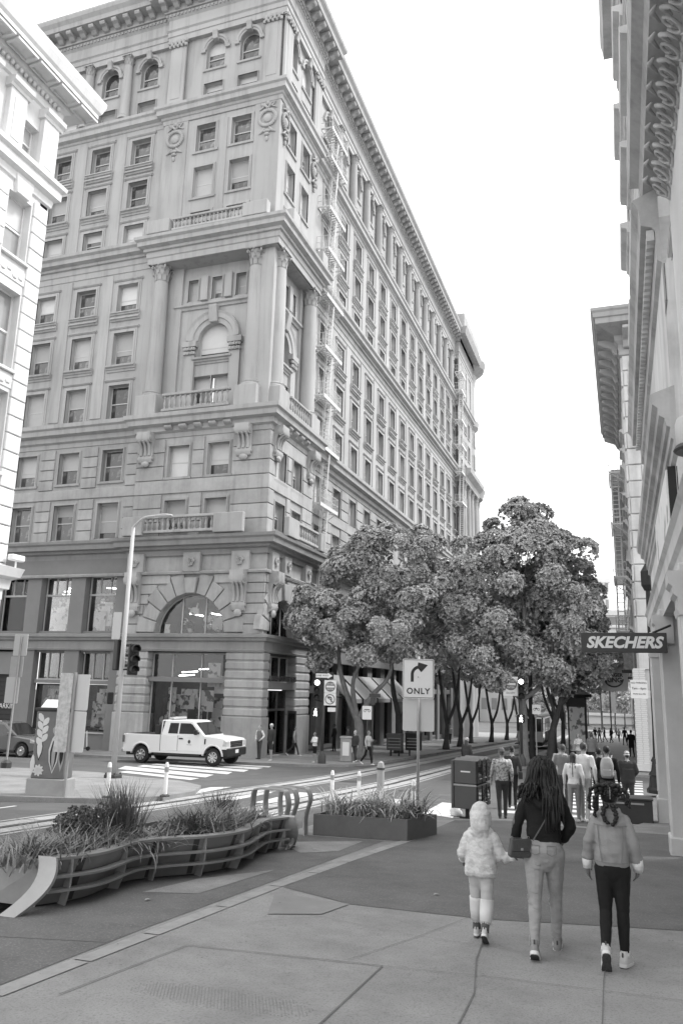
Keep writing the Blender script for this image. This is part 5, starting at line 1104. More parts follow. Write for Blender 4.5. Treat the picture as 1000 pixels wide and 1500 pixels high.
mb = MB(); back = [Vector((-6.55, p.y)) for p in wv]
mb.add([wp(i, HT-.1, -.02) for i in range(N_)]+[(-6.5-X0, p.y-Y0, gz(-6.5, p.y)+HT-.08-Z0) for p in wv], [(i, i+1, N_+i+1, N_+i) for i in range(N_-1)]); put('soil', mb.mesh('soil', soil), bench)
mb = MB(); mb.rings([[(-6.5-X0, p.y-Y0, gz(-6.5, p.y)-Z0-.13), (-6.46-X0, p.y-Y0, gz(-6.5, p.y)-Z0-.13), (-6.46-X0, p.y-Y0, gz(-6.5, p.y)-Z0+HT), (-6.5-X0, p.y-Y0, gz(-6.5, p.y)-Z0+HT)] for p in wv]); put('rear_panel', mb.mesh('rear_panel', pm_), bench)
for i, yy in ((0, wv[0].y), (N_-1, wv[-1].y)):
    a = wp(i, HT-.02, 0); b = wp(i, 0, 0); mb = MB(); mb.add([a, b, (-6.5-X0, yy-Y0, b[2]), (-6.5-X0, yy-Y0, a[2])], [(0, 1, 2, 3)]); put('end_panel', mb.mesh('end_panel', galv), bench)
# the big curled end plates
def endplate(i, s):
    p = wv[i]; mb = MB(); rows = []
    for t in np.linspace(0, 1, 12):
        h = HT*(1-t)**1.0; fl = .42*t**2.2; w = .14-.02*t
        c = Vector(wp(i, h, .02+.10*math.sin(t*PI)*1.2+.05*t)); rows.append([tuple(c+Vector((-w, s*fl-.015*s, 0))), tuple(c+Vector((w*.6, s*fl-.015*s, 0))), tuple(c+Vector((w*.6, s*fl+.02*s, .02))), tuple(c+Vector((-w, s*fl+.02*s, .02)))])
    mb.rings(rows); return put('end_plate', mb.mesh('end_plate', pr_, smooth=R(35)), bench)
endplate(0, -1); endplate(N_-1, 1)
for h, r in ((.3, .12), (.16, .09)):
    c = Vector(wp(N_-1, h, .1)); put('curled_rail_end', MB().tube([tuple(c+Vector((0, r*1.6*math.sin(a), -r+r*math.cos(a)))) for a in np.linspace(0, PI*.95, 9)], [.035]*9, 6, flat=.35).mesh('curled_rail_end', pr_, smooth=True), bench)
# plants of the wavy planter
PL = [('leafy_shrub', 'dense grass-like plant with drooping straps at the near end of the wavy planter', -6.1, 7.55, 620, (.2, .24), .42, .009, .55, 1.2, blade_m),
      ('leafy_shrub', 'low strappy plant spilling over the rail in front of the round bush', -5.98, 8.1, 560, (.16, .26), .40, .009, .6, 1.2, blade_m),
      ('leafy_shrub', 'strappy low plant between the round bush and the tall rush', -5.98, 8.6, 420, (.16, .2), .46, .009, .55, 1.3, blade_m),
      ('rush_plant', 'tall upright dark rush tuft rising above the middle of the wavy planter', -6.0, 8.95, 420, (.09, .09), .76, .006, .22, .45, blade_d),
      ('leafy_shrub', 'pale strappy skirt of leaves at the foot of the tall rush', -5.82, 9.3, 320, (.18, .2), .40, .010, .9, 1.2, blade_m),
      ('leafy_shrub', 'bushy strap-leaved plant right of the tall rush', -5.62, 10.2, 700, (.18, .2), .54, .011, .6, 1.1, blade_m),
      ('leafy_shrub', 'second bushy strap-leaved plant, over the middle rib of the planter', -5.6, 10.75, 700, (.18, .22), .52, .011, .6, 1.2, blade_m),
      ('leafy_shrub', 'small upright dark tuft near the far end of the wavy planter', -5.85, 11.35, 320, (.09, .09), .54, .009, .3, .8, blade_d),
      ('leafy_shrub', 'low strap-leaved clump at the far end of the wavy planter', -5.75, 11.85, 520, (.16, .2), .40, .010, .7, 1.1, blade_m)]
for k, (nm, lab, x, y, n, sp, L, w, le, cu, m) in enumerate(PL): strap_plant(nm, lab, 'plant', x, y, gz(x, y)+HT-.1, n, sp, L, w, le, cu, m, 100+k, 'plants in the wavy planter')
rg = np.random.default_rng(5); V, F = [], []
cm_, _ = crown_mesh(None, [(0, 0, .36, .28, .26, .2), (.22, .12, .52, .16, .16, .13), (-.2, -.05, .3, .2, .2, .14)], rg, 60, 40, .036, 7, (.07, .13), 'round_bush', mat('shrub_leaf', .16, .4, .3, 8, spec=.4))
rb = root('round_bush', 'small rounded dark bush behind the strappy plants near the left end of the wavy planter', 'bush', (-6.25, 8.45, gz(-6.25, 8.45)+HT-.1)); rb.scale = (.72, .72, .78); put('foliage', cm_, rb, kind='stuff'); put('stem', MB().tube([(0, 0, -.02), (.05, 0, .3)], .03, 6).mesh('stem', bark_d), rb)
# ------------------------------------------------------------ box planter and its pale strap plants
px_ = root('planter', 'low square-cornered steel planter holding pale strap-leaved plants', 'planter', (-4.4, 14.75, gz(-4.4, 14.75)))
Pq = [(-5.4, 14.1), (-3.68, 14.22), (-3.42, 15.42), (-5.3, 15.3)]; hz = .36; ctr = Vector((-4.4, 14.75)); mb_s = []
for (a, b), nm in zip(zip(Pq, Pq[1:]+Pq[:1]), ('front_panel', 'side_panel', 'back_panel', 'side_panel')):
    a, b = Vector(a), Vector(b); t = (b-a).normalized(); nn = Vector((t.y, -t.x)); mb = MB(); q = [a, b, b-nn*.04-t*.04, a-nn*.04+t*.04]
    mb.add([(p.x-ctr.x, p.y-ctr.y, gz(p.x, p.y)-gz(*ctr)) for p in q]+[(p.x-ctr.x, p.y-ctr.y, gz(p.x, p.y)-gz(*ctr)+hz) for p in q], [(0, 3, 2, 1), (4, 5, 6, 7), (0, 1, 5, 4), (1, 2, 6, 5), (2, 3, 7, 6), (3, 0, 4, 7)]); put(nm, mb.mesh(nm, mat('weathered_planter_steel', .15, .5, .12, 3, dirt=.3, dscale=3, spec=.4), bevel=.006), px_)
put('soil', MB().add([(x-ctr.x, y-ctr.y, gz(x, y)-gz(*ctr)+hz-.05) for x, y in Pq], [(0, 1, 2, 3)]).mesh('soil', soil), px_)
for k, (lab, x, y, n, L, m) in enumerate([('pale strappy plant at the left end of the square planter', -5.05, 14.5, 90, .55, blade_p), ('pale strappy plant second from the left in the square planter', -4.72, 14.55, 90, .5, blade_p), ('large pale arching plant in the middle of the square planter', -4.4, 14.55, 110, .58, blade_p), ('pale plant with long straps hanging over the front right of the square planter', -3.98, 14.55, 110, .6, blade_p), ('spiky plant at the right corner of the square planter', -3.72, 14.9, 60, .62, blade_m), ('dark low plant at the back of the square planter', -4.5, 15.0, 100, .5, blade_m)]):
    strap_plant('strap_plant', lab, 'plant', x, y, gz(x, y)+hz-.05, int(n*1.5), (.12, .1), L*1.2, .014, .42, 1.5, m, 150+k, 'plants in the square planter')
# three bent flat-bar hoops between the planters
for k, (x, y, dx) in enumerate([(-5.32, 12.55, -.55), (-5.5, 13.35, -.5), (-5.5, 14.0, -.5)]):
    h = .86-.03*k; pts = [(0, 0, 0), (-.03, .06, .3), (.06, .04, .6), (.04, 0, h-.05), (-.02, 0, h), (dx*.5, 0, h+.01), (dx+.05, 0, h), (dx, 0, h-.06), (dx-.03, .03, .5), (dx+.04, 0, 0)]
    mb = MB(); q = catmull(pts, 4); mb.rings([[tuple(p+Vector((a*.0+(.012 if abs((q[min(i+1, len(q)-1)]-q[max(i-1, 0)]).normalized().z) > .6 else 0)*b, a*.09, (.012 if abs((q[min(i+1, len(q)-1)]-q[max(i-1, 0)]).normalized().z) <= .6 else 0)*b))) for a, b in ((-1, -1), (1, -1), (1, 1), (-1, 1))] for i, p in enumerate(q)])
    tag(put('hoop_rail', mb.mesh('hoop_rail', pr_, smooth=R(40)), loc=(x, y, gz(x, y))), ['bent flat-bar metal hoop right behind the wavy planter end', 'middle one of three bent flat-bar metal hoops between the planters', 'bent flat-bar metal hoop touching the square planter'][k], 'hoop', 'metal hoops between the planters')
# ------------------------------------------------------------ signs, signals, posts
def plate(w, h, t, m, r=.04, name='sign_plate'):
    pts = []
    for cx, cz, a0 in ((w/2-r, h/2-r, 0), (-w/2+r, h/2-r, PI/2), (-w/2+r, -h/2+r, PI), (w/2-r, -h/2+r, 1.5*PI)):
        pts += [(cx+r*math.cos(a0+k*PI/8), cz+r*math.sin(a0+k*PI/8)) for k in range(5)]
    return MB().prism(pts, 0, t).mesh(name, m)
def flat(pts, m, name='symbol'): return MB().prism(pts, -.004, .0).mesh(name, m)
def text_on(parent, txt, size, m, loc, **k):
    o = put('lettering', text_mesh(txt, size, m, .002, **k), parent, loc); o.rotation_euler = (PI/2, 0, 0); return o
def ringpts(r, n=28): return [(r*math.cos(2*PI*i/n), r*math.sin(2*PI*i/n)) for i in range(n)]
def thick_arc(mb, cx, cz, r, a0, a1, w, n=10, y=-.004):
    vs = []
    for k in range(n+1):
        a = a0+(a1-a0)*k/n; vs += [(cx+(r-w/2)*math.cos(a), y, cz+(r-w/2)*math.sin(a)), (cx+(r+w/2)*math.cos(a), y, cz+(r+w/2)*math.sin(a))]
    mb.add(vs, [(2*k, 2*k+1, 2*k+3, 2*k+2) for k in range(n)])
# turn arrow sign on its pole
zz = gz(-4.92, 20.0); on = root('turn_sign', 'white turn-right arrow ONLY sign on a grey pole, with a blank sign back below it', 'road sign', (-4.92, 20.0, zz), .16)
put('pole', MB().tube([(.0, .05, -.1), (0.0, .05, 3.7)], .036, 10).mesh('pole', galv, smooth=True), on)
pl_ = put('sign_plate', plate(.80, .99, .01, signwhite), on, (0, -.01, 3.14))
mb = MB(); rim = .375
for sx in (-1, 1): mb.box(sx*.375-.006, sx*.375+.006, -.004, 0, -.47, .47)
for sz in (-1, 1): mb.box(-.369, .369, -.004, 0, sz*.47-.006, sz*.47+.006)
put('border', mb.mesh('border', dgrey), pl_, kind='stuff')
mb = MB(); mb.add([(-.19, -.004, -.16), (-.115, -.004, -.16), (-.115, -.004, .02), (-.19, -.004, .02)], [(0, 1, 2, 3)]); thick_arc(mb, .04, .02, .193, PI, PI*.58, .076); 
mb.add([(0.0, -.005, .33), (.245, -.005, .265), (.075, -.005, .08), (.06, -.005, .18), (-.02, -.005, .2)], [(0, 1, 2), (0, 2, 3, 4)]); put('arrow', mb.mesh('arrow', mat('sign_black', .035, .6, .2)), pl_, (-.0, 0, .08))
text_on(pl_, 'ONLY', .205, MATS['sign_black'], (0, -.006, -.315), bold=.004, spacing=1.12); put('bolt', MB().lathe([(.012, 0), (.012, .01)], 8).mesh('bolt', dgrey), pl_, (0, -.006, .04)).rotation_euler = (PI/2, 0, 0)
put('sign_back', plate(.80, .80, .01, sign_back), on, (0, .1, 2.24)); 
def signal_head(n=3, lit=None, hood=True):
    mb = MB(); mb.box(-.17, .17, -.1, .1, -.17*n*1.05, .17*n*1.05); me = mb.mesh('signal_housing', black, bevel=.03); return me
def traffic_signal(name, label, loc, rz, heads, poles):
    t = root(name, label, 'traffic light', loc, rz); return t
def add_head(t, at, rz, lit, n=3):
    h = put('signal_head', cached(('sh', n), lambda: signal_head(n)), t, at, rz)
    for k in range(n):
        z = (n-1)*.175-.35*k
        put('lens', cached('lensd' if k != lit else 'lensl', lambda: MB().lathe([(.02, 0), (.13, 0), (.13, .02), (.05, .045)], 16).mesh('lens', bright if k == lit else mat('dark_lens', .05, .2, .1), smooth=True)), h, (0, -.1, z)).rotation_euler = (PI/2, 0, 0)
        put('visor', cached('visor', lambda: MB().rings([[(.145*math.cos(a), y, .145*math.sin(a)) for a in np.linspace(-.4, PI+.4, 12)]+[(.135*math.cos(a), y, .135*math.sin(a)) for a in np.linspace(PI+.4, -.4, 12)] for y in (0, -.24)]).mesh('visor', black)), h, (0, -.1, z))
    return h
def walk_head(t, at, rz, lit=True):
    h = put('pedestrian_signal', cached('wh', lambda: MB().box(-.2, .2, -.1, .1, -.2, .2).mesh('pedestrian_signal', black, bevel=.03)), t, at, rz)
    if lit:
        mb = MB(); mb.ball((.01, -.105, .12), .028, .01, .03, 8, 5); mb.tube([(0, -.105, .07), (-.01, -.105, -.02)], .032, 6, flat=.4); mb.tube([(-.01, -.105, -.02), (-.06, -.105, -.13)], .018, 5); mb.tube([(0, -.105, -.02), (.05, -.105, -.07), (.04, -.105, -.14)], .018, 5); mb.tube([(0, -.105, .07), (-.06, -.105, .0)], .014, 5); mb.tube([(0, -.105, .07), (.06, -.105, .01)], .014, 5)
        put('walking_symbol', mb.mesh('walking_symbol', bright), h, kind='stuff', sc=(1.25, 1, 1.25))
    return h
def dne_sign(t, at, w, h, low):
    p = put('sign_plate', plate(w, h, .01, signwhite, .03), t, at); r = w*.42
    red = mat('sign_red', .16, .5, .1)
    put('disc', flat(ringpts(r), red, 'disc'), p, (0, 0, h/2-r-.06)); put('bar', flat([(-r*.8, -.09*r*2), (r*.8, -.09*r*2), (r*.8, .09*r*2), (-r*.8, .09*r*2)], signwhite, 'bar'), p, (0, -.004, h/2-r-.06))
    text_on(p, 'DO NOT', r*.42, signwhite, (0, -.008, h/2-r-.06+r*.5)); text_on(p, 'ENTER', r*.42, signwhite, (0, -.008, h/2-r-.06-r*.52))
    for k, s in enumerate(low): text_on(p, s, .13, MATS['sign_black'], (0, -.006, h/2-2*r-.2-.15*k))
    return p
# far left corner signal
lz = gz(-14.3, 38.0); ts = traffic_signal('traffic_signal', 'traffic signal on the far left corner carrying one-way and no-left-turn signs', (-14.2, 38.0, lz), .3, 0, 0)
put('pole', MB().tube([(0, 0, -.05), (0, 0, 4.4)], .075, 12).mesh('pole', dgrey, smooth=True), ts); put('base', MB().lathe([(.2, 0), (.2, .35), (.12, .5), (.09, .6)], 12).mesh('base', dgrey, smooth=R(30)), ts)
add_head(ts, (-.33, -.1, 3.55), 0, 0); put('bracket', MB().tube([(-.33, 0, 3.0), (0, 0, 3.0)], .03, 6).mesh('bracket', black), ts); walk_head(ts, (-.38, -.1, 2.45), 0)
p = put('one_way_plate', plate(.95, .36, .01, mat('sign_black_plate', .03, .5, .1), .02), ts, (-.0, -.12, 4.25)); ar = [(-.42, -.1), (.18, -.1), (.18, -.15), (.42, 0), (.18, .15), (.18, .1), (-.42, .1)]
put('arrow', flat(ar, signwhite, 'arrow'), p); text_on(p, 'ONE WAY', .13, MATS['sign_black'], (-.1, -.006, 0), spacing=1.05)
dne_sign(ts, (.32, -.12, 3.72), .6, .62, [])
p = put('sign_plate', plate(.6, .6, .01, signwhite, .03), ts, (.32, -.12, 3.1)); mb = MB(); thick_arc(mb, 0, 0, .23, 0, 2*PI, .045, 24); mb.add([(-.16, -.006, .14), (-.13, -.006, .18), (.17, -.006, -.14), (.14, -.006, -.18)], [(0, 1, 2, 3)]); put('prohibition_ring', mb.mesh('prohibition_ring', MATS['sign_red']), p, kind='stuff')
mb = MB(); mb.add([(.05, -.003, -.14), (.1, -.003, -.14), (.1, -.003, .03), (.05, -.003, .03)], [(0, 1, 2, 3)]); thick_arc(mb, 0, .03, .075, 0, PI*.7, .05, 8, -.003); mb.add([(-.02, -.003, .16), (-.15, -.003, .06), (-.0, -.003, .0)], [(0, 1, 2)]); put('turn_arrow', mb.mesh('turn_arrow', MATS['sign_black']), p)
put('small_plate', plate(.4, .2, .01, signwhite, .02), ts, (.42, -.12, 2.6))
# far right signal in front of the tallest tree
rz_ = gz(-5.3, 43.4); tr = traffic_signal('traffic_signal', 'traffic signal with a do-not-enter sign in front of the tallest tree', (-5.15, 43.5, rz_), .1, 0, 0)
put('pole', MB().tube([(0, 0, -.05), (0, 0, 4.6)], .07, 12).mesh('pole', dgrey, smooth=True), tr); put('base', MB().lathe([(.2, 0), (.2, .35), (.12, .5), (.09, .6)], 12).mesh('base', dgrey, smooth=R(30)), tr)
add_head(tr, (.05, -.18, 3.95), 0, 0); walk_head(tr, (.0, -.18, 2.4), 0); dne_sign(tr, (-.5, -.1, 4.05), .78, 1.0, ['EXCEPT'])
rp = root('sign_post', 'slim post with a small bicycle sign behind the far right signal', 'road sign', (-4.5, 44.6, gz(-4.5, 44.6))); put('pole', MB().tube([(0, 0, 0), (0, 0, 3.2)], .03, 8).mesh('pole', galv), rp); p = put('sign_plate', plate(.45, .5, .01, signwhite, .03), rp, (.05, -.04, 2.9)); mb = MB()
for s in (-1, 1): thick_arc(mb, s*.1, 0, .06, 0, 2*PI, .02, 14)
mb.add([(-.1, -.004, .0), (-.02, -.004, .1), (.1, -.004, .0), (.0, -.004, .02)], [(0, 1, 2, 3)]); put('bicycle_symbol', mb.mesh('bicycle_symbol', MATS['sign_black']), p, kind='stuff')
# left lamp post with traffic head and pedestrian head
lx, ly = -16.4, 23.8; lp = root('street_lamp', 'tall pale street lamp with a curved arm and dark traffic signals on the left corner', 'street lamp', (lx, ly, gz(lx, ly)))
put('pole', MB().tube([(0, 0, 0), (-.02, 0, 4.5), (-.03, 0, 8.65)], [.10, .085, .065], 14).mesh('pole', mat('lamp_pole', .5, .6, .06, 2, dirt=.15, dscale=2), smooth=True), lp)
put('arm', MB().tube([tuple(v) for v in catmull([(-.03, 0, 8.6), (.05, -.02, 8.72), (.45, -.1, 8.95), (1.0, -.2, 8.98)], 5)], .045, 8).mesh('arm', MATS['lamp_pole'], smooth=True), lp)
put('lamp_head', MB().rings([[(1.0+.75*t, -.2-.14*t+w*math.cos(a), 8.98-.05*t+.07*math.sin(a)*s) for a in np.linspace(0, 2*PI, 9)[:-1]] for t, w, s in ((0, .05, .6), (.2, .11, 1), (.7, .14, 1), (1, .05, .5))]).mesh('lamp_head', MATS['lamp_pole'], smooth=True), lp)
add_head(lp, (.42, .0, 3.95), .9, 9, 3); put('bracket', MB().tube([(0, 0, 3.6), (.42, 0, 3.6)], .03, 6).mesh('bracket', black), lp); walk_head(lp, (-.3, -.12, 2.62), -.9, False)
add_head(lp, (-.3, .1, 4.1), 2.6, 9, 3); put('sign_back', plate(.34, .95, .01, sign_back), lp, (-.28, -.14, 5.1)); put('base', MB().box(-.22, .22, -.22, .22, -.02, .12).mesh('base', dgrey, bevel=.02), lp)
for sx in (-1, 1):
    for sy in (-1, 1): put('anchor_nut', cached('nut', lambda: MB().lathe([(.03, 0), (.03, .06)], 6).mesh('anchor_nut', dgrey)), lp, (sx*.17, sy*.17, .12))
# mural control cabinet and tall sign backs
cx_, cy_ = -13.9, 17.5; cb = root('control_cabinet', 'street control cabinet painted with feather shapes and a daisy on a concrete block', 'cabinet', (cx_, cy_, gz(cx_, cy_)), .22)
put('base', MB().box(-.52, .52, -.3, .3, -.1, .42).mesh('base', concrete_l, bevel=.02), cb); body = put('cabinet_body', MB().box(-.44, .44, -.25, .25, .42, 2.08).mesh('cabinet_body', mat('cabinet_paint', .17, .5, .2, 3, dirt=.2, dscale=2), bevel=.02), cb); put('lid', MB().prism([(-.27, 0), (-.3, .03), (-.3, .08), (.3, .08), (.3, .03), (.27, 0)], -.47, .47, 'x').mesh('lid', dgrey), cb, (0, 0, 2.08))
put('solar_unit', MB().prism([(-.2, 0), (.25, 0), (.25, .18), (.1, .2)], -.3, .3, 'x').mesh('solar_unit', white_p, bevel=.02), cb, (-.1, 0, 2.16))
def petal(cx, cz, L, w, a, m, y=-.256): 
    pts = [(cx+math.cos(a)*L*t-math.sin(a)*w*s, cz+math.sin(a)*L*t+math.cos(a)*w*s) for t, s in ((0, 0), (.3, .8), (.6, 1), (.9, .5), (1, 0), (.9, -.5), (.6, -1), (.3, -.8))]
    put('mural_shape', MB().prism(pts, y, y+.01).mesh('mural_shape', m), cb)
pw1, pd1, pg1 = mat('mural_white', .62, .6, .1), mat('mural_dark', .03, .6, .2), mat('mural_grey', .35, .6, .15)
for k in range(7): petal(-.24, 1.2+.1*k, .26, .07, 1.0 if k % 2 else 2.1, pw1)
petal(-.27, .85, .6, .09, PI/2, pd1, -.253); petal(-.27, .9, .5, .07, PI/2, pw1, -.258); petal(.12, .55, .95, .14, PI/2, pw1, -.255); petal(.12, .6, .8, .1, PI/2, pd1, -.259); petal(.12, .62, .7, .05, PI/2, pg1, -.263); petal(.14, 1.45, .3, .14, PI/2-.2, pg1); petal(.33, .6, .8, .08, PI/2, pg1); petal(.33, .75, .5, .05, PI/2, pd1, -.26)
for k in range(9): petal(-.25, .62, .15, .035, 2*PI*k/9, pw1, -.262)
petal(-.42, .5, .5, .06, PI/2, pw1)
sx_, sy_ = -13.22, 17.2; sp = root('sign_post', 'tall narrow pair of bare sign backs on a post beside the painted cabinet', 'road sign', (sx_, sy_, gz(sx_, sy_)), .1); put('pole', MB().tube([(0, 0, 0), (0, 0, 3.05)], .035, 8).mesh('pole', galv), sp)
put('sign_back', plate(.36, 1.95, .012, mat('weathered_sign', .55, .6, .15, 2.2, dirt=.45, dscale=6)), sp, (-.22, -.06, 2.05)); put('sign_back', plate(.4, .9, .012, sign_back), sp, (.18, .05, 2.55)); put('sign_back', plate(.4, 1.0, .012, sign_back), sp, (.17, .05, 1.58))
sx_, sy_ = -22.4, 25.5; sp = root('sign_post', 'post with three stacked blank sign backs at the left edge', 'road sign', (sx_, sy_, gz(sx_, sy_))); put('pole', MB().tube([(0, 0, 0), (.05, 0, 5.0)], .04, 8).mesh('pole', galv), sp); put('base', MB().lathe([(.2, 0), (.2, .2), (.08, .3)], 8).mesh('base', dgrey), sp)
for z, w, h, m in ((4.65, .66, .85, sign_back), (3.8, .62, .8, mat('mid_sign_back', .42, .5, .1, 4)), (2.9, .64, 1.0, sign_back)): put('sign_back', plate(w, h, .012, m), sp, (-.18+.1*(z-2.9), .06, z))
mbx = root('street_bin', 'dark street box with a white logo panel at the far left edge', 'bin', (-18.75, 20.3, gz(-18.75, 20.3))); mbx.scale = (.7, .7, .7); put('body', MB().box(-.35, .35, -.3, .3, .12, 1.15).mesh('body', black, bevel=.03), mbx); put('lid', MB().prism([(-.33, 0), (.33, 0), (.25, .2), (-.25, .2)], -.38, .38, 'x').mesh('lid', dgrey), mbx, (0, 0, 1.15)); put('panel', MB().box(-.2, .2, -.315, -.3, .4, .8).mesh('panel', signwhite), mbx)
for s in (-.28, .28): put('foot', MB().box(s-.04, s+.04, -.2, .2, 0, .12).mesh('foot', black), mbx)
# white flexible posts
for k, (x, y, lab) in enumerate([(-12.35, 17.75, 'white flexible post in front of the street lamp foot'), (-11.45, 19.0, 'white flexible post standing alone beside the crosswalk stripes'), (-7.6, 21.2, 'left one of two white posts behind the square planter'), (-6.9, 21.4, 'second white post behind the square planter, left of the grey bollard'), (-4.75, 18.9, 'white post close to the turn sign pole')]):
    o = root('flexible_post', lab, 'post', (x, y, gz(x, y)+(RD if k > 1 else 0)), 0, 'white flexible posts'); put('post', cached('fpost', lambda: MB().lathe([(.055, .03), (.05, .8), (.03, .86)], 10).mesh('post', white_p, smooth=R(40))), o)
    put('base', cached('fbase', lambda: MB().lathe([(.13, 0), (.13, .03), (.07, .06)], 10).mesh('base', dgrey)), o); put('reflective_band', cached('fband', lambda: MB().lathe([(.058, .62), (.058, .74)], 10).mesh('reflective_band', galv)), o)
o = root('bollard', 'grey round-topped metal bollard behind the square planter', 'bollard', (-6.35, 21.6, gz(-6.35, 21.6)-.1)); put('post', MB().lathe([(.1, 0), (.1, 1.0), (.08, 1.08), (.02, 1.12)], 14).mesh('post', galv, smooth=R(40)), o); put('collar', MB().lathe([(.11, .9), (.11, .95)], 14).mesh('collar', dgrey), o)
# newspaper cabinet seen from the back and side
nz = gz(-3.35, 18.7); nr = root('news_rack', 'dark two-tier newspaper rack seen from behind at the kerb, left of the walking mother', 'news rack', (-3.35, 18.75, nz+.0), -.12)
ngm = mat('news_rack_grey', .10, .5, .15, 3, dirt=.25, dscale=3)
put('back_panel', MB().box(-.38, -.32, -.35, .75, .22, 1.25).mesh('back_panel', ngm, bevel=.01), nr)
for t in (0, 1): put('cabinet', MB().box(-.32, .2, -.33, .75, .22+.53*t, .72+.53*t).mesh('cabinet', ngm, bevel=.015), nr)
put('divider_rail', MB().box(-.33, .2, -.345, -.33, .705, .745).mesh('divider_rail', galv), nr); put('scratched_label', MB().box(-.16, .06, -.336, -.33, 1.0, 1.03).mesh('scratched_label', signwhite), nr)
for j in range(3):
    for t in (0, 1):
        d = put('door', cached('nrd', lambda: MB().box(-.012, .012, -.145, .145, 0, .46).mesh('door', black, bevel=.005)), nr, (.215+.02*j*0, -.16+.36*j, .24+.53*t)); put('window', cached('nrw', lambda: MB().box(.013, .018, -.11, .11, .15, .4).mesh('window', pane_d)), d); put('handle', cached('nrh', lambda: MB().tube([(.015, -.06, .1), (.05, -.06, .1), (.05, .06, .1), (.015, .06, .1)], .01, 5).mesh('handle', galv)), d)
    put('roof', cached('nrr', lambda: MB().prism([(-.165, 0), (.165, 0), (0, .05)], -.32, .24, 'x').mesh('roof', ngm)), nr, (0, -.16+.36*j, 1.25))
for s in (-.2, .6): put('leg', MB().tube([(-.05, s, 0), (-.05, s, .24)], .05, 8).mesh('leg', black), nr); put('foot', MB().box(-.22, .12, s-.06, s+.06, 0, .03).mesh('foot', black), nr)
tag(put('plastic_bag', MB().rings([[(r*math.cos(a)*(1+.3*math.sin(3*a+z*19)), r*.7*math.sin(a)*(1+.1*math.cos(4*a)), z) for a in np.linspace(0, 2*PI, 15)[:-1]] for z, r in ((0, .10), (.05, .15), (.13, .13), (.2, .09), (.25, .05), (.3, .08))]).mesh('plastic_bag', mat('thin_white_plastic', .66, .4, .1, 8), smooth=True), loc=(-3.98, 20.0, gz(-3.98, 20.0)+RD)), 'crumpled white plastic bag beside the back of the newspaper rack', 'bag')
# far left news boxes, bus stop posts
for k, (x, y, w, h, m, lab) in enumerate([(-13.75, 40.5, .6, 1.2, mat('news_box_grey', .3, .5, .15), 'pale newspaper box with a white front panel beside the forked tree'), (-13.4, 48.6, .95, 1.25, ngm, 'dark newspaper rack on two legs left of the arrow sign'), (-12.5, 49.7, .95, 1.3, black, 'black slatted newspaper rack right behind the arrow sign pole')]):
    o = root('news_box', lab, 'news box', (x, y, gz(x, y)), .1, 'newspaper boxes on the far left pavement'); z0 = .02 if k == 0 else .35
    put('body', MB().box(-w/2, w/2, -.3, .3, z0, h).mesh('body', m, bevel=.02), o); put('front_panel', MB().box(-w*.3, w*.3, -.315, -.3, z0+.3, h-.2).mesh('front_panel', signwhite if k == 0 else dgrey), o); put('top', MB().prism([(-.32, 0), (.32, 0), (.22, .08), (-.3, .08)], -w/2-.02, w/2+.02, 'x').mesh('top', m), o, (0, 0, h))
    if k:
        for s in (-.25, .25): put('leg', MB().box(s-.04, s+.04, -.1, .1, 0, .36).mesh('leg', black), o)
        for q in range(4): put('shelf_edge', MB().box(-w*.4, w*.4, -.33, -.31, .5+.18*q, .53+.18*q).mesh('shelf_edge', galv), o)
bs = root('bus_stop_post', 'bus stop post with a small route sign, left of the arrow sign', 'bus stop', (-12.6, 41.2, gz(-12.6, 41.2)), .2); put('pole', MB().tube([(0, 0, 0), (0, 0, 3.5)], .05, 8).mesh('pole', dgrey), bs); p = put('sign_plate', plate(.5, .7, .01, signwhite, .03), bs, (-.3, -.06, 2.5)); mb = MB()
for s in (-1, 1): thick_arc(mb, s*.11, .1, .06, 0, 2*PI, .025, 12)
mb.add([(-.12, -.004, .14), (.12, -.004, .14), (.12, -.004, .18), (-.12, -.004, .18)], [(0, 1, 2, 3)]); put('bicycle_symbol', mb.mesh('bicycle_symbol', MATS['sign_black']), p, kind='stuff'); put('street_plate', plate(.6, .18, .01, dgrey, .02), bs, (.1, -.06, 3.4)); put('shelter_box', MB().box(-.12, .12, -.08, .08, 2.9, 3.3).mesh('shelter_box', dgrey), bs)
# ------------------------------------------------------------ right side: blade signs, lamp, boxes
bsg = root('blade_sign', 'dark projecting shop sign with slanted white letters SKECHERS on the right', 'shop sign', (.02, 14.62, 2.79)); put('panel', MB().box(-.68, .72, -.05, .05, -.17, .17).mesh('panel', mat('sign_navy', .05, .4, .1), bevel=.006), bsg); text_on(bsg, 'SKECHERS', .265, signwhite, (.02, -.054, -.005), shear=.28, bold=.011, spacing=1.0); put('bracket', MB().tube([(.5, 0, .17), (.8, 0, .3)], .02, 6).mesh('bracket', black), bsg)
bk = root('blade_sign', 'round-cornered burger shop sign with words in a ring, behind the shoe shop sign', 'shop sign', (-.48, 48, 2.86)); put('panel', plate(1.5, 1.45, .25, mat('burger_sign_grey', .42, .5, .1), .25, 'panel'), bk, (0, -.12, 0)); mb = MB(); thick_arc(mb, 0, 0, .5, PI*.75, PI*1.95, .09, 24, -.13); put('ring', mb.mesh('ring', mat('burger_dark', .05, .5, .1)), bk)
put('bun_top', MB().prism([(.44*math.cos(a), .24+.22*math.sin(a)) for a in np.linspace(0, PI, 12)], -.13, -.12).mesh('bun_top', mat('bun_grey', .4, .5, .1)), bk); put('bun_bottom', MB().prism([(.44*math.cos(a), -.24-.2*math.sin(a)) for a in np.linspace(0, PI, 12)], -.13, -.12).mesh('bun_bottom', MATS['bun_grey']), bk)
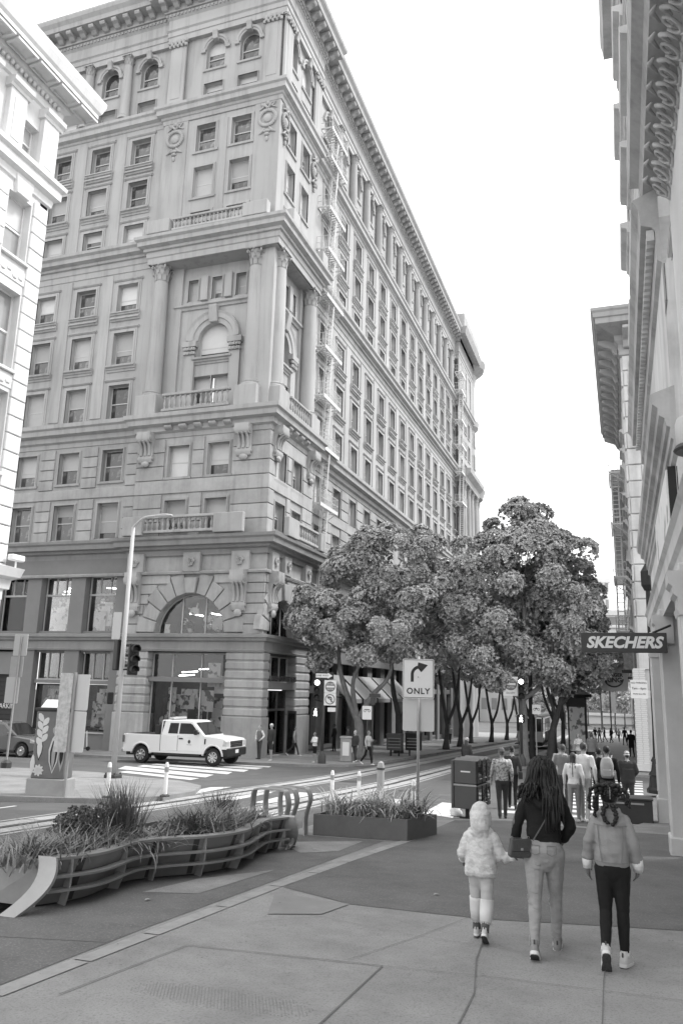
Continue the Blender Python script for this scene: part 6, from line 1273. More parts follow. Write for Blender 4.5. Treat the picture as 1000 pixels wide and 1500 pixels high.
text_on(bk, 'BURGER', .26, MATS['burger_dark'], (0, -.135, .14), bold=.012); text_on(bk, 'KING', .36, MATS['burger_dark'], (0, -.135, -.14), bold=.014); put('bracket', MB().tube([(.6, 0, 0), (1.3, 0, 0)], .05, 6).mesh('bracket', black), bk)
eqb = root('wall_sign_box', 'dark boxed lamp sign on a wall bracket over the burger sign', 'sign box', (.42, 46.5, 4.15)); put('box', MB().box(-.35, .35, -.3, .3, -.9, .3).mesh('box', mat('mesh_grey', .2, .6, .4, 8), bevel=.03), eqb); put('tray', MB().box(-.45, .5, -.35, .35, -1.05, -.9).mesh('tray', black), eqb); put('pipe', MB().tube([(.2, -.32, -.8), (.2, -.32, 2.6)], .05, 8).mesh('pipe', galv), eqb)
npz = root('parking_sign', 'pale no-parking notice with rows of small print on the right pole', 'road sign', (.52, 30.0, 2.12), -.05); put('plate', plate(.56, .62, .01, signwhite, .03, 'plate'), npz); text_on(npz, 'NO PARKING', .085, MATS['sign_black'], (.0, -.006, .22)); text_on(npz, '7am - 6pm', .11, MATS['sign_black'], (0, -.006, .03)); text_on(npz, 'MON thru FRI', .07, MATS['sign_black'], (0, -.006, -.16))
lx, ly = 1.02, 30.6; sl_ = root('ornate_lamp_post', 'dark fluted iron lamp post with a stepped base at the right corner', 'street lamp', (lx, ly, gz(lx, ly))); put('shaft', MB().lathe([(.16, 1.2), (.13, 2.2), (.1, 5.5), (.08, 7)], 16).mesh('shaft', black, smooth=R(25)), sl_); put('base', MB().lathe([(.42, 0), (.42, .12), (.34, .2), (.3, .55), (.33, .6), (.24, .75), (.2, 1.0), (.24, 1.06), (.17, 1.2)], 12).mesh('base', black, smooth=R(25)), sl_); put('sign_arm', MB().box(-.5, -.1, -.02, .02, 3.2, 3.45).mesh('sign_arm', signwhite), sl_); put('lantern', MB().lathe([(.12, 7), (.22, 7.2), (.22, 7.7), (.05, 8)], 10).mesh('lantern', black), sl_)
ub = root('utility_box', 'low dark utility box on the pavement beside the shop pilaster', 'utility box', (.02, 20.4, gz(.02, 20.4)-.03)); put('body', MB().box(-.48, .48, -.28, .28, 0, .52).mesh('body', mat('utility_dark', .05, .5, .15), bevel=.02), ub); put('lid', MB().box(-.5, .5, -.3, .3, .52, .56).mesh('lid', dgrey, bevel=.01), ub); put('handle', MB().box(-.3, .3, -.295, -.28, .42, .46).mesh('handle', galv), ub)
# dressed window figure and small hanging sign over the far pavement
for k, (x, y, lab) in enumerate([(-1.8, 118, 'slim lamp post far away down the right pavement'), (-6.0, 122, 'thin lamp post far away in the middle of the street end'), (-3.6, 140, 'lamp post with twin arms at the street end')]):
    o = root('far_lamp_post', lab, 'street lamp', (x, y, gz(x, y))); put('pole', MB().tube([(0, 0, 0), (0, 0, 7.5)], .1, 8).mesh('pole', dgrey), o); put('lantern', MB().ball((0, 0, 7.8), .35, n=8, m=5).mesh('lantern', signwhite), o); put('banner', MB().box(.12, .75, -.02, .02, 3.4, 6.2).mesh('banner', [signwhite, dgrey, sign_back][k]), o)
ks = root('kiosk', 'tall dark advertising kiosk with a pale poster right of the leaning tree', 'kiosk', (-2.75, 52.0, gz(-2.75, 52))); put('body', MB().box(-.55, .55, -.55, .55, 0, 3.8).mesh('body', dgrey, bevel=.05), ks); put('roof', MB().lathe([(.9, 3.8), (.9, 3.95), (.3, 4.3)], 12).mesh('roof', black), ks); put('poster', MB().box(-.45, .45, -.58, -.55, .6, 3.2).mesh('poster', poster_l), ks)
# ------------------------------------------------------------ people
from mathutils import kdtree, noise as mnoise
class Fig:
    """collects closed tapered solids with a material tag, then fuses them into one continuous skin"""
    def __init__(s): s.V = []; s.F = []; s.T = []
    def rings(s, rs, tag):
        o = len(s.V); n = len(rs[0])
        for r in rs: s.V += [tuple(p) for p in r]; s.T += [tag]*n
        for k in range(len(rs)-1):
            for i in range(n): s.F.append((o+k*n+i, o+k*n+(i+1) % n, o+(k+1)*n+(i+1) % n, o+(k+1)*n+i))
        s.F.append(tuple(o+i for i in range(n-1, -1, -1))); s.F.append(tuple(o+(len(rs)-1)*n+i for i in range(n)))
    def limb(s, pts, rad, tag, n=10, flat=1.0, fdir=None, tags=None):
        """tapered limb through pts with rounded ends; optional per-point tag list"""
        P = [Vector(p) for p in pts]; fine = []; rr = []; tt = []; m = 7
        for i in range(len(P)-1):
            for k in range(m):
                t = k/m; fine.append(P[i].lerp(P[i+1], t)); rr.append(rad[i]+(rad[i+1]-rad[i])*t); tt.append((tags[i] if tags else tag))
        fine.append(P[-1]); rr.append(rad[-1]); tt.append(tags[-1] if tags else tag)
        d0 = (fine[1]-fine[0]).normalized(); d1 = (fine[-1]-fine[-2]).normalized()
        fine = [fine[0]-d0*rr[0]*.8, fine[0]-d0*rr[0]*.45]+fine+[fine[-1]+d1*rr[-1]*.45, fine[-1]+d1*rr[-1]*.8]; rr = [rr[0]*.5, rr[0]*.85]+rr+[rr[-1]*.85, rr[-1]*.5]; tt = [tt[0]]*2+tt+[tt[-1]]*2
        N = Vector(fdir) if fdir else Vector((1, 0, 0)); o = len(s.V)
        for k, p in enumerate(fine):
            t = (fine[min(k+1, len(fine)-1)]-fine[max(k-1, 0)]).normalized()
            q = N-t*N.dot(t)
            if q.length < 1e-3: q = t.orthogonal()
            q.normalize(); B = t.cross(q)
            for i in range(n): a = 2*PI*i/n; s.V.append(tuple(p+q*rr[k]*math.cos(a)+B*rr[k]*flat*math.sin(a))); s.T.append(tt[k])
        L = len(fine)
        for k in range(L-1):
            for i in range(n): s.F.append((o+k*n+i, o+k*n+(i+1) % n, o+(k+1)*n+(i+1) % n, o+(k+1)*n+i))
        s.F.append(tuple(o+i for i in range(n-1, -1, -1))); s.F.append(tuple(o+(L-1)*n+i for i in range(n)))
    def torso(s, prof, tag, n=18, tags=None):
        """prof: (z, cx, cy, rx, ry)"""
        fine = []; tt = []
        for i in range(len(prof)-1):
            for k in range(5):
                t = k/5; fine.append([a+(b-a)*t for a, b in zip(prof[i], prof[i+1])]); tt.append(tags[i] if tags else tag)
        fine.append(prof[-1]); tt.append(tags[-1] if tags else tag); o = len(s.V)
        for (z, cx, cy, rx, ry), tg in zip(fine, tt):
            for i in range(n):
                a = 2*PI*i/n; c, si = math.cos(a), math.sin(a); e = .82
                s.V.append((cx+rx*math.copysign(abs(c)**e, c), cy+ry*math.copysign(abs(si)**e, si), z)); s.T.append(tg)
        L = len(fine)
        for k in range(L-1):
            for i in range(n): s.F.append((o+k*n+i, o+k*n+(i+1) % n, o+(k+1)*n+(i+1) % n, o+(k+1)*n+i))
        s.F.append(tuple(o+i for i in range(n-1, -1, -1))); s.F.append(tuple(o+(L-1)*n+i for i in range(n)))
    def ball(s, c, r, tag, n=14, m=9):
        rs = []
        for k in range(m+1):
            a = PI*(k+.02)/(m+.04); rs.append([(c[0]+r[0]*math.sin(a)*math.cos(2*PI*i/n), c[1]+r[1]*math.sin(a)*math.sin(2*PI*i/n), c[2]-r[2]*math.cos(a)) for i in range(n)])
        s.rings(rs, tag)
    def hand(s, wrist, d, palm_n, size, tag, side, curl=.5):
        """palm and five unequal bent fingers; d: pointing direction, palm_n: palm normal"""
        w = Vector(wrist); d = Vector(d).normalized(); nrm = Vector(palm_n); nrm = (nrm-d*nrm.dot(d)).normalized(); x = d.cross(nrm)*side
        s.limb([w, w+d*size*.45], [size*.17, size*.23], tag, 8, .55, tuple(x))
        for k, (o, L, c) in enumerate(((.2, .42, .9), (.07, .48, 1), (-.06, .45, 1.1), (-.18, .35, 1.25))):
            b = w+d*size*.45+x*size*o; p = [b]; dd = d.copy()
            for j in range(3): dd = (dd+nrm*curl*c*.55).normalized(); p.append(p[-1]+dd*size*L*(.42, .33, .25)[j])
            s.limb(p, [size*.062, size*.058, size*.05, size*.042], tag, 6)
        b = w+d*size*.1+x*size*.18; s.limb([b, b+(x*.8+d*.6+nrm*.3).normalized()*size*.25, b+(x*.6+d*1.2+nrm*.6).normalized()*size*.42], [size*.08, size*.066, size*.05], tag, 6)
    def head(s, c, H, tag, hair=None, hairlen=0.0, look=(0, 1, 0), hat=None):
        """skull, jaw, nose, ears; look = facing direction"""
        c = Vector(c); f = Vector(look).normalized(); r = Vector((f.y, -f.x, 0)).normalized(); k = H/1.7
        def el(off, rad, tg, n=14, m=9):
            rs = []
            for q in range(m+1):
                a = PI*(q+.02)/(m+.04); ring = []
                for i in range(n):
                    b = 2*PI*i/n; ring.append(c+r*(off[0]+rad[0]*math.sin(a)*math.cos(b))*k+f*(off[1]+rad[1]*math.sin(a)*math.sin(b))*k+Vector((0, 0, (off[2]-rad[2]*math.cos(a))*k)))
                rs.append(ring)
            s.rings(rs, tg)
        el((0, 0, .0), (.074, .092, .108), tag); el((0, .03, -.055), (.056, .062, .062), tag); el((0, .098, -.02), (.013, .018, .022), tag, 8, 6); el((0, .088, .012), (.045, .014, .01), tag, 10, 6); el((0, .084, -.062), (.024, .014, .010), tag, 8, 5)
        for sx in (-1, 1): el((sx*.076, -.008, -.015), (.01, .02, .03), tag, 8, 6)
        if hair is not None: el((0, -.022, .022), (.083, .098, .104), hair)
        if hair is not None and hairlen: s.limb([c+Vector((0, 0, .02))-f*.05*k, c-f*.075*k-Vector((0, 0, hairlen*.5)), c-f*.06*k-Vector((0, 0, hairlen))], [.085*k, .075*k, .045*k], hair, 12, .6, tuple(r))
        if hat is not None: el((0, -.008, .045), (.088, .102, .088), hat)
    def fuse(s, name, mats, voxel, fold=0.0, fscale=7.0, foldtags=None, smooth_it=2):
        me = bpy.data.meshes.new(name); me.from_pydata(s.V, [], s.F); o = bpy.data.objects.new(name, me); COL.objects.link(o)
        md = o.modifiers.new('r', 'REMESH'); md.mode = 'VOXEL'; md.voxel_size = voxel; md.use_smooth_shade = True
        sm = o.modifiers.new('s', 'SMOOTH'); sm.factor = .5; sm.iterations = smooth_it
        out = bpy.data.meshes.new_from_object(o.evaluated_get(bpy.context.evaluated_depsgraph_get())); bpy.data.objects.remove(o); bpy.data.meshes.remove(me); out.name = name
        out.materials.clear()
        for m in mats: out.materials.append(m)
        kd = kdtree.KDTree(len(s.V))
        for i, v in enumerate(s.V): kd.insert(v, i)
        kd.balance(); T = s.T
        if len(mats) > 1: out.polygons.foreach_set('material_index', [T[kd.find(p.center)[1]] for p in out.polygons])
        if fold:
            nr = [v.normal.copy() for v in out.vertices]
            for v, n in zip(out.vertices, nr):
                if foldtags is not None and T[kd.find(v.co)[1]] not in foldtags: continue
                c = v.co*fscale; d = mnoise.noise(Vector((c.x*.8, c.y*.8, c.z*1.9)))+.6*mnoise.noise(Vector((c.x*1.6+c.z, c.y*1.6, c.z*3.1))); v.co += n*(d*fold)
        out.polygons.foreach_set('use_smooth', [True]*len(out.polygons)); out.update(); return out
def cloth(name, g, **k): return mat(name, g, k.pop('rough', .9), k.pop('var', .12), k.pop('scale', 12), bump=k.pop('bump', .25), bscale=k.pop('bscale', 90), spec=.15, **k)
skin_d = mat('dark_skin', .12, .5, .08, 8, spec=.4); skin_m = mat('medium_skin', .28, .5, .06, 8, spec=.4); skin_l = mat('light_skin', .45, .5, .05, 8, spec=.4); hair_k = mat('black_hair', .012, .5, .3, 30, spec=.35); hair_b = mat('brown_hair', .05, .5, .3, 30, spec=.4); hair_l = mat('fair_hair', .32, .5, .25, 30)
shoe_w = mat('white_shoe', .68, .55, .06, 10); shoe_k = mat('dark_shoe', .03, .5, .2, 10); sole_d = mat('dark_tread', .06, .8, .5, 40)
def shoe(parent, ankle, pitch, yaw, H, upper, sole, L=.27, sock=None):
    """sneaker: toe points +y, pitch lifts the heel; tread, midsole and upper"""
    k = L/.27; o = put('shoe', cached(('shoeu', upper.name, round(k, 2)), lambda: shoe_upper(upper, k)), parent, ankle); o.rotation_euler = (-pitch, 0, yaw)
    put('midsole', cached(('shoem', sole.name, round(k, 2)), lambda: shoe_sole(sole, k, -.085, -.05, 1.0)), o); put('tread', cached(('shoet', round(k, 2)), lambda: shoe_sole(sole_d, k, -.094, -.085, .97)), o)
    put('heel_tab', cached(('heelt', k), lambda: MB().box(-.008*k, .008*k, -.086*k, -.076*k, .0*k, .04*k).mesh('heel_tab', dgrey, bevel=.004)), o); return o
def foot_outline(k, g=1.0):
    return [(.040*g*k*w, (-.085+.275*t)*k) for t, w in ((0, .35), (.05, .8), (.2, 1.0), (.45, .98), (.65, 1.15), (.8, 1.15), (.92, .85), (1.0, .3))]+[(-.040*g*k*w, (-.085+.275*t)*k) for t, w in ((1.0, .3), (.92, .85), (.8, 1.1), (.65, 1.1), (.45, .9), (.2, 1.0), (.05, .8), (0, .35))]
def shoe_sole(m, k, z0, z1, g): return MB().prism(foot_outline(k, g*1.06), z0*k, z1*k, 'z').mesh('midsole', m, bevel=.004)
def shoe_upper(m, k):
    mb = MB(); out = foot_outline(k); n = len(out); rs = []
    for z, sx, hy, cy in ((-.052, 1.0, 1.0, 0), (-.035, 1.02, 1.0, 0), (-.015, .96, .95, -.004), (.0, .86, .78, -.02), (.018, .8, .55, -.035), (.035, .82, .42, -.045), (.05, .84, .40, -.045)):
        rs.append([(x*sx, (y-.05*k)*hy+.05*k+(cy-.0)*k*1.0, z*k) for x, y in out])
    mb.rings(rs); return mb.mesh('shoe', m, smooth=R(60))
def walk_legs(H, th, kb, hipw=.085, hz=None):
    """joints for both legs: th = (left, right) thigh angle forward, kb = knee bend; returns hip, knee, ankle lists and the drop"""
    k = H/1.7; hz = .90*k; a = .44*k; b = .405*k; out = []
    for s, t, q in ((-1, th[0], kb[0]), (1, th[1], kb[1])):
        hip = Vector((s*hipw*k, 0, hz)); kn = hip+Vector((0, math.sin(t)*a, -math.cos(t)*a)); an = kn+Vector((0, math.sin(t-q)*b, -math.cos(t-q)*b)); out.append((hip, kn, an))
    return out
MATSP = {}
def simple_person(label, x, y, H, rz, top, bottom, skin=skin_m, hair=hair_k, shoes=shoe_k, th=(.18, -.2), kb=(.1, .35), arms='hang', coat=0.0, shorts=False, hairlen=0.0, build=1.0, hat=None, bag=None, group='people around the junction', dz=0.0, skirt=None, inner=None, sleeves=None):
    k = H/1.7; f = Fig(); t = root('person', label, 'person', (x, y, gz(x, y)+dz), rz, group)
    mats = [skin, top, bottom, hair, shoes, hat or hair, sleeves or top]; legs = walk_legs(H, th, kb)
    low = min(l[2].z for l in legs)-.075*k; up = Vector((0, 0, -low+.012))
    for (hip, kn, an), pit, s in zip(legs, (th[0]-kb[0], th[1]-kb[1]), (-1, 1)):
        hip, kn, an = hip+up, kn+up, an+up
        lo = 0 if shorts else 2
        f.limb([hip, kn, an], [.088*k*build, .062*k, .046*k], 2, 10, tags=[2, lo, lo]); fl = .16*k; d = Vector((0, math.cos(min(0, pit)*1.0), math.sin(min(0, pit)))); d.normalize()
        f.limb([an+Vector((0, -.04*k, -.05*k)), an+Vector((0, 0, -.05*k))+d*fl], [.04*k, .034*k], 4, 8, .8)
    z = lambda v: v*k+up.z; b = build
    f.torso([(z(.82), 0, 0, .13*k*b, .10*k*b), (z(.93), 0, 0, .155*k*b, .115*k*b), (z(1.06), 0, .005, .135*k*b, .10*k*b), (z(1.24), 0, 0, .165*k*b, .115*k*b), (z(1.36), 0, -.01, .17*k*b, .10*k*b), (z(1.43), 0, -.01, .10*k, .07*k)], 1, tags=[2, 1, 1, 1, 1, 1])
    if coat: f.torso([(z(.92-coat), 0, 0, .19*k*b, .15*k*b), (z(.95), 0, 0, .17*k*b, .13*k*b), (z(1.2), 0, 0, .172*k*b, .13*k*b)], 1)
    if skirt: f.torso([(z(.45), 0, 0, .2*k, .17*k), (z(.95), 0, 0, .15*k, .115*k)], 2)
    sw = .2*k*b
    ar = {'hang': [((.24, .02, 1.14), (.25, .10, .90)), ((.24, -.05, 1.14), (.25, .0, .90))], 'swing': [((.23, .1, 1.15), (.23, .25, .95)), ((.23, -.12, 1.15), (.24, -.16, .90))], 'pocket': [((.27, -.05, 1.14), (.18, .1, .98)), ((.27, -.05, 1.14), (.18, .1, .98))],
          'fold': [((.24, .06, 1.14), (.05, .2, 1.16)), ((.24, .06, 1.14), (.06, .21, 1.12))], 'phone': [((.22, .06, 1.14), (.08, .24, 1.2)), ((.23, -.03, 1.13), (.24, .04, .9))]}[arms]
    for s, (el, wr) in zip((-1, 1), ar):
        sh = Vector((s*.165*k*b, -.01, z(1.375))); e = Vector((s*el[0]*k, el[1]*k, z(el[2]))); w = Vector((s*wr[0]*k, wr[1]*k, z(wr[2]))); f.limb([sh, e, w], [.062*k*b, .05*k, .036*k], 6, 9, tags=[6, 6, 6])
        f.hand(w+(w-e).normalized()*.02*k, (w-e), (-s, .2, 0), .17*k, 0, s, .35)
    f.limb([(0, -.01, z(1.40)), (0, .005, z(1.5))], [.056*k, .05*k], 0, 9); f.head((0, .015, z(1.585)), H, 0, hair, hairlen*k, hat=5 if hat else None) if False else f.head((0, .015, z(1.585)), H, 0, 3, hairlen*k, hat=5 if hat else None)
    put('body', f.fuse('body', mats, .02 if H > 1 else .016, .004, 9, {1, 2, 6}, 1), t)
    if bag == 'backpack' or bag == 'pale_backpack':
        m = mat('pale_backpack_cloth', .38, .8, .1, 10) if bag == 'pale_backpack' else mat('dark_backpack_cloth', .03, .8, .2, 10); g = Fig(); g.torso([(z(.98), 0, -.2*k, .12*k, .07*k), (z(1.05), 0, -.21*k, .15*k, .1*k), (z(1.3), 0, -.2*k, .15*k, .09*k), (z(1.44), 0, -.18*k, .1*k, .06*k)], 0)
        bp = put('backpack', g.fuse('backpack', [m], .02, .005, 8), t)
        for s in (-1, 1): put('strap', MB().tube([(s*.1*k, -.12*k, z(1.42)), (s*.11*k, .02, z(1.47)), (s*.12*k, .12*k, z(1.3)), (s*.13*k, .06*k, z(1.05))], .02, 6, flat=.5).mesh('strap', m), bp)
        put('pocket', MB().box(-.09*k, .09*k, -.31*k, -.27*k, z(1.02), z(1.18)).mesh('pocket', m, bevel=.015), bp)
    if bag == 'shoulder': put('shoulder_bag', MB().prism([(-.14, 0), (.14, 0), (.17, .2), (-.17, .2)], -.06, .06, 'y').mesh('shoulder_bag', shoe_k, bevel=.02), t, (.24*k, -.02, z(.8)), PI/2); put('strap', MB().tube([(.24*k, 0, z(1.0)), (.1*k, .1*k, z(1.38)), (.08*k, -.08*k, z(1.4)), (.24*k, -.03, z(1.0))], .012, 5).mesh('strap', shoe_k), t)
    if bag == 'plastic': put('carrier_bag', MB().rings([[(.13*w*math.cos(a), .05*w*math.sin(a), zz) for a in np.linspace(0, 2*PI, 11)[:-1]] for zz, w in ((0, .7), (.05, 1), (.25, .95), (.36, .3))]).mesh('carrier_bag', white_p, smooth=True), t, (.27*k, .02, z(.48)))
    return t
C = lambda n, g, **k: cloth(n, g, **k)
c_black = C('black_cloth', .018); c_char = C('charcoal_cloth', .05); c_navy = C('dark_denim', .075); c_grey = C('grey_cloth', .17); c_lgrey = C('pale_grey_cloth', .38); c_white = C('white_cloth', .72); c_denim = C('pale_denim', .26); c_pat = mat('patterned_cloth', .55, .9, .1, 14, g2=.25, g2t=.52, g2scale=22)
# --- the far left corner
simple_person('redhead in a dark vest over white sleeves waiting on the far corner by the pillar', -18.2, 39.25, 1.70, 2.9, c_grey, c_navy, skin_l, hair_b, sleeves=c_white, th=(.05, -.05), kb=(.05, .05), arms='pocket')
simple_person('person in a dark shirt and shorts wearing a white cap on the far left corner', -17.1, 38.3, 1.80, 2.8, c_char, c_char, skin_m, hair_k, shoe_w, th=(.1, -.1), kb=(.05, .15), shorts=True, hat=c_white, build=1.12)
simple_person('long-haired walker in a pale sleeved top passing the corner doorway', -18.0, 43.6, 1.66, -1.2, c_grey, c_char, skin_m, hair_k, shoe_w, th=(.35, -.35), kb=(.1, .5), hairlen=.4, sleeves=c_lgrey, coat=.15)
simple_person('child in a white top and dark shorts standing at the far left signal post', -14.75, 38.4, 1.45, 2.6, c_white, c_black, skin_m, hair_k, shoe_w, th=(.05, -.05), kb=(.05, .05), shorts=True, arms='fold')
simple_person('person in black standing in the dark doorway behind the forked tree', -18.3, 51.2, 1.74, 1.6, c_black, c_black, skin_d, hair_k, arms='hang', th=(.05, -.05), kb=(.0, .05))
simple_person('person in a pale jacket beside the black-clad figure behind the forked tree', -17.6, 51.9, 1.6, 1.8, c_grey, c_char, skin_m, hair_b, th=(.05, -.05), kb=(.0, .05))
simple_person('pedestrian in a dark jacket carrying a white bag beside the newspaper box', -13.25, 40.3, 1.58, 2.9, c_char, c_char, skin_l, hair_l, shoe_w, th=(.2, -.2), kb=(.05, .3), arms='hang', bag='plastic', coat=.08)
simple_person('pedestrian in a grey top and dark trousers stepping along the far kerb', -12.0, 38.6, 1.62, -1.9, c_lgrey, c_black, skin_m, hair_b, shoe_w, th=(.25, -.3), kb=(.1, .4), hairlen=.2, arms='phone')
simple_person('small far pedestrian in a pale top between the left row of trunks', -15.6, 76, 1.68, 3.0, c_lgrey, c_char, skin_m, hair_k, th=(.2, -.2), kb=(.1, .3))
# --- behind the news rack, and the right-hand crosswalk crowd
simple_person('person with a white headband and dark coat crossing behind the newspaper rack', -6.2, 33.6, 1.66, -.3, c_char, c_black, skin_m, hair_b, hat=c_white, hairlen=.32, coat=.2, dz=RD)
simple_person('person in a pale patterned shirt and dark trousers walking away by the newspaper rack', -2.85, 20.0, 1.62, .25, c_pat, c_navy, skin_m, hair_b, th=(-.15, .2), kb=(.2, .08), hat=c_grey, arms='hang', build=1.08, dz=RD)
simple_person('person in dark clothes with a white bag, half hidden behind the patterned shirt', -3.0, 23.0, 1.62, .1, c_char, c_black, skin_m, hair_k, dz=RD, bag='shoulder')
simple_person('walker in a grey hooded top just right of the mother', -1.62, 22.8, 1.72, 0, c_grey, c_char, skin_m, hair_b, dz=RD, th=(.2, -.2), bag='shoulder')
simple_person('pedestrian in a pale tan top walking beside the grey hooded top', -1.95, 26.4, 1.66, 0, c_lgrey, c_denim, skin_m, hair_b, dz=RD)
simple_person('person in a white long-sleeved top and light trousers on the crosswalk', -.98, 20.6, 1.80, -.15, c_white, c_lgrey, skin_l, hair_b, shoe_w, dz=RD, th=(.15, -.18), kb=(.08, .3))
simple_person('long-haired girl in a white top and light trousers on the crosswalk', -1.22, 20.4, 1.56, -.1, c_white, c_denim, skin_l, hair_b, shoe_w, dz=RD, th=(-.15, .15), kb=(.3, .08), hairlen=.45)
simple_person('walker with a tall pale backpack over dark clothes on the crosswalk', -.46, 20.9, 1.74, 0, c_black, c_navy, skin_m, hair_k, dz=RD, bag='pale_backpack', build=1.05, th=(.18, -.15))
simple_person('walker with a small dark backpack left of the pale backpack', -.70, 22.6, 1.66, .1, c_char, c_black, skin_m, hair_k, dz=RD, bag='backpack')
simple_person('person in a white beanie and quilted dark jacket near the right lamp post', .0, 23.6, 1.58, .1, cloth('quilted_jacket', .045, scale=5, bump=.6, bscale=18), c_char, skin_m, hair_k, dz=RD, hat=c_white, build=1.15, coat=.1, arms='pocket')
simple_person('fair-haired person in a white jacket facing the camera beyond the crosswalk', -2.4, 45.6, 1.66, 2.7, c_white, c_lgrey, skin_l, hair_l, hairlen=.25, arms='fold', coat=.12, th=(.05, -.05))
simple_person('broad person in a brown jacket standing behind the fair-haired one', -1.7, 44.6, 1.72, .4, c_grey, c_char, skin_m, hair_b, build=1.2, coat=.15)
simple_person('person in a long black coat near the right wall beyond the crosswalk', .35, 61, 1.82, .2, c_black, c_black, skin_m, hair_k, coat=.35, th=(.2, -.2))
for k, (x, y, H, m, lab) in enumerate([(-3.5, 104, 1.68, c_black, 'far walker in black, leftmost of the small group down the right pavement'), (-2.9, 100, 1.7, c_grey, 'far walker in grey, second of the small group down the right pavement'), (-2.4, 103, 1.72, c_char, 'far walker in charcoal in the middle of the distant group'), (-1.65, 101, 1.66, c_black, 'far broad walker with a bag, right of the distant group'), (-.8, 108, 1.6, c_lgrey, 'far walker in a pale top near the distant right wall'), (-.1, 91, 1.85, c_black, 'tall far walker in black close to the right shops'), (-4.4, 98, 1.66, c_navy, 'far walker near the leaning dark tree'), (-1.2, 120, 1.7, c_grey, 'tiny walker farthest down the right pavement')]):
    simple_person(lab, x, y, H, (k*.7) % 3, m, c_char, skin_m, hair_k, th=(.2, -.2), bag='backpack' if k == 3 else None, group='small walkers far down the right pavement')
# ------------------------------------------------------------ the mother and two children walking away
def body_and_clothes(t, k, legs, up, arms, mats, voxel, headc, skin, hand=.17, handtags=(True, True), curl=(.4, .4)):
    """full continuous bare body under the clothes"""
    f = Fig(); z = lambda v: v*k+up.z
    for hip, kn, an in legs:
        hip, kn, an = hip+up, kn+up, an+up
        f.limb([hip, kn, an], [.078*k, .052*k, .036*k], 0, 10); f.limb([an+Vector((0, -.03*k, -.03*k)), an+Vector((0, .08*k, -.05*k))], [.03*k, .026*k], 0, 8)
    f.torso([(z(.84), 0, 0, .12*k, .09*k), (z(.93), 0, 0, .145*k, .105*k), (z(1.06), 0, .005, .115*k, .085*k), (z(1.24), 0, 0, .145*k, .10*k), (z(1.36), 0, -.01, .155*k, .085*k), (z(1.43), 0, -.01, .085*k, .06*k)], 0)
    for (sh, el, wr, d, pn, s, hd), cu in zip(arms, curl):
        f.limb([sh, el, wr], [.045*k, .036*k, .026*k], 0, 9); f.hand(wr, d, pn, hand*k if hd is None else hd, 0, s, cu)
    f.limb([(0, -.01, z(1.40)), (0, .005, z(1.5))], [.05*k, .047*k], 0, 10); f.head(headc, 1.7*k*1.0 if k > .9 else 1.5, 0)
    return put('body', f.fuse('body', [skin], voxel, 0, smooth_it=2), t)
def trousers(t, k, legs, up, m, r=(.098, .068, .05), seat=(.155, .125), top=.97, knee_fold=.006, name='jeans', stop=1.0, voxel=.011):
    f = Fig(); z = lambda v: v*k+up.z
    f.torso([(z(.70), 0, 0, .07*k, .06*k), (z(.78), 0, -.004*k, seat[0]*k*.8, seat[1]*k*.82), (z(.85), 0, -.010*k, seat[0]*k*.97, seat[1]*k*.97), (z(.92), 0, -.012*k, seat[0]*k, seat[1]*k), (z(top), 0, 0, seat[0]*k*.84, seat[1]*k*.84)], 0)
    for hip, kn, an in legs:
        hip, kn, an = hip+up, kn+up, an+up; e = kn.lerp(an, stop); f.limb([hip+Vector((0, -.01*k, -.03*k)), hip.lerp(kn, .5), kn, kn.lerp(an, .35), e], [r[0]*1.06*k, (r[0]*.62+r[1]*.38)*k, r[1]*k, (r[1]*.95)*k if r[1] > r[2] else r[1]*k, r[2]*k], 0, 12)
    return put(name, f.fuse(name, [m], voxel, knee_fold, 13, None, 1), t)
# ---- mother
H = 1.66; k = H/1.7; wx, wy = -.76, 7.95
mo = root('person', 'mother in a black hoodie and pale jeans with long locs, holding a child by hand', 'person', (wx, wy, gz(wx, wy)), .04)
legs = walk_legs(H, (-.27, .2), (.24, .06), .088); low = legs[0][2].z-.115*k; up = Vector((0, 0, -low)); z = lambda v: v*k+up.z
P_ = lambda x, y, zz: Vector((x*k, y*k, z(zz)))
arms = [(P_(-.16, -.01, 1.37), P_(-.255, -.04, 1.12), P_(-.285, .06, .90), Vector((-.1, .1, -1)), (1, .1, 0), -1, None), (P_(.16, -.01, 1.37), P_(.265, -.05, 1.11), P_(.175, .13, .965), Vector((-.6, .5, -.6)), (-.3, -1, 0), 1, None)]
body_and_clothes(mo, k, legs, up, arms, None, .0085, (0, .02, z(1.575)), skin_d, .175, curl=(.75, .5))
jean = mat('pale_wash_denim', .33, .9, .10, 9, bump=.35, bscale=120, spec=.15, dirt=.2, dscale=4)
tr_ = trousers(mo, k, legs, up, jean, (.101, .060, .042), (.172, .138), .985, .0045, 'jeans', .93, .0095)
fr = np.random.default_rng(8)
def crease(parent, a, b, rad, m, n, side=1):      # cloth gathered behind a joint: thin raised folds part-way round the limb
    a, b = Vector(a), Vector(b); t = (b-a).normalized(); x = Vector((1, 0, 0)); y = t.cross(x).normalized()
    for i in range(n):
        c = a.lerp(b, (i+.5)/n+fr.uniform(-.05, .05)); a0 = fr.uniform(2.2, 3.6) if fr.random() < .5 else fr.uniform(3.6, 4.6); w = fr.uniform(.7, 1.5); yb = 1 if y.y < 0 else -1
        pts = [c+x*(rad*1.0*math.cos(q))-Vector((0, 1, 0))*(rad*-1.0*math.sin(q))+t*(.02*math.sin((q-a0)*1.3)+.012*i*0) for q in np.linspace(a0, a0+w, 7)]
        put('fold', MB().tube([tuple(p) for p in pts], [.001, .004, .006, .0065, .006, .004, .001], 6).mesh('fold', m, smooth=True), parent)
denim_d = mat('denim_seam', .2, .9, .1)
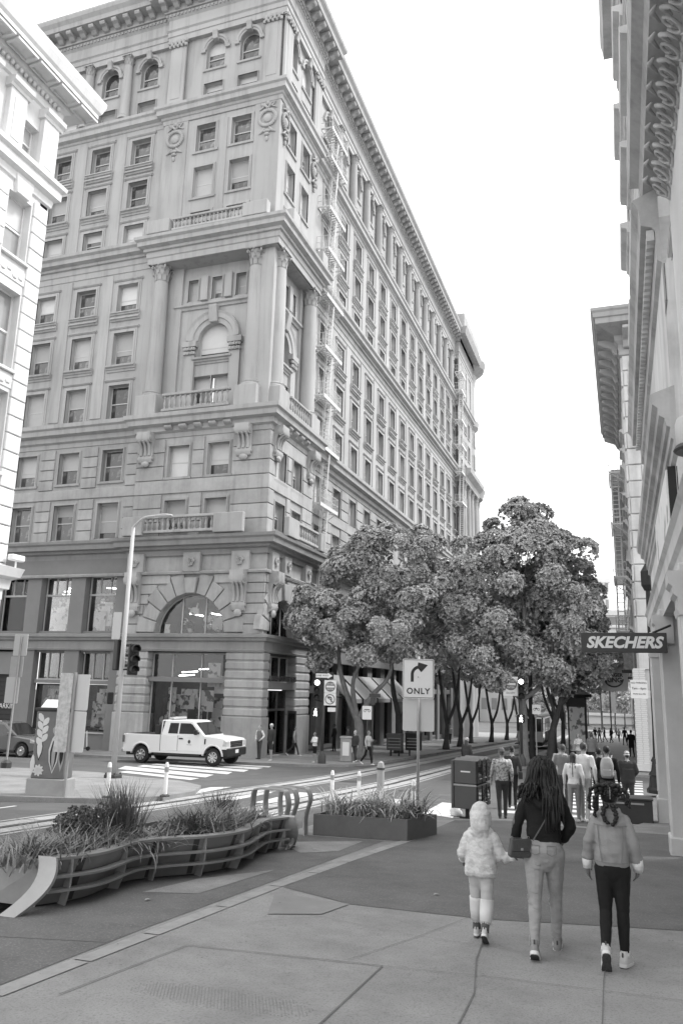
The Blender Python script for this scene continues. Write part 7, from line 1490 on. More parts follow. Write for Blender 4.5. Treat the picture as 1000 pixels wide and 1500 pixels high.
for s in (-1, 1): put('back_pocket', MB().tube([tuple(Vector((s*(.075+x)*k, yy*k, z(zz)))) for x, zz, yy in ((-.04, .945, -.142), (.04, .945, -.128), (.042, .88, -.138), (0, .862, -.152), (-.042, .88, -.152), (-.04, .945, -.142))], .0035, 5).mesh('back_pocket', denim_d), tr_)
put('belt_band', MB().rings([[(.151*k*r*math.cos(a), (.115*k*r)*math.sin(a), z(zz)) for a in np.linspace(0, 2*PI, 25)[:-1]] for zz, r in ((.95, 1.03), (.985, .98))], cap=False).mesh('belt_band', jean, smooth=True), tr_)
for hip, kn, an in legs:
    h_, k_, a_ = hip+up, kn+up, an+up
    crease(tr_, k_.lerp(h_, .22), k_.lerp(a_, .18), .0615, jean, 5); crease(tr_, k_.lerp(a_, .72), k_.lerp(a_, .96), .045, jean, 4); crease(tr_, h_.lerp(k_, .12), h_.lerp(k_, .4), .092, jean, 3)
f = Fig()
f.torso([(z(.955), 0, 0, .15*k, .112*k), (z(.985), 0, 0, .158*k, .118*k), (z(1.03), 0, -.004, .162*k, .122*k), (z(1.12), 0, 0, .155*k, .118*k), (z(1.25), 0, -.004, .172*k, .125*k), (z(1.345), 0, -.012, .178*k, .112*k), (z(1.42), 0, -.012, .115*k, .085*k), (z(1.46), 0, -.005, .08*k, .07*k)], 0)
f.limb([P_(-.145, -.01, 1.365), P_(-.235, -.04, 1.12), P_(-.262, .03, .985), P_(-.275, .045, .945)], [.06*k, .05*k, .049*k, .04*k], 0, 12); f.limb([P_(.145, -.01, 1.365), P_(.25, -.05, 1.11), P_(.19, .10, 1.0), P_(.175, .13, .975)], [.06*k, .055*k, .049*k, .044*k], 0, 12)
f.limb([P_(-.10, -.06, 1.43), P_(-.06, -.125, 1.34), P_(0, -.14, 1.30), P_(.06, -.125, 1.34), P_(.10, -.06, 1.43)], [.03*k, .04*k, .045*k, .04*k, .03*k], 0, 10)
hoodie = mat('black_hoodie_cloth', .022, .95, .15, 6, bump=.3, bscale=110, spec=.12)
ho = put('hoodie', f.fuse('hoodie', [hoodie], .0095, .0065, 9, None, 1), mo)
put('hem_band', MB().rings([[(r*.153*k*math.cos(a), r*.115*k*math.sin(a), z(zz)) for a in np.linspace(0, 2*PI, 41)[:-1]] for zz, r in ((.935, .97), (.94, 1.03), (.975, 1.06), (.985, 1.0))], cap=False).mesh('hem_band', hoodie, smooth=True), ho)
# locs
rg = np.random.default_rng(21); hd = Vector((0, .02, z(1.585))); mb = MB(); mb.ball((hd.x, hd.y-.015, hd.z+.02), .09, .105, .112, 16, 10)
for i in range(150):
    a = rg.uniform(-PI*.98, PI*.08) if i > 30 else rg.uniform(-PI, PI); el = rg.uniform(.15, 1.35); s0 = Vector((hd.x+.088*math.cos(el)*math.cos(a), hd.y-.015+.1*math.cos(el)*math.sin(a), hd.z+.02+.108*math.sin(el)))
    right = s0.x > -.01; endz = rg.uniform(1.06, 1.3) if right else rg.uniform(1.33, 1.44); 
    if rg.random() < .2: endz = rg.uniform(1.3, 1.42)
    sx = s0.x*rg.uniform(1.0, 1.5)+(rg.uniform(.02, .08) if right else -rg.uniform(.02, .11)); yb = min(-.10, s0.y)-rg.uniform(.0, .05)
    m1 = Vector((s0.x*1.35, s0.y*1.25-.01, s0.z+.012)); m2 = Vector((s0.x*1.45+.3*(sx-s0.x), yb*.9, z(1.50))); m3 = Vector((sx, yb-.035, z(max(endz+.06, 1.40)))); e = Vector((sx*1.03+rg.normal(0, .012), yb-.045+rg.normal(0, .01), z(endz)))
    pts = catmull([tuple(s0), tuple(m1), tuple(m2), tuple(m3), tuple(e)], 4); pts = [p+Vector((rg.normal(0, .002), rg.normal(0, .002), 0)) for p in pts]; r = rg.uniform(.007, .0115)
    mb.tube(pts, [r*.8]+[r*(1+.12*math.sin(j*1.9)) for j in range(len(pts)-2)]+[r*.55], 6)
for i in range(16):   # a few short strands over the crown
    a = rg.uniform(-2.6, -.5); s0 = Vector((hd.x+.05*math.cos(a), hd.y+.02, hd.z+.125)); mb.tube([s0, s0+Vector((.06*math.cos(a), -.07, -.005)), s0+Vector((.095*math.cos(a), -.12, -.07))], .009, 6)
put('hair', mb.mesh('hair', hair_k, smooth=True), mo, kind='stuff')
put('earring', MB().tube([(.016*math.cos(a), 0, .016*math.sin(a)) for a in np.linspace(0, 2*PI, 12)], .002, 5).mesh('earring', galv), mo, (-.085*k, .0, z(1.5)))
# cross-body bag
leather = mat('dark_leather', .05, .35, .15, 20, bump=.2, bscale=60, spec=.5)
bg_ = root('handbag', 'small dark leather cross-body bag with a chain strap on the mother\'s left hip', 'handbag', (wx-.20, wy-.13, gz(wx, wy)+.80), .45); bg_.scale = (.86, .9, .95)
put('body', MB().prism([(-.125, 0), (.105, .0), (.115, .03), (.10, .165), (-.10, .165), (-.13, .03)], -.04, .04).mesh('body', leather, bevel=.012), bg_); put('flap', MB().prism([(-.105, .055), (.105, .055), (.104, .172), (-.104, .172)], -.052, .045).mesh('flap', leather, bevel=.01), bg_); put('side_gusset', MB().box(.098, .112, -.03, .03, .03, .15).mesh('side_gusset', black), bg_); put('clasp', MB().box(-.012, .012, -.06, -.052, .07, .09).mesh('clasp', galv), bg_)
for s in (-1, 1): put('strap_ring', MB().tube([(s*.09+.012*math.cos(a), 0, .175+.012*math.sin(a)) for a in np.linspace(0, 2*PI, 10)], .003, 5).mesh('strap_ring', galv), bg_)
st = [P_(-.09, -.15, .985), P_(-.03, -.153, 1.08), P_(.03, -.155, 1.18), P_(.09, -.15, 1.29), P_(.12, -.12, 1.38), P_(.125, -.03, 1.435)]; put('strap', MB().tube([tuple(p) for p in catmull(st, 4)], .009, 6, flat=.6).mesh('strap', mat('strap_grey', .12, .4, .2, 30)), mo)
for (hip, kn, an), pit in zip(legs, (.58, -.14)): shoe(mo, tuple(an+up+Vector((0, 0, .0))), pit, .03, H, mat('grey_knit_shoe', .24, .8, .12, 40), shoe_w, .255)
# ---- small child with the hood up
H = 1.12; k = H/1.7; cx, cy = -1.37, 8.12
ch = root('person', 'small child in a pale hooded jacket with the hood up, holding the mother\'s hand', 'person', (cx, cy, gz(cx, cy)), .02)
legs = walk_legs(H, (.15, -.2), (.06, .42), .088); low = legs[0][2].z-.115*k; up = Vector((0, 0, -low)); z = lambda v: v*k+up.z; P_ = lambda x, y, zz: Vector((x*k, y*k, z(zz)))
mhand = Vector((wx-.285, wy+.05, 0)); hx, hy = (-.985-cx)/k-.04, (8.02-cy)/k
arms = [(P_(-.19, -.01, 1.33), P_(-.27, -.03, 1.09), P_(-.275, .14, .97), Vector((-.2, .6, -.7)), (1, 0, 0), -1, .115), (P_(.19, -.01, 1.33), P_(.30, .0, 1.06), P_(.50, .02, 1.09), Vector((1, .0, .06)), (0, .2, -1), 1, .105)]
body_and_clothes(ch, k, legs, up, arms, None, .0085, (0, .02, z(1.60)), skin_d, curl=(.5, .6))
legg = mat('pale_leggings', .46, .9, .05, 10, bump=.15, bscale=90); trousers(ch, k, legs, up, legg, (.105, .085, .068), (.16, .13), .97, .004, 'leggings', .72, .009)
for (hip, kn, an) in legs: a, b = kn.lerp(an, .70)+up, an+up; put('sock', MB().tube([tuple(a.lerp(b, t)) for t in (0, .25, .5, .75, 1.0)], [.062*k, .058*k, .056*k, .056*k, .06*k], 12).mesh('sock', mat('striped_sock', .09, .9, .3, 60), smooth=True), ch)
for (hip, kn, an) in legs: a, b = hip.lerp(kn, .92)+up, kn.lerp(an, .72)+up; put('legging_panel', MB().tube([tuple(a), tuple(kn+up), tuple(kn.lerp(an, .35)+up), tuple(b)], [.098*k, .098*k, .094*k, .08*k], 14).mesh('legging_panel', mat('white_leggings', .64, .9, .04, 12), smooth=True), ch)
f = Fig()
f.torso([(z(.80), 0, -.0, .225*k, .175*k), (z(.86), 0, -.01, .24*k, .19*k), (z(1.0), 0, -.01, .225*k, .18*k), (z(1.2), 0, -.01, .205*k, .165*k), (z(1.33), 0, -.01, .20*k, .14*k), (z(1.42), 0, -.01, .12*k, .10*k)], 0)
f.limb([P_(-.17, -.01, 1.33), P_(-.275, -.03, 1.09), P_(-.28, .1, 1.0)], [.09*k, .08*k, .066*k], 0, 12); f.limb([P_(.17, -.01, 1.33), P_(.30, .0, 1.06), P_(.43, .015, 1.08)], [.09*k, .082*k, .07*k], 0, 12)
f.ball((0, -.005, z(1.60)), (.175*k*.93, .2*k*.95, .225*k), 0, 18, 12); f.limb([(0, -.05*k, z(1.66)), (0, -.07*k, z(1.50)), (0, -.04*k, z(1.38))], [.12*k, .145*k, .13*k], 0, 14); f.limb([P_(-.14, -.02, 1.42), P_(-.06, -.11, 1.38), P_(.06, -.11, 1.38), P_(.14, -.02, 1.42)], [.05*k, .06*k, .06*k, .05*k], 0, 10)
jk = mat('pale_camouflage_jacket', .62, .85, .06, 9, g2=.5, g2t=.54, g2scale=15, bump=.5, bscale=45); ja = put('hooded_jacket', f.fuse('hooded_jacket', [jk], .009, .0055, 13, None, 1), ch)
put('cuff', MB().tube([tuple(P_(.41, .013, 1.078)), tuple(P_(.49, .02, 1.09))], [.07*k, .062*k], 12).mesh('cuff', c_white, smooth=True), ja); put('cuff', MB().tube([tuple(P_(-.278, .09, 1.005)), tuple(P_(-.277, .125, .98))], [.07*k, .062*k], 12).mesh('cuff', c_white, smooth=True), ja)
for (hip, kn, an), pit in zip(legs, (.02, .62)): shoe(ch, tuple(an+up), pit, 0, H, mat('pale_child_shoe', .5, .7, .1, 30), shoe_w, .185)
# ---- older girl in the denim jacket
H = 1.44; k = H/1.7; gx, gy = -.165, 7.8
gi = root('person', 'older girl in a denim jacket and black leggings with braided pigtails, one foot lifted', 'person', (gx, gy, gz(gx, gy)), -.03)
legs = walk_legs(H, (-.10, -.02), (.62, .05), .082); legs = [legs[0], legs[1]]; low = legs[1][2].z-.115*k+.02*k; up = Vector((0, 0, -low)); z = lambda v: v*k+up.z; P_ = lambda x, y, zz: Vector((x*k, y*k, z(zz)))
arms = [(P_(-.155, -.01, 1.36), P_(-.225, -.04, 1.12), P_(-.248, .02, .885), Vector((.05, .1, -1)), (1, 0, 0), -1, None), (P_(.155, -.01, 1.36), P_(.225, -.04, 1.12), P_(.25, .05, .90), Vector((-.15, .1, -1)), (-1, 0, 0), 1, None)]
body_and_clothes(gi, k, legs, up, arms, None, .0085, (0, .02, z(1.575)), skin_d, .18, curl=(.35, .5))
trousers(gi, k, legs, up, mat('black_leggings_cloth', .012, .85, .2, 10, bump=.15, bscale=100), (.095, .064, .044), (.148, .118), .97, .003, 'leggings', .93, .0095)
f = Fig()
f.torso([(z(.895), 0, 0, .162*k, .125*k), (z(.93), 0, 0, .172*k, .135*k), (z(1.05), 0, 0, .172*k, .13*k), (z(1.22), 0, -.004, .168*k, .125*k), (z(1.345), 0, -.012, .17*k, .112*k), (z(1.415), 0, -.012, .13*k, .09*k), (z(1.455), 0, -.008, .088*k, .075*k)], 0)
for s in (-1, 1): f.limb([P_(s*.14, -.01, 1.35), P_(s*.226, -.04, 1.12), P_(s*.242, .0, .985)], [.064*k, .056*k, .05*k], 0, 12); f.limb([P_(s*.24, -.0, 1.01), P_(s*.245, .01, .96)], [.06*k, .06*k], 0, 12)
dj = mat('denim_jacket_cloth', .27, .9, .14, 5, bump=.3, bscale=120, g2=.2, g2t=.6, g2scale=4, spec=.15); dja = put('denim_jacket', f.fuse('denim_jacket', [dj], .0095, .006, 9, None, 1), gi)
def seam(pts): put('seam', MB().tube([tuple(p) for p in catmull([tuple(q) for q in pts], 5)], .0035*k, 5).mesh('seam', denim_d), dja)
seam([P_(-.165, -.085, 1.305), P_(-.08, -.132, 1.30), P_(0, -.138, 1.30), P_(.08, -.132, 1.30), P_(.165, -.085, 1.305)]); seam([P_(-.155, -.095, .95), P_(-.08, -.133, .945), P_(.08, -.133, .945), P_(.155, -.095, .95)])
for s in (-1, 1): seam([P_(s*.125, -.112, 1.30), P_(s*.115, -.12, 1.12), P_(s*.095, -.128, .95)])
put('collar', MB().rings([[(r*.095*k*math.cos(a), r*.085*k*math.sin(a)-.008, z(zz)+.01*math.sin(a)) for a in np.linspace(0, 2*PI, 25)[:-1]] for zz, r in ((1.43, 1.2), (1.455, 1.12), (1.47, .9))], cap=False).mesh('collar', dj, smooth=True), dja)
for s, wr in zip((-1, 1), (P_(-.248, .02, .885), P_(.25, .05, .90))): put('white_cuff', MB().tube([tuple(P_(s*.244, .005, .975)), tuple(P_(s*.248, .015, .92)), tuple(wr+Vector((0, 0, -.035*k)))], [.056*k, .054*k, .046*k], 14).mesh('white_cuff', cloth('white_knit', .7, bump=.5, bscale=60), smooth=True), gi)
rg = np.random.default_rng(4); hd = Vector((0, .02, z(1.585))); mb = MB(); mb.ball((hd.x, hd.y-.012, hd.z+.018), .086*k*1.08, .102*k*1.05, .108*k*1.05, 16, 10)
for i in range(70):
    a = rg.uniform(-PI, 0); el = rg.uniform(-.3, 1.4); q = Vector((hd.x+.09*k*math.cos(el)*math.cos(a), hd.y-.012+.108*k*math.cos(el)*math.sin(a), hd.z+.015+.112*k*math.sin(el))); mb.ball(tuple(q), .016, .016, .013, 6, 4)
def braid(pts, r0, r1):
    pts = catmull(pts, 5)
    for j, p in enumerate(pts):
        t = j/(len(pts)-1); r = (r0+(r1-r0)*t)*(1+.18*math.sin(j*2.4)); mb.ball((p.x+.3*r*math.sin(j*1.7), p.y, p.z), r, r, r*.9, 7, 5)
for pts in ([(-.07, -.05, 1.66), (-.16, -.08, 1.66), (-.2, -.09, 1.56), (-.19, -.1, 1.45)], [(-.08, -.07, 1.62), (-.13, -.1, 1.58), (-.15, -.1, 1.5), (-.14, -.11, 1.38)], [(.07, -.05, 1.66), (.15, -.08, 1.66), (.19, -.09, 1.58), (.2, -.1, 1.49)], [(.08, -.06, 1.62), (.14, -.1, 1.6), (.17, -.1, 1.52)], [(-.03, -.12, 1.5), (-.06, -.14, 1.43), (-.05, -.15, 1.36), (-.01, -.15, 1.33)], [(.03, -.12, 1.5), (.065, -.14, 1.43), (.06, -.15, 1.37), (.03, -.15, 1.31)], [(-.05, -.08, 1.69), (-.12, -.1, 1.69), (-.13, -.11, 1.62)], [(.04, -.08, 1.69), (.1, -.1, 1.7), (.13, -.11, 1.64)]):
    braid([tuple(P_(*p)) for p in pts], .021, .015)
for s in (-1, 1): mb.ball(tuple(P_(s*.085, -.06, 1.655)), .04, .04, .035, 8, 6)
put('hair', mb.mesh('hair', hair_k, smooth=True), gi, kind='stuff'); put('parting', MB().tube([tuple(P_(.012, -.085, 1.675)), tuple(P_(.014, -.107, 1.62)), tuple(P_(.012, -.104, 1.56))], .0035, 5).mesh('parting', skin_m), gi)
for (hip, kn, an) in legs: a, b = kn.lerp(an, .9)+up, an+up; put('sock', MB().tube([tuple(a), tuple(a.lerp(b, .5)), tuple(b)], [.045*k, .047*k, .05*k], 12).mesh('sock', c_white, smooth=True), gi)
for (hip, kn, an), pit, yw in zip(legs, (.95, .12), (.1, -.22)): shoe(gi, tuple(an+up), pit, yw, H, mat('chunky_pale_shoe', .55, .6, .1, 20), shoe_w, .245)
# ------------------------------------------------------------ vehicles
car_white = mat('white_car_paint', .74, .25, .02, 1, spec=.5); car_grey = mat('grey_car_paint', .13, .25, .05, 1, spec=.6); tyre_m = mat('tyre_rubber', .022, .8, .2, 20, bump=.2, bscale=40); chrome = mat('chrome', .55, .18, .05, metal=.9); car_glass = mat('tinted_car_glass', .03, .04, .2, spec=.7); black_pl = mat('black_plastic', .025, .6, .2)
def wheel(parent, at, r, side, w=.25, spokes=8):
    o = put('wheel', cached(('tyre', r, w), lambda: MB().rings([[(rr*math.cos(a), y, rr*math.sin(a)) for a in np.linspace(0, 2*PI, 29)[:-1]] for rr, y in ((r*.6, -w/2), (r*.93, -w/2), (r, -w*.36), (r, w*.36), (r*.93, w/2), (r*.6, w/2))]).mesh('wheel', tyre_m, smooth=R(40))), parent, at)
    def rim():
        mb = MB(); mb.rings([[(rr*math.cos(a), y, rr*math.sin(a)) for a in np.linspace(0, 2*PI, 25)[:-1]] for rr, y in ((r*.62, -w/2-.004), (r*.6, -w/2-.012), (r*.56, -w/2+.01), (r*.54, -w/2+.06))], cap=False)
        for k in range(spokes):
            a = 2*PI*k/spokes; c, s = math.cos(a), math.sin(a); q = [(.12, .06), (.57, .15)]
            mb.add([((r*t)*c-r*v*s*d, -w/2+yy, (r*t)*s+r*v*c*d) for t, v in q for d in (-1, 1) for yy in (-.005, .03)], [(0, 2, 6, 4), (1, 5, 7, 3), (0, 4, 5, 1), (2, 3, 7, 6)])
        mb.rings([[(rr*math.cos(a), y, rr*math.sin(a)) for a in np.linspace(0, 2*PI, 17)[:-1]] for rr, y in ((r*.2, -w/2+.02), (r*.2, -w/2-.02), (r*.12, -w/2-.03), (.01, -w/2-.03))]); return mb.mesh('rim', chrome, smooth=R(40))
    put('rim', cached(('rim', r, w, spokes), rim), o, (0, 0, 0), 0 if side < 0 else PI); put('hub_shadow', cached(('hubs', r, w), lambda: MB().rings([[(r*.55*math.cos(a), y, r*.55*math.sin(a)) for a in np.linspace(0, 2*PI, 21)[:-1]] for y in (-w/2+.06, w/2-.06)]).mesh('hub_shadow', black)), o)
    return o
def shell(secs, m, name, bevel=.0, smooth=R(35)):
    """secs: list of (x, [(y, z) half outline from bottom to top]) lofted along the length and mirrored"""
    mb = MB(); mb.rings([[(x, -y, z) for y, z in h]+[(x, y, z) for y, z in h[::-1]] for x, h in secs]); return mb.mesh(name, m, smooth=smooth, bevel=bevel)
def arch_cut(pts, wx, r, z0):
    """side outline with wheel arches; pts bottom line replaced"""
    out = []
    return out
def side_panel(outline, y, t, m, name):    # outline in x,z; panel thickness t
    return MB().prism(outline, y-t/2, y+t/2).mesh(name, m, bevel=.02)
def arc(cx, cz, r, a0, a1, n=10): return [(cx+r*math.cos(a0+(a1-a0)*k/n), cz+r*math.sin(a0+(a1-a0)*k/n)) for k in range(n+1)]
# pickup: x forward, 0 at the rear axle
wb = 3.87; tx, ty = -22.02, 35.05; zt = gz(-20, 35)+RD
pk = root('pickup_truck', 'white extended-cab pickup truck with an amber light bar parked before the big corner window', 'pickup truck', (tx, ty, zt), 0)
pitch = math.atan2(gz(-18, 35)-gz(-22, 35), 4); pk.rotation_euler = (0, -pitch, 0)
r = .405; aw = .50; hw = 1.0
low = .52; out = [(-.98, .62), (-.98, 1.28), (-.95, 1.33), (.95, 1.33)] ; 
body_o = [(-1.0, low)]+[(-aw, low)]+arc(0, .44, aw, PI-.16, .16, 12)+[(aw, low), (wb-aw, low)]+arc(wb, .44, aw, PI-.16, .16, 12)+[(wb+aw+.02, low), (wb+0.700, .62), (wb+0.721, .95), (wb+0.700, 1.12), (wb+0.595, 1.22), (wb+0.100, 1.29), (wb-.55, 1.33), (1.02, 1.34), (-1.0, 1.34)]
body = put('body', MB().prism(body_o, -hw, hw).mesh('body', car_white, bevel=.045, smooth=R(30)), pk)
put('bed_interior', MB().box(-.92, .92, -.8, .8, 1.30, 1.352).mesh('bed_interior', black_pl), body); put('tailgate_trim', MB().box(-1.04, -1.0, -.85, .85, .8, 1.3).mesh('tailgate_trim', black_pl, bevel=.01), body)
put('chassis', MB().box(-.9, wb+0.560, -.85, .85, .36, .56).mesh('chassis', black_pl), pk)
cab = [(1.06, 1.32), (1.16, 1.98), (1.25, 2.03), (2.55, 2.03), (2.72, 1.97), (3.42, 1.33)]
put('cab', MB().rings([[(x, s*(hw-.03-(z_-1.32)*.22), z_) for x, z_ in cab] for s in (-1, 1)]).mesh('cab', car_white, bevel=.03, smooth=R(30)), pk)
gy_ = lambda z_: -(hw-.03-(z_-1.32)*.22)-.006
def glassq(name, pts): put(name, MB().rings([[(x, gy_(z_)+d, z_) for x, z_ in pts] for d in (-.004, .02)]).mesh(name, car_glass), pk)
glassq('side_window', [(2.02, 1.42), (2.02, 1.9), (2.55, 1.9), (2.68, 1.84), (3.12, 1.42)]); glassq('side_window', [(1.42, 1.42), (1.47, 1.9), (1.94, 1.9), (1.94, 1.42)])
wsx = lambda t: 2.76+(3.40-2.76)*t; wsz = lambda t: 1.95+(1.36-1.95)*t
put('windscreen', MB().rings([[(wsx(t)+d, s*(hw-.16-.0*(1-t)-.13*(1-t)), wsz(t)+d*.9) for t, s in ((.04, -1), (.04, 1), (.95, 1), (.95, -1))] for d in (.0, .022)]).mesh('windscreen', car_glass), pk)
put('wiper', MB().tube([(3.4, -.5, 1.39), (3.25, .1, 1.53)], .012, 5).mesh('wiper', black), pk)
dr = put('door', MB().prism([(2.0, .64), (2.0, 1.34), (3.3, 1.34), (3.3, 1.05), (3.22, .64)], -hw-.012, -hw+.05).mesh('door', car_white, bevel=.012), pk); put('handle', MB().box(2.06, 2.28, -hw-.045, -hw-.01, 1.17, 1.23).mesh('handle', black_pl, bevel=.01), dr); put('door_seal', MB().box(1.985, 1.998, -hw-.006, -hw+.02, .64, 1.34).mesh('door_seal', dgrey), dr); put('door_emblem', MB().prism([(2.62+.07*math.cos(2*PI*i/14), 1.07+.085*math.sin(2*PI*i/14)) for i in range(14)], -hw-.018, -hw-.011).mesh('door_emblem', dgrey), dr); put('door_text_strip', MB().box(2.5, 2.75, -hw-.017, -hw-.011, .92, .945).mesh('door_text_strip', galv), dr)
put('rear_door', MB().prism([(1.38, .64), (1.38, 1.34), (1.97, 1.34), (1.97, .64)], -hw-.012, -hw+.05).mesh('rear_door', car_white, bevel=.012), pk); put('bed_gap', MB().box(1.03, 1.055, -hw-.004, hw+.004, .6, 1.345).mesh('bed_gap', black), pk)
put('fender_vent', MB().prism([(3.42, .98), (3.42, 1.22), (3.5, 1.22), (3.48, .98)], -hw-.014, -hw+.01).mesh('fender_vent', black_pl), pk)
mr = put('mirror', MB().box(2.98, 3.14, -hw-.3, -hw-.12, 1.4, 1.62).mesh('mirror', black_pl, bevel=.03), pk); put('mirror_arm', MB().box(3.02, 3.1, -hw-.14, -hw+.06, 1.46, 1.52).mesh('mirror_arm', black_pl), mr)
for s in (-1, 1):
    hl = put('headlight', MB().prism([(wb+0.504, .92), (wb+0.731, .92), (wb+0.721, 1.14), (wb+0.560, 1.17)], s*(hw-.3)-.31*(s > 0)*0, s*(hw+.012)).mesh('headlight', mat('headlight_glass', .5, .1, .3, 9, spec=.7), bevel=.01), pk)
    put('front_wheel_arch', MB().rings([[(wb+rr*math.cos(a), s*(hw+y), .44+rr*math.sin(a)) for rr, y in ((aw-.02, -.1), (aw-.02, .03), (aw+.06, .03), (aw+.06, -.1))] for a in np.linspace(.05, PI-.05, 14)]).mesh('front_wheel_arch', car_white, smooth=True), pk); put('rear_wheel_arch', MB().rings([[(rr*math.cos(a), s*(hw+y), .44+rr*math.sin(a)) for rr, y in ((aw-.02, -.1), (aw-.02, .03), (aw+.06, .03), (aw+.06, -.1))] for a in np.linspace(.05, PI-.05, 14)]).mesh('rear_wheel_arch', car_white, smooth=True), pk)
    wheel(pk, (0, s*(hw-.14), r), r, s); wheel(pk, (wb, s*(hw-.14), r), r, s)
    put('tail_light', MB().box(-1.03, -.94, s*hw-.06, s*hw+.012, .95, 1.28).mesh('tail_light', mat('lamp_red', .12, .3, .1)), pk)
gr = put('grille', MB().box(wb+0.686, wb+0.742, -.62, .62, .86, 1.14).mesh('grille', black_pl, bevel=.02), pk)
for q in range(3): put('grille_bar', MB().box(wb+0.738, wb+0.752, -.58, .58, .9+.085*q, .925+.085*q).mesh('grille_bar', chrome), gr)
bu = put('bumper', MB().box(wb+0.434, wb+0.770, -hw-.01, hw+.01, .45, .82).mesh('bumper', black_pl, bevel=.05), pk); put('licence_plate', MB().box(wb+0.770, wb+0.778, -.18, .14, .58, .74).mesh('licence_plate', signwhite), bu); put('rear_bumper', MB().box(-1.16, -.95, -.92, .92, .5, .66).mesh('rear_bumper', chrome, bevel=.03), pk); put('step_bar', MB().box(.75, 3.2, -hw-.06, -hw+.12, .42, .49).mesh('step_bar', black_pl, bevel=.02), pk); put('mud_flap', MB().box(.4, .43, -hw, -hw+.3, .25, .55).mesh('mud_flap', black_pl), pk)
rk = put('headache_rack', MB().tube([(1.0, -.85, 1.34), (1.05, -.85, 2.0), (1.05, .85, 2.0), (1.0, .85, 1.34)], .03, 6).mesh('headache_rack', car_white), pk); put('rack_screen', MB().box(.62, .9, -.85, -.3, 1.36, 1.78).mesh('rack_screen', black_pl, bevel=.02), rk)
lb = put('light_bar', MB().box(1.25, 1.5, -.62, .62, 2.06, 2.16).mesh('light_bar', mat('lamp_amber', .45, .25, .1, spec=.6), bevel=.02), pk); put('light_bar_foot', MB().box(1.3, 1.45, -.5, .5, 2.02, 2.07).mesh('light_bar_foot', black_pl), lb)
# grey crossover at the left edge
sx_, sy_ = -31.6, 34.6; su = root('parked_car', 'grey crossover car at the left edge in front of the garage door', 'car', (sx_, sy_, gz(sx_, sy_)+RD), 0)
wb2 = 2.85; r2 = .37; a2 = .43; bo = [(-.85, .38), (-a2, .3)]+arc(0, .37, a2, PI-.16, .16)+[(a2, .3), (wb2-a2, .3)]+arc(wb2, .37, a2, PI-.16, .16)+[(wb2+a2, .3), (wb2+.86, .42), (wb2+.88, .8), (wb2+.62, .98), (wb2-.45, 1.08), (-.8, 1.12), (-.92, .8)]
put('body', MB().prism(bo, -.94, .94).mesh('body', car_grey, bevel=.06, smooth=R(30)), su); cb2 = [(-.75, 1.08), (-.4, 1.66), (-.1, 1.72), (1.3, 1.72), (1.55, 1.66), (2.5, 1.08)]
put('cabin', MB().rings([[(x, s*(.92-(zz-1.08)*.32), zz) for x, zz in cb2] for s in (-1, 1)]).mesh('cabin', car_grey, bevel=.03, smooth=R(30)), su)
g2y = lambda zz: -(.92-(zz-1.08)*.32)-.006
for pts in ([(.95, 1.14), (.95, 1.62), (1.45, 1.6), (2.15, 1.14)], [(-.1, 1.14), (-.02, 1.62), (.88, 1.62), (.88, 1.14)], [(-.6, 1.14), (-.35, 1.58), (-.1, 1.6), (-.17, 1.14)]): put('side_window', MB().rings([[(x, g2y(zz)+d, zz) for x, zz in pts] for d in (-.004, .02)]).mesh('side_window', car_glass), su)
put('windscreen', MB().rings([[(1.6+(2.47-1.6)*t+d, s*(.70+.12*t), 1.66+(1.1-1.66)*t+d) for t, s in ((.04, -1), (.04, 1), (.95, 1), (.95, -1))] for d in (0, .02)]).mesh('windscreen', car_glass), su); put('mirror', MB().box(2.0, 2.15, -1.12, -.92, 1.1, 1.26).mesh('mirror', car_grey, bevel=.03), su)
d2 = put('door', MB().prism([(.92, .42), (.92, 1.08), (2.1, 1.08), (2.2, .8), (2.1, .42)], -.952, -.9).mesh('door', car_grey, bevel=.01), su); put('handle', MB().box(1.0, 1.2, -.98, -.95, .94, .98).mesh('handle', chrome), d2); put('door', MB().prism([(-.1, .6), (-.1, 1.08), (.88, 1.08), (.88, .42), (.45, .42)], -.952, -.9).mesh('door', car_grey, bevel=.01), su); put('roof_rail', MB().tube([(-.4, -.72, 1.72), (.2, -.74, 1.78), (1.3, -.74, 1.76)], .025, 6).mesh('roof_rail', chrome), su)
for s in (-1, 1): wheel(su, (0, s*.83, r2), r2, s, .23, 10); wheel(su, (wb2, s*.83, r2), r2, s, .23, 10); put('headlight', MB().prism([(wb2+.5, .78), (wb2+.86, .76), (wb2+.8, .88), (wb2+.5, .95)], s*.6, s*.95).mesh('headlight', MATS['headlight_glass'], bevel=.01), su)
put('sill_trim', MB().box(.4, wb2-.4, -.96, .96, .26, .4).mesh('sill_trim', black_pl, bevel=.02), su)
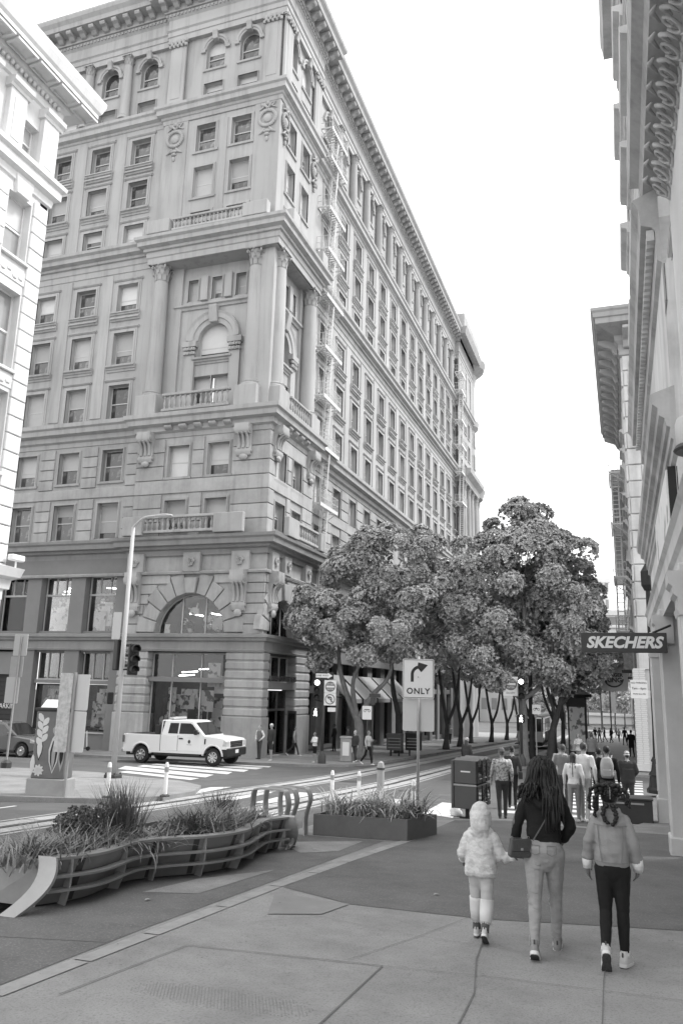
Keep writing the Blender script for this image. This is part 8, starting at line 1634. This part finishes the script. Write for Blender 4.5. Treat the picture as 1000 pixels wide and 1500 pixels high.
# cable car far down the street
kx, ky = -7.9, 73; kc = root('cable_car', 'old fashioned cable car with an open front coming up the street between the trees', 'cable car', (kx, ky, gz(kx, ky)+RD), 0)
cream_p = mat('cable_car_cream', .5, .5, .08, 3); maroon = mat('cable_car_maroon', .05, .4, .1, 3)
put('underframe', MB().box(-1.0, 1.0, 0, 8.3, .3, .62).mesh('underframe', black), kc); put('front_panel', MB().box(-1.1, 1.1, -.05, .1, .62, 1.5).mesh('front_panel', cream_p, bevel=.03), kc); put('number_plate', MB().box(-.35, .35, -.08, -.05, .9, 1.25).mesh('number_plate', maroon), kc)
for sx in (-1.08, -.42, .42, 1.08): put('post', MB().box(sx-.05, sx+.05, -.04, .06, 1.5, 2.75).mesh('post', maroon), kc)
put('front_window', MB().box(-1.0, 1.0, .06, .08, 1.5, 2.6).mesh('front_window', pane_d), kc); put('roof', MB().rings([[(1.25*math.cos(a), y, 2.72+.38*math.sin(a)*s) for a in np.linspace(0, PI, 12)] for y, s in ((-.35, .6), (0, 1), (8.3, 1), (8.6, .6))]).mesh('roof', cream_p, smooth=R(40)), kc); put('clerestory', MB().box(-.6, .6, .3, 8, 3.0, 3.35).mesh('clerestory', cream_p, bevel=.05), kc)
for s in (-1, 1): put('side_panel', MB().box(s*1.08-.04, s*1.08+.04, 2.5, 8.2, .62, 1.4).mesh('side_panel', maroon), kc); put('side_window', MB().box(s*1.06-.02, s*1.06+.02, 3, 8.0, 1.45, 2.55).mesh('side_window', pane_d), kc); put('step', MB().box(s*1.2-.15, s*1.2+.15, .1, 8, .38, .44).mesh('step', black), kc); put('headlamp', MB().lathe([(.01, -.03), (.12, -.02), (.12, .05)], 12).mesh('headlamp', signwhite, smooth=True), kc, (s*.0, -.1, 1.4 if s > 0 else .72)).rotation_euler = (PI/2, 0, 0)
# far parked car near the kiosk
fcx, fcy = -4.45, 69; fc = root('parked_car', 'dark car far off beside the kiosk and the fair-haired person', 'car', (fcx+1.2, fcy, gz(fcx, fcy)), 0); put('body', MB().prism([(-.9, .3), (.9, .3), (.92, .8), (.85, .95), (-.85, .95), (-.92, .8)], 0, 4.4).mesh('body', car_grey, bevel=.08, smooth=R(30)), fc); put('cabin', MB().rings([[(-.82, .6, .95), (.82, .6, .95), (.82, 3.7, .95), (-.82, 3.7, .95)], [(-.65, 1.1, 1.5), (.65, 1.1, 1.5), (.65, 3.1, 1.5), (-.65, 3.1, 1.5)]]).mesh('cabin', car_glass, bevel=.04), fc)
for s in (-1, 1): put('headlight', MB().box(s*.7-.15, s*.7+.15, -.03, .05, .65, .8).mesh('headlight', signwhite), fc); put('wheel', MB().tube([(s*.8, .8, .32), (s*.95, .8, .32)], .32, 14).mesh('wheel', tyre_m), fc)
# electric scooter against the shop front
ex, ey = -29.6, 39.5; es = root('electric_scooter', 'white rental kick scooter standing before the shop window left of the lamp post', 'scooter', (ex, ey, gz(ex, ey)), .5)
put('deck', MB().box(-.3, .32, -.08, .08, .12, .17).mesh('deck', dgrey, bevel=.02), es); put('stem', MB().tube([(.38, 0, .2), (.3, 0, 1.12)], .03, 8).mesh('stem', white_p), es); put('handlebar', MB().tube([(.3, -.26, 1.12), (.3, .26, 1.12)], .018, 6).mesh('handlebar', black), es); put('mudguard', MB().prism([(-.42, .2), (-.2, .35), (-.1, .2)], -.05, .05).mesh('mudguard', white_p), es)
for x in (-.38, .44): put('wheel', MB().tube([(x, -.03, .12), (x, .03, .12)], .12, 16).mesh('wheel', tyre_m), es)
tb = root('litter_bin', 'dark round litter bin on the far pavement beside the scooter', 'bin', (-30.7, 39.2, gz(-30.7, 39.2))); put('body', MB().lathe([(.26, 0), (.28, .9)], 16).mesh('body', dgrey, smooth=R(40)), tb); put('rim', MB().lathe([(.29, .9), (.3, .97), (.22, .98)], 16).mesh('rim', black, smooth=R(40)), tb)
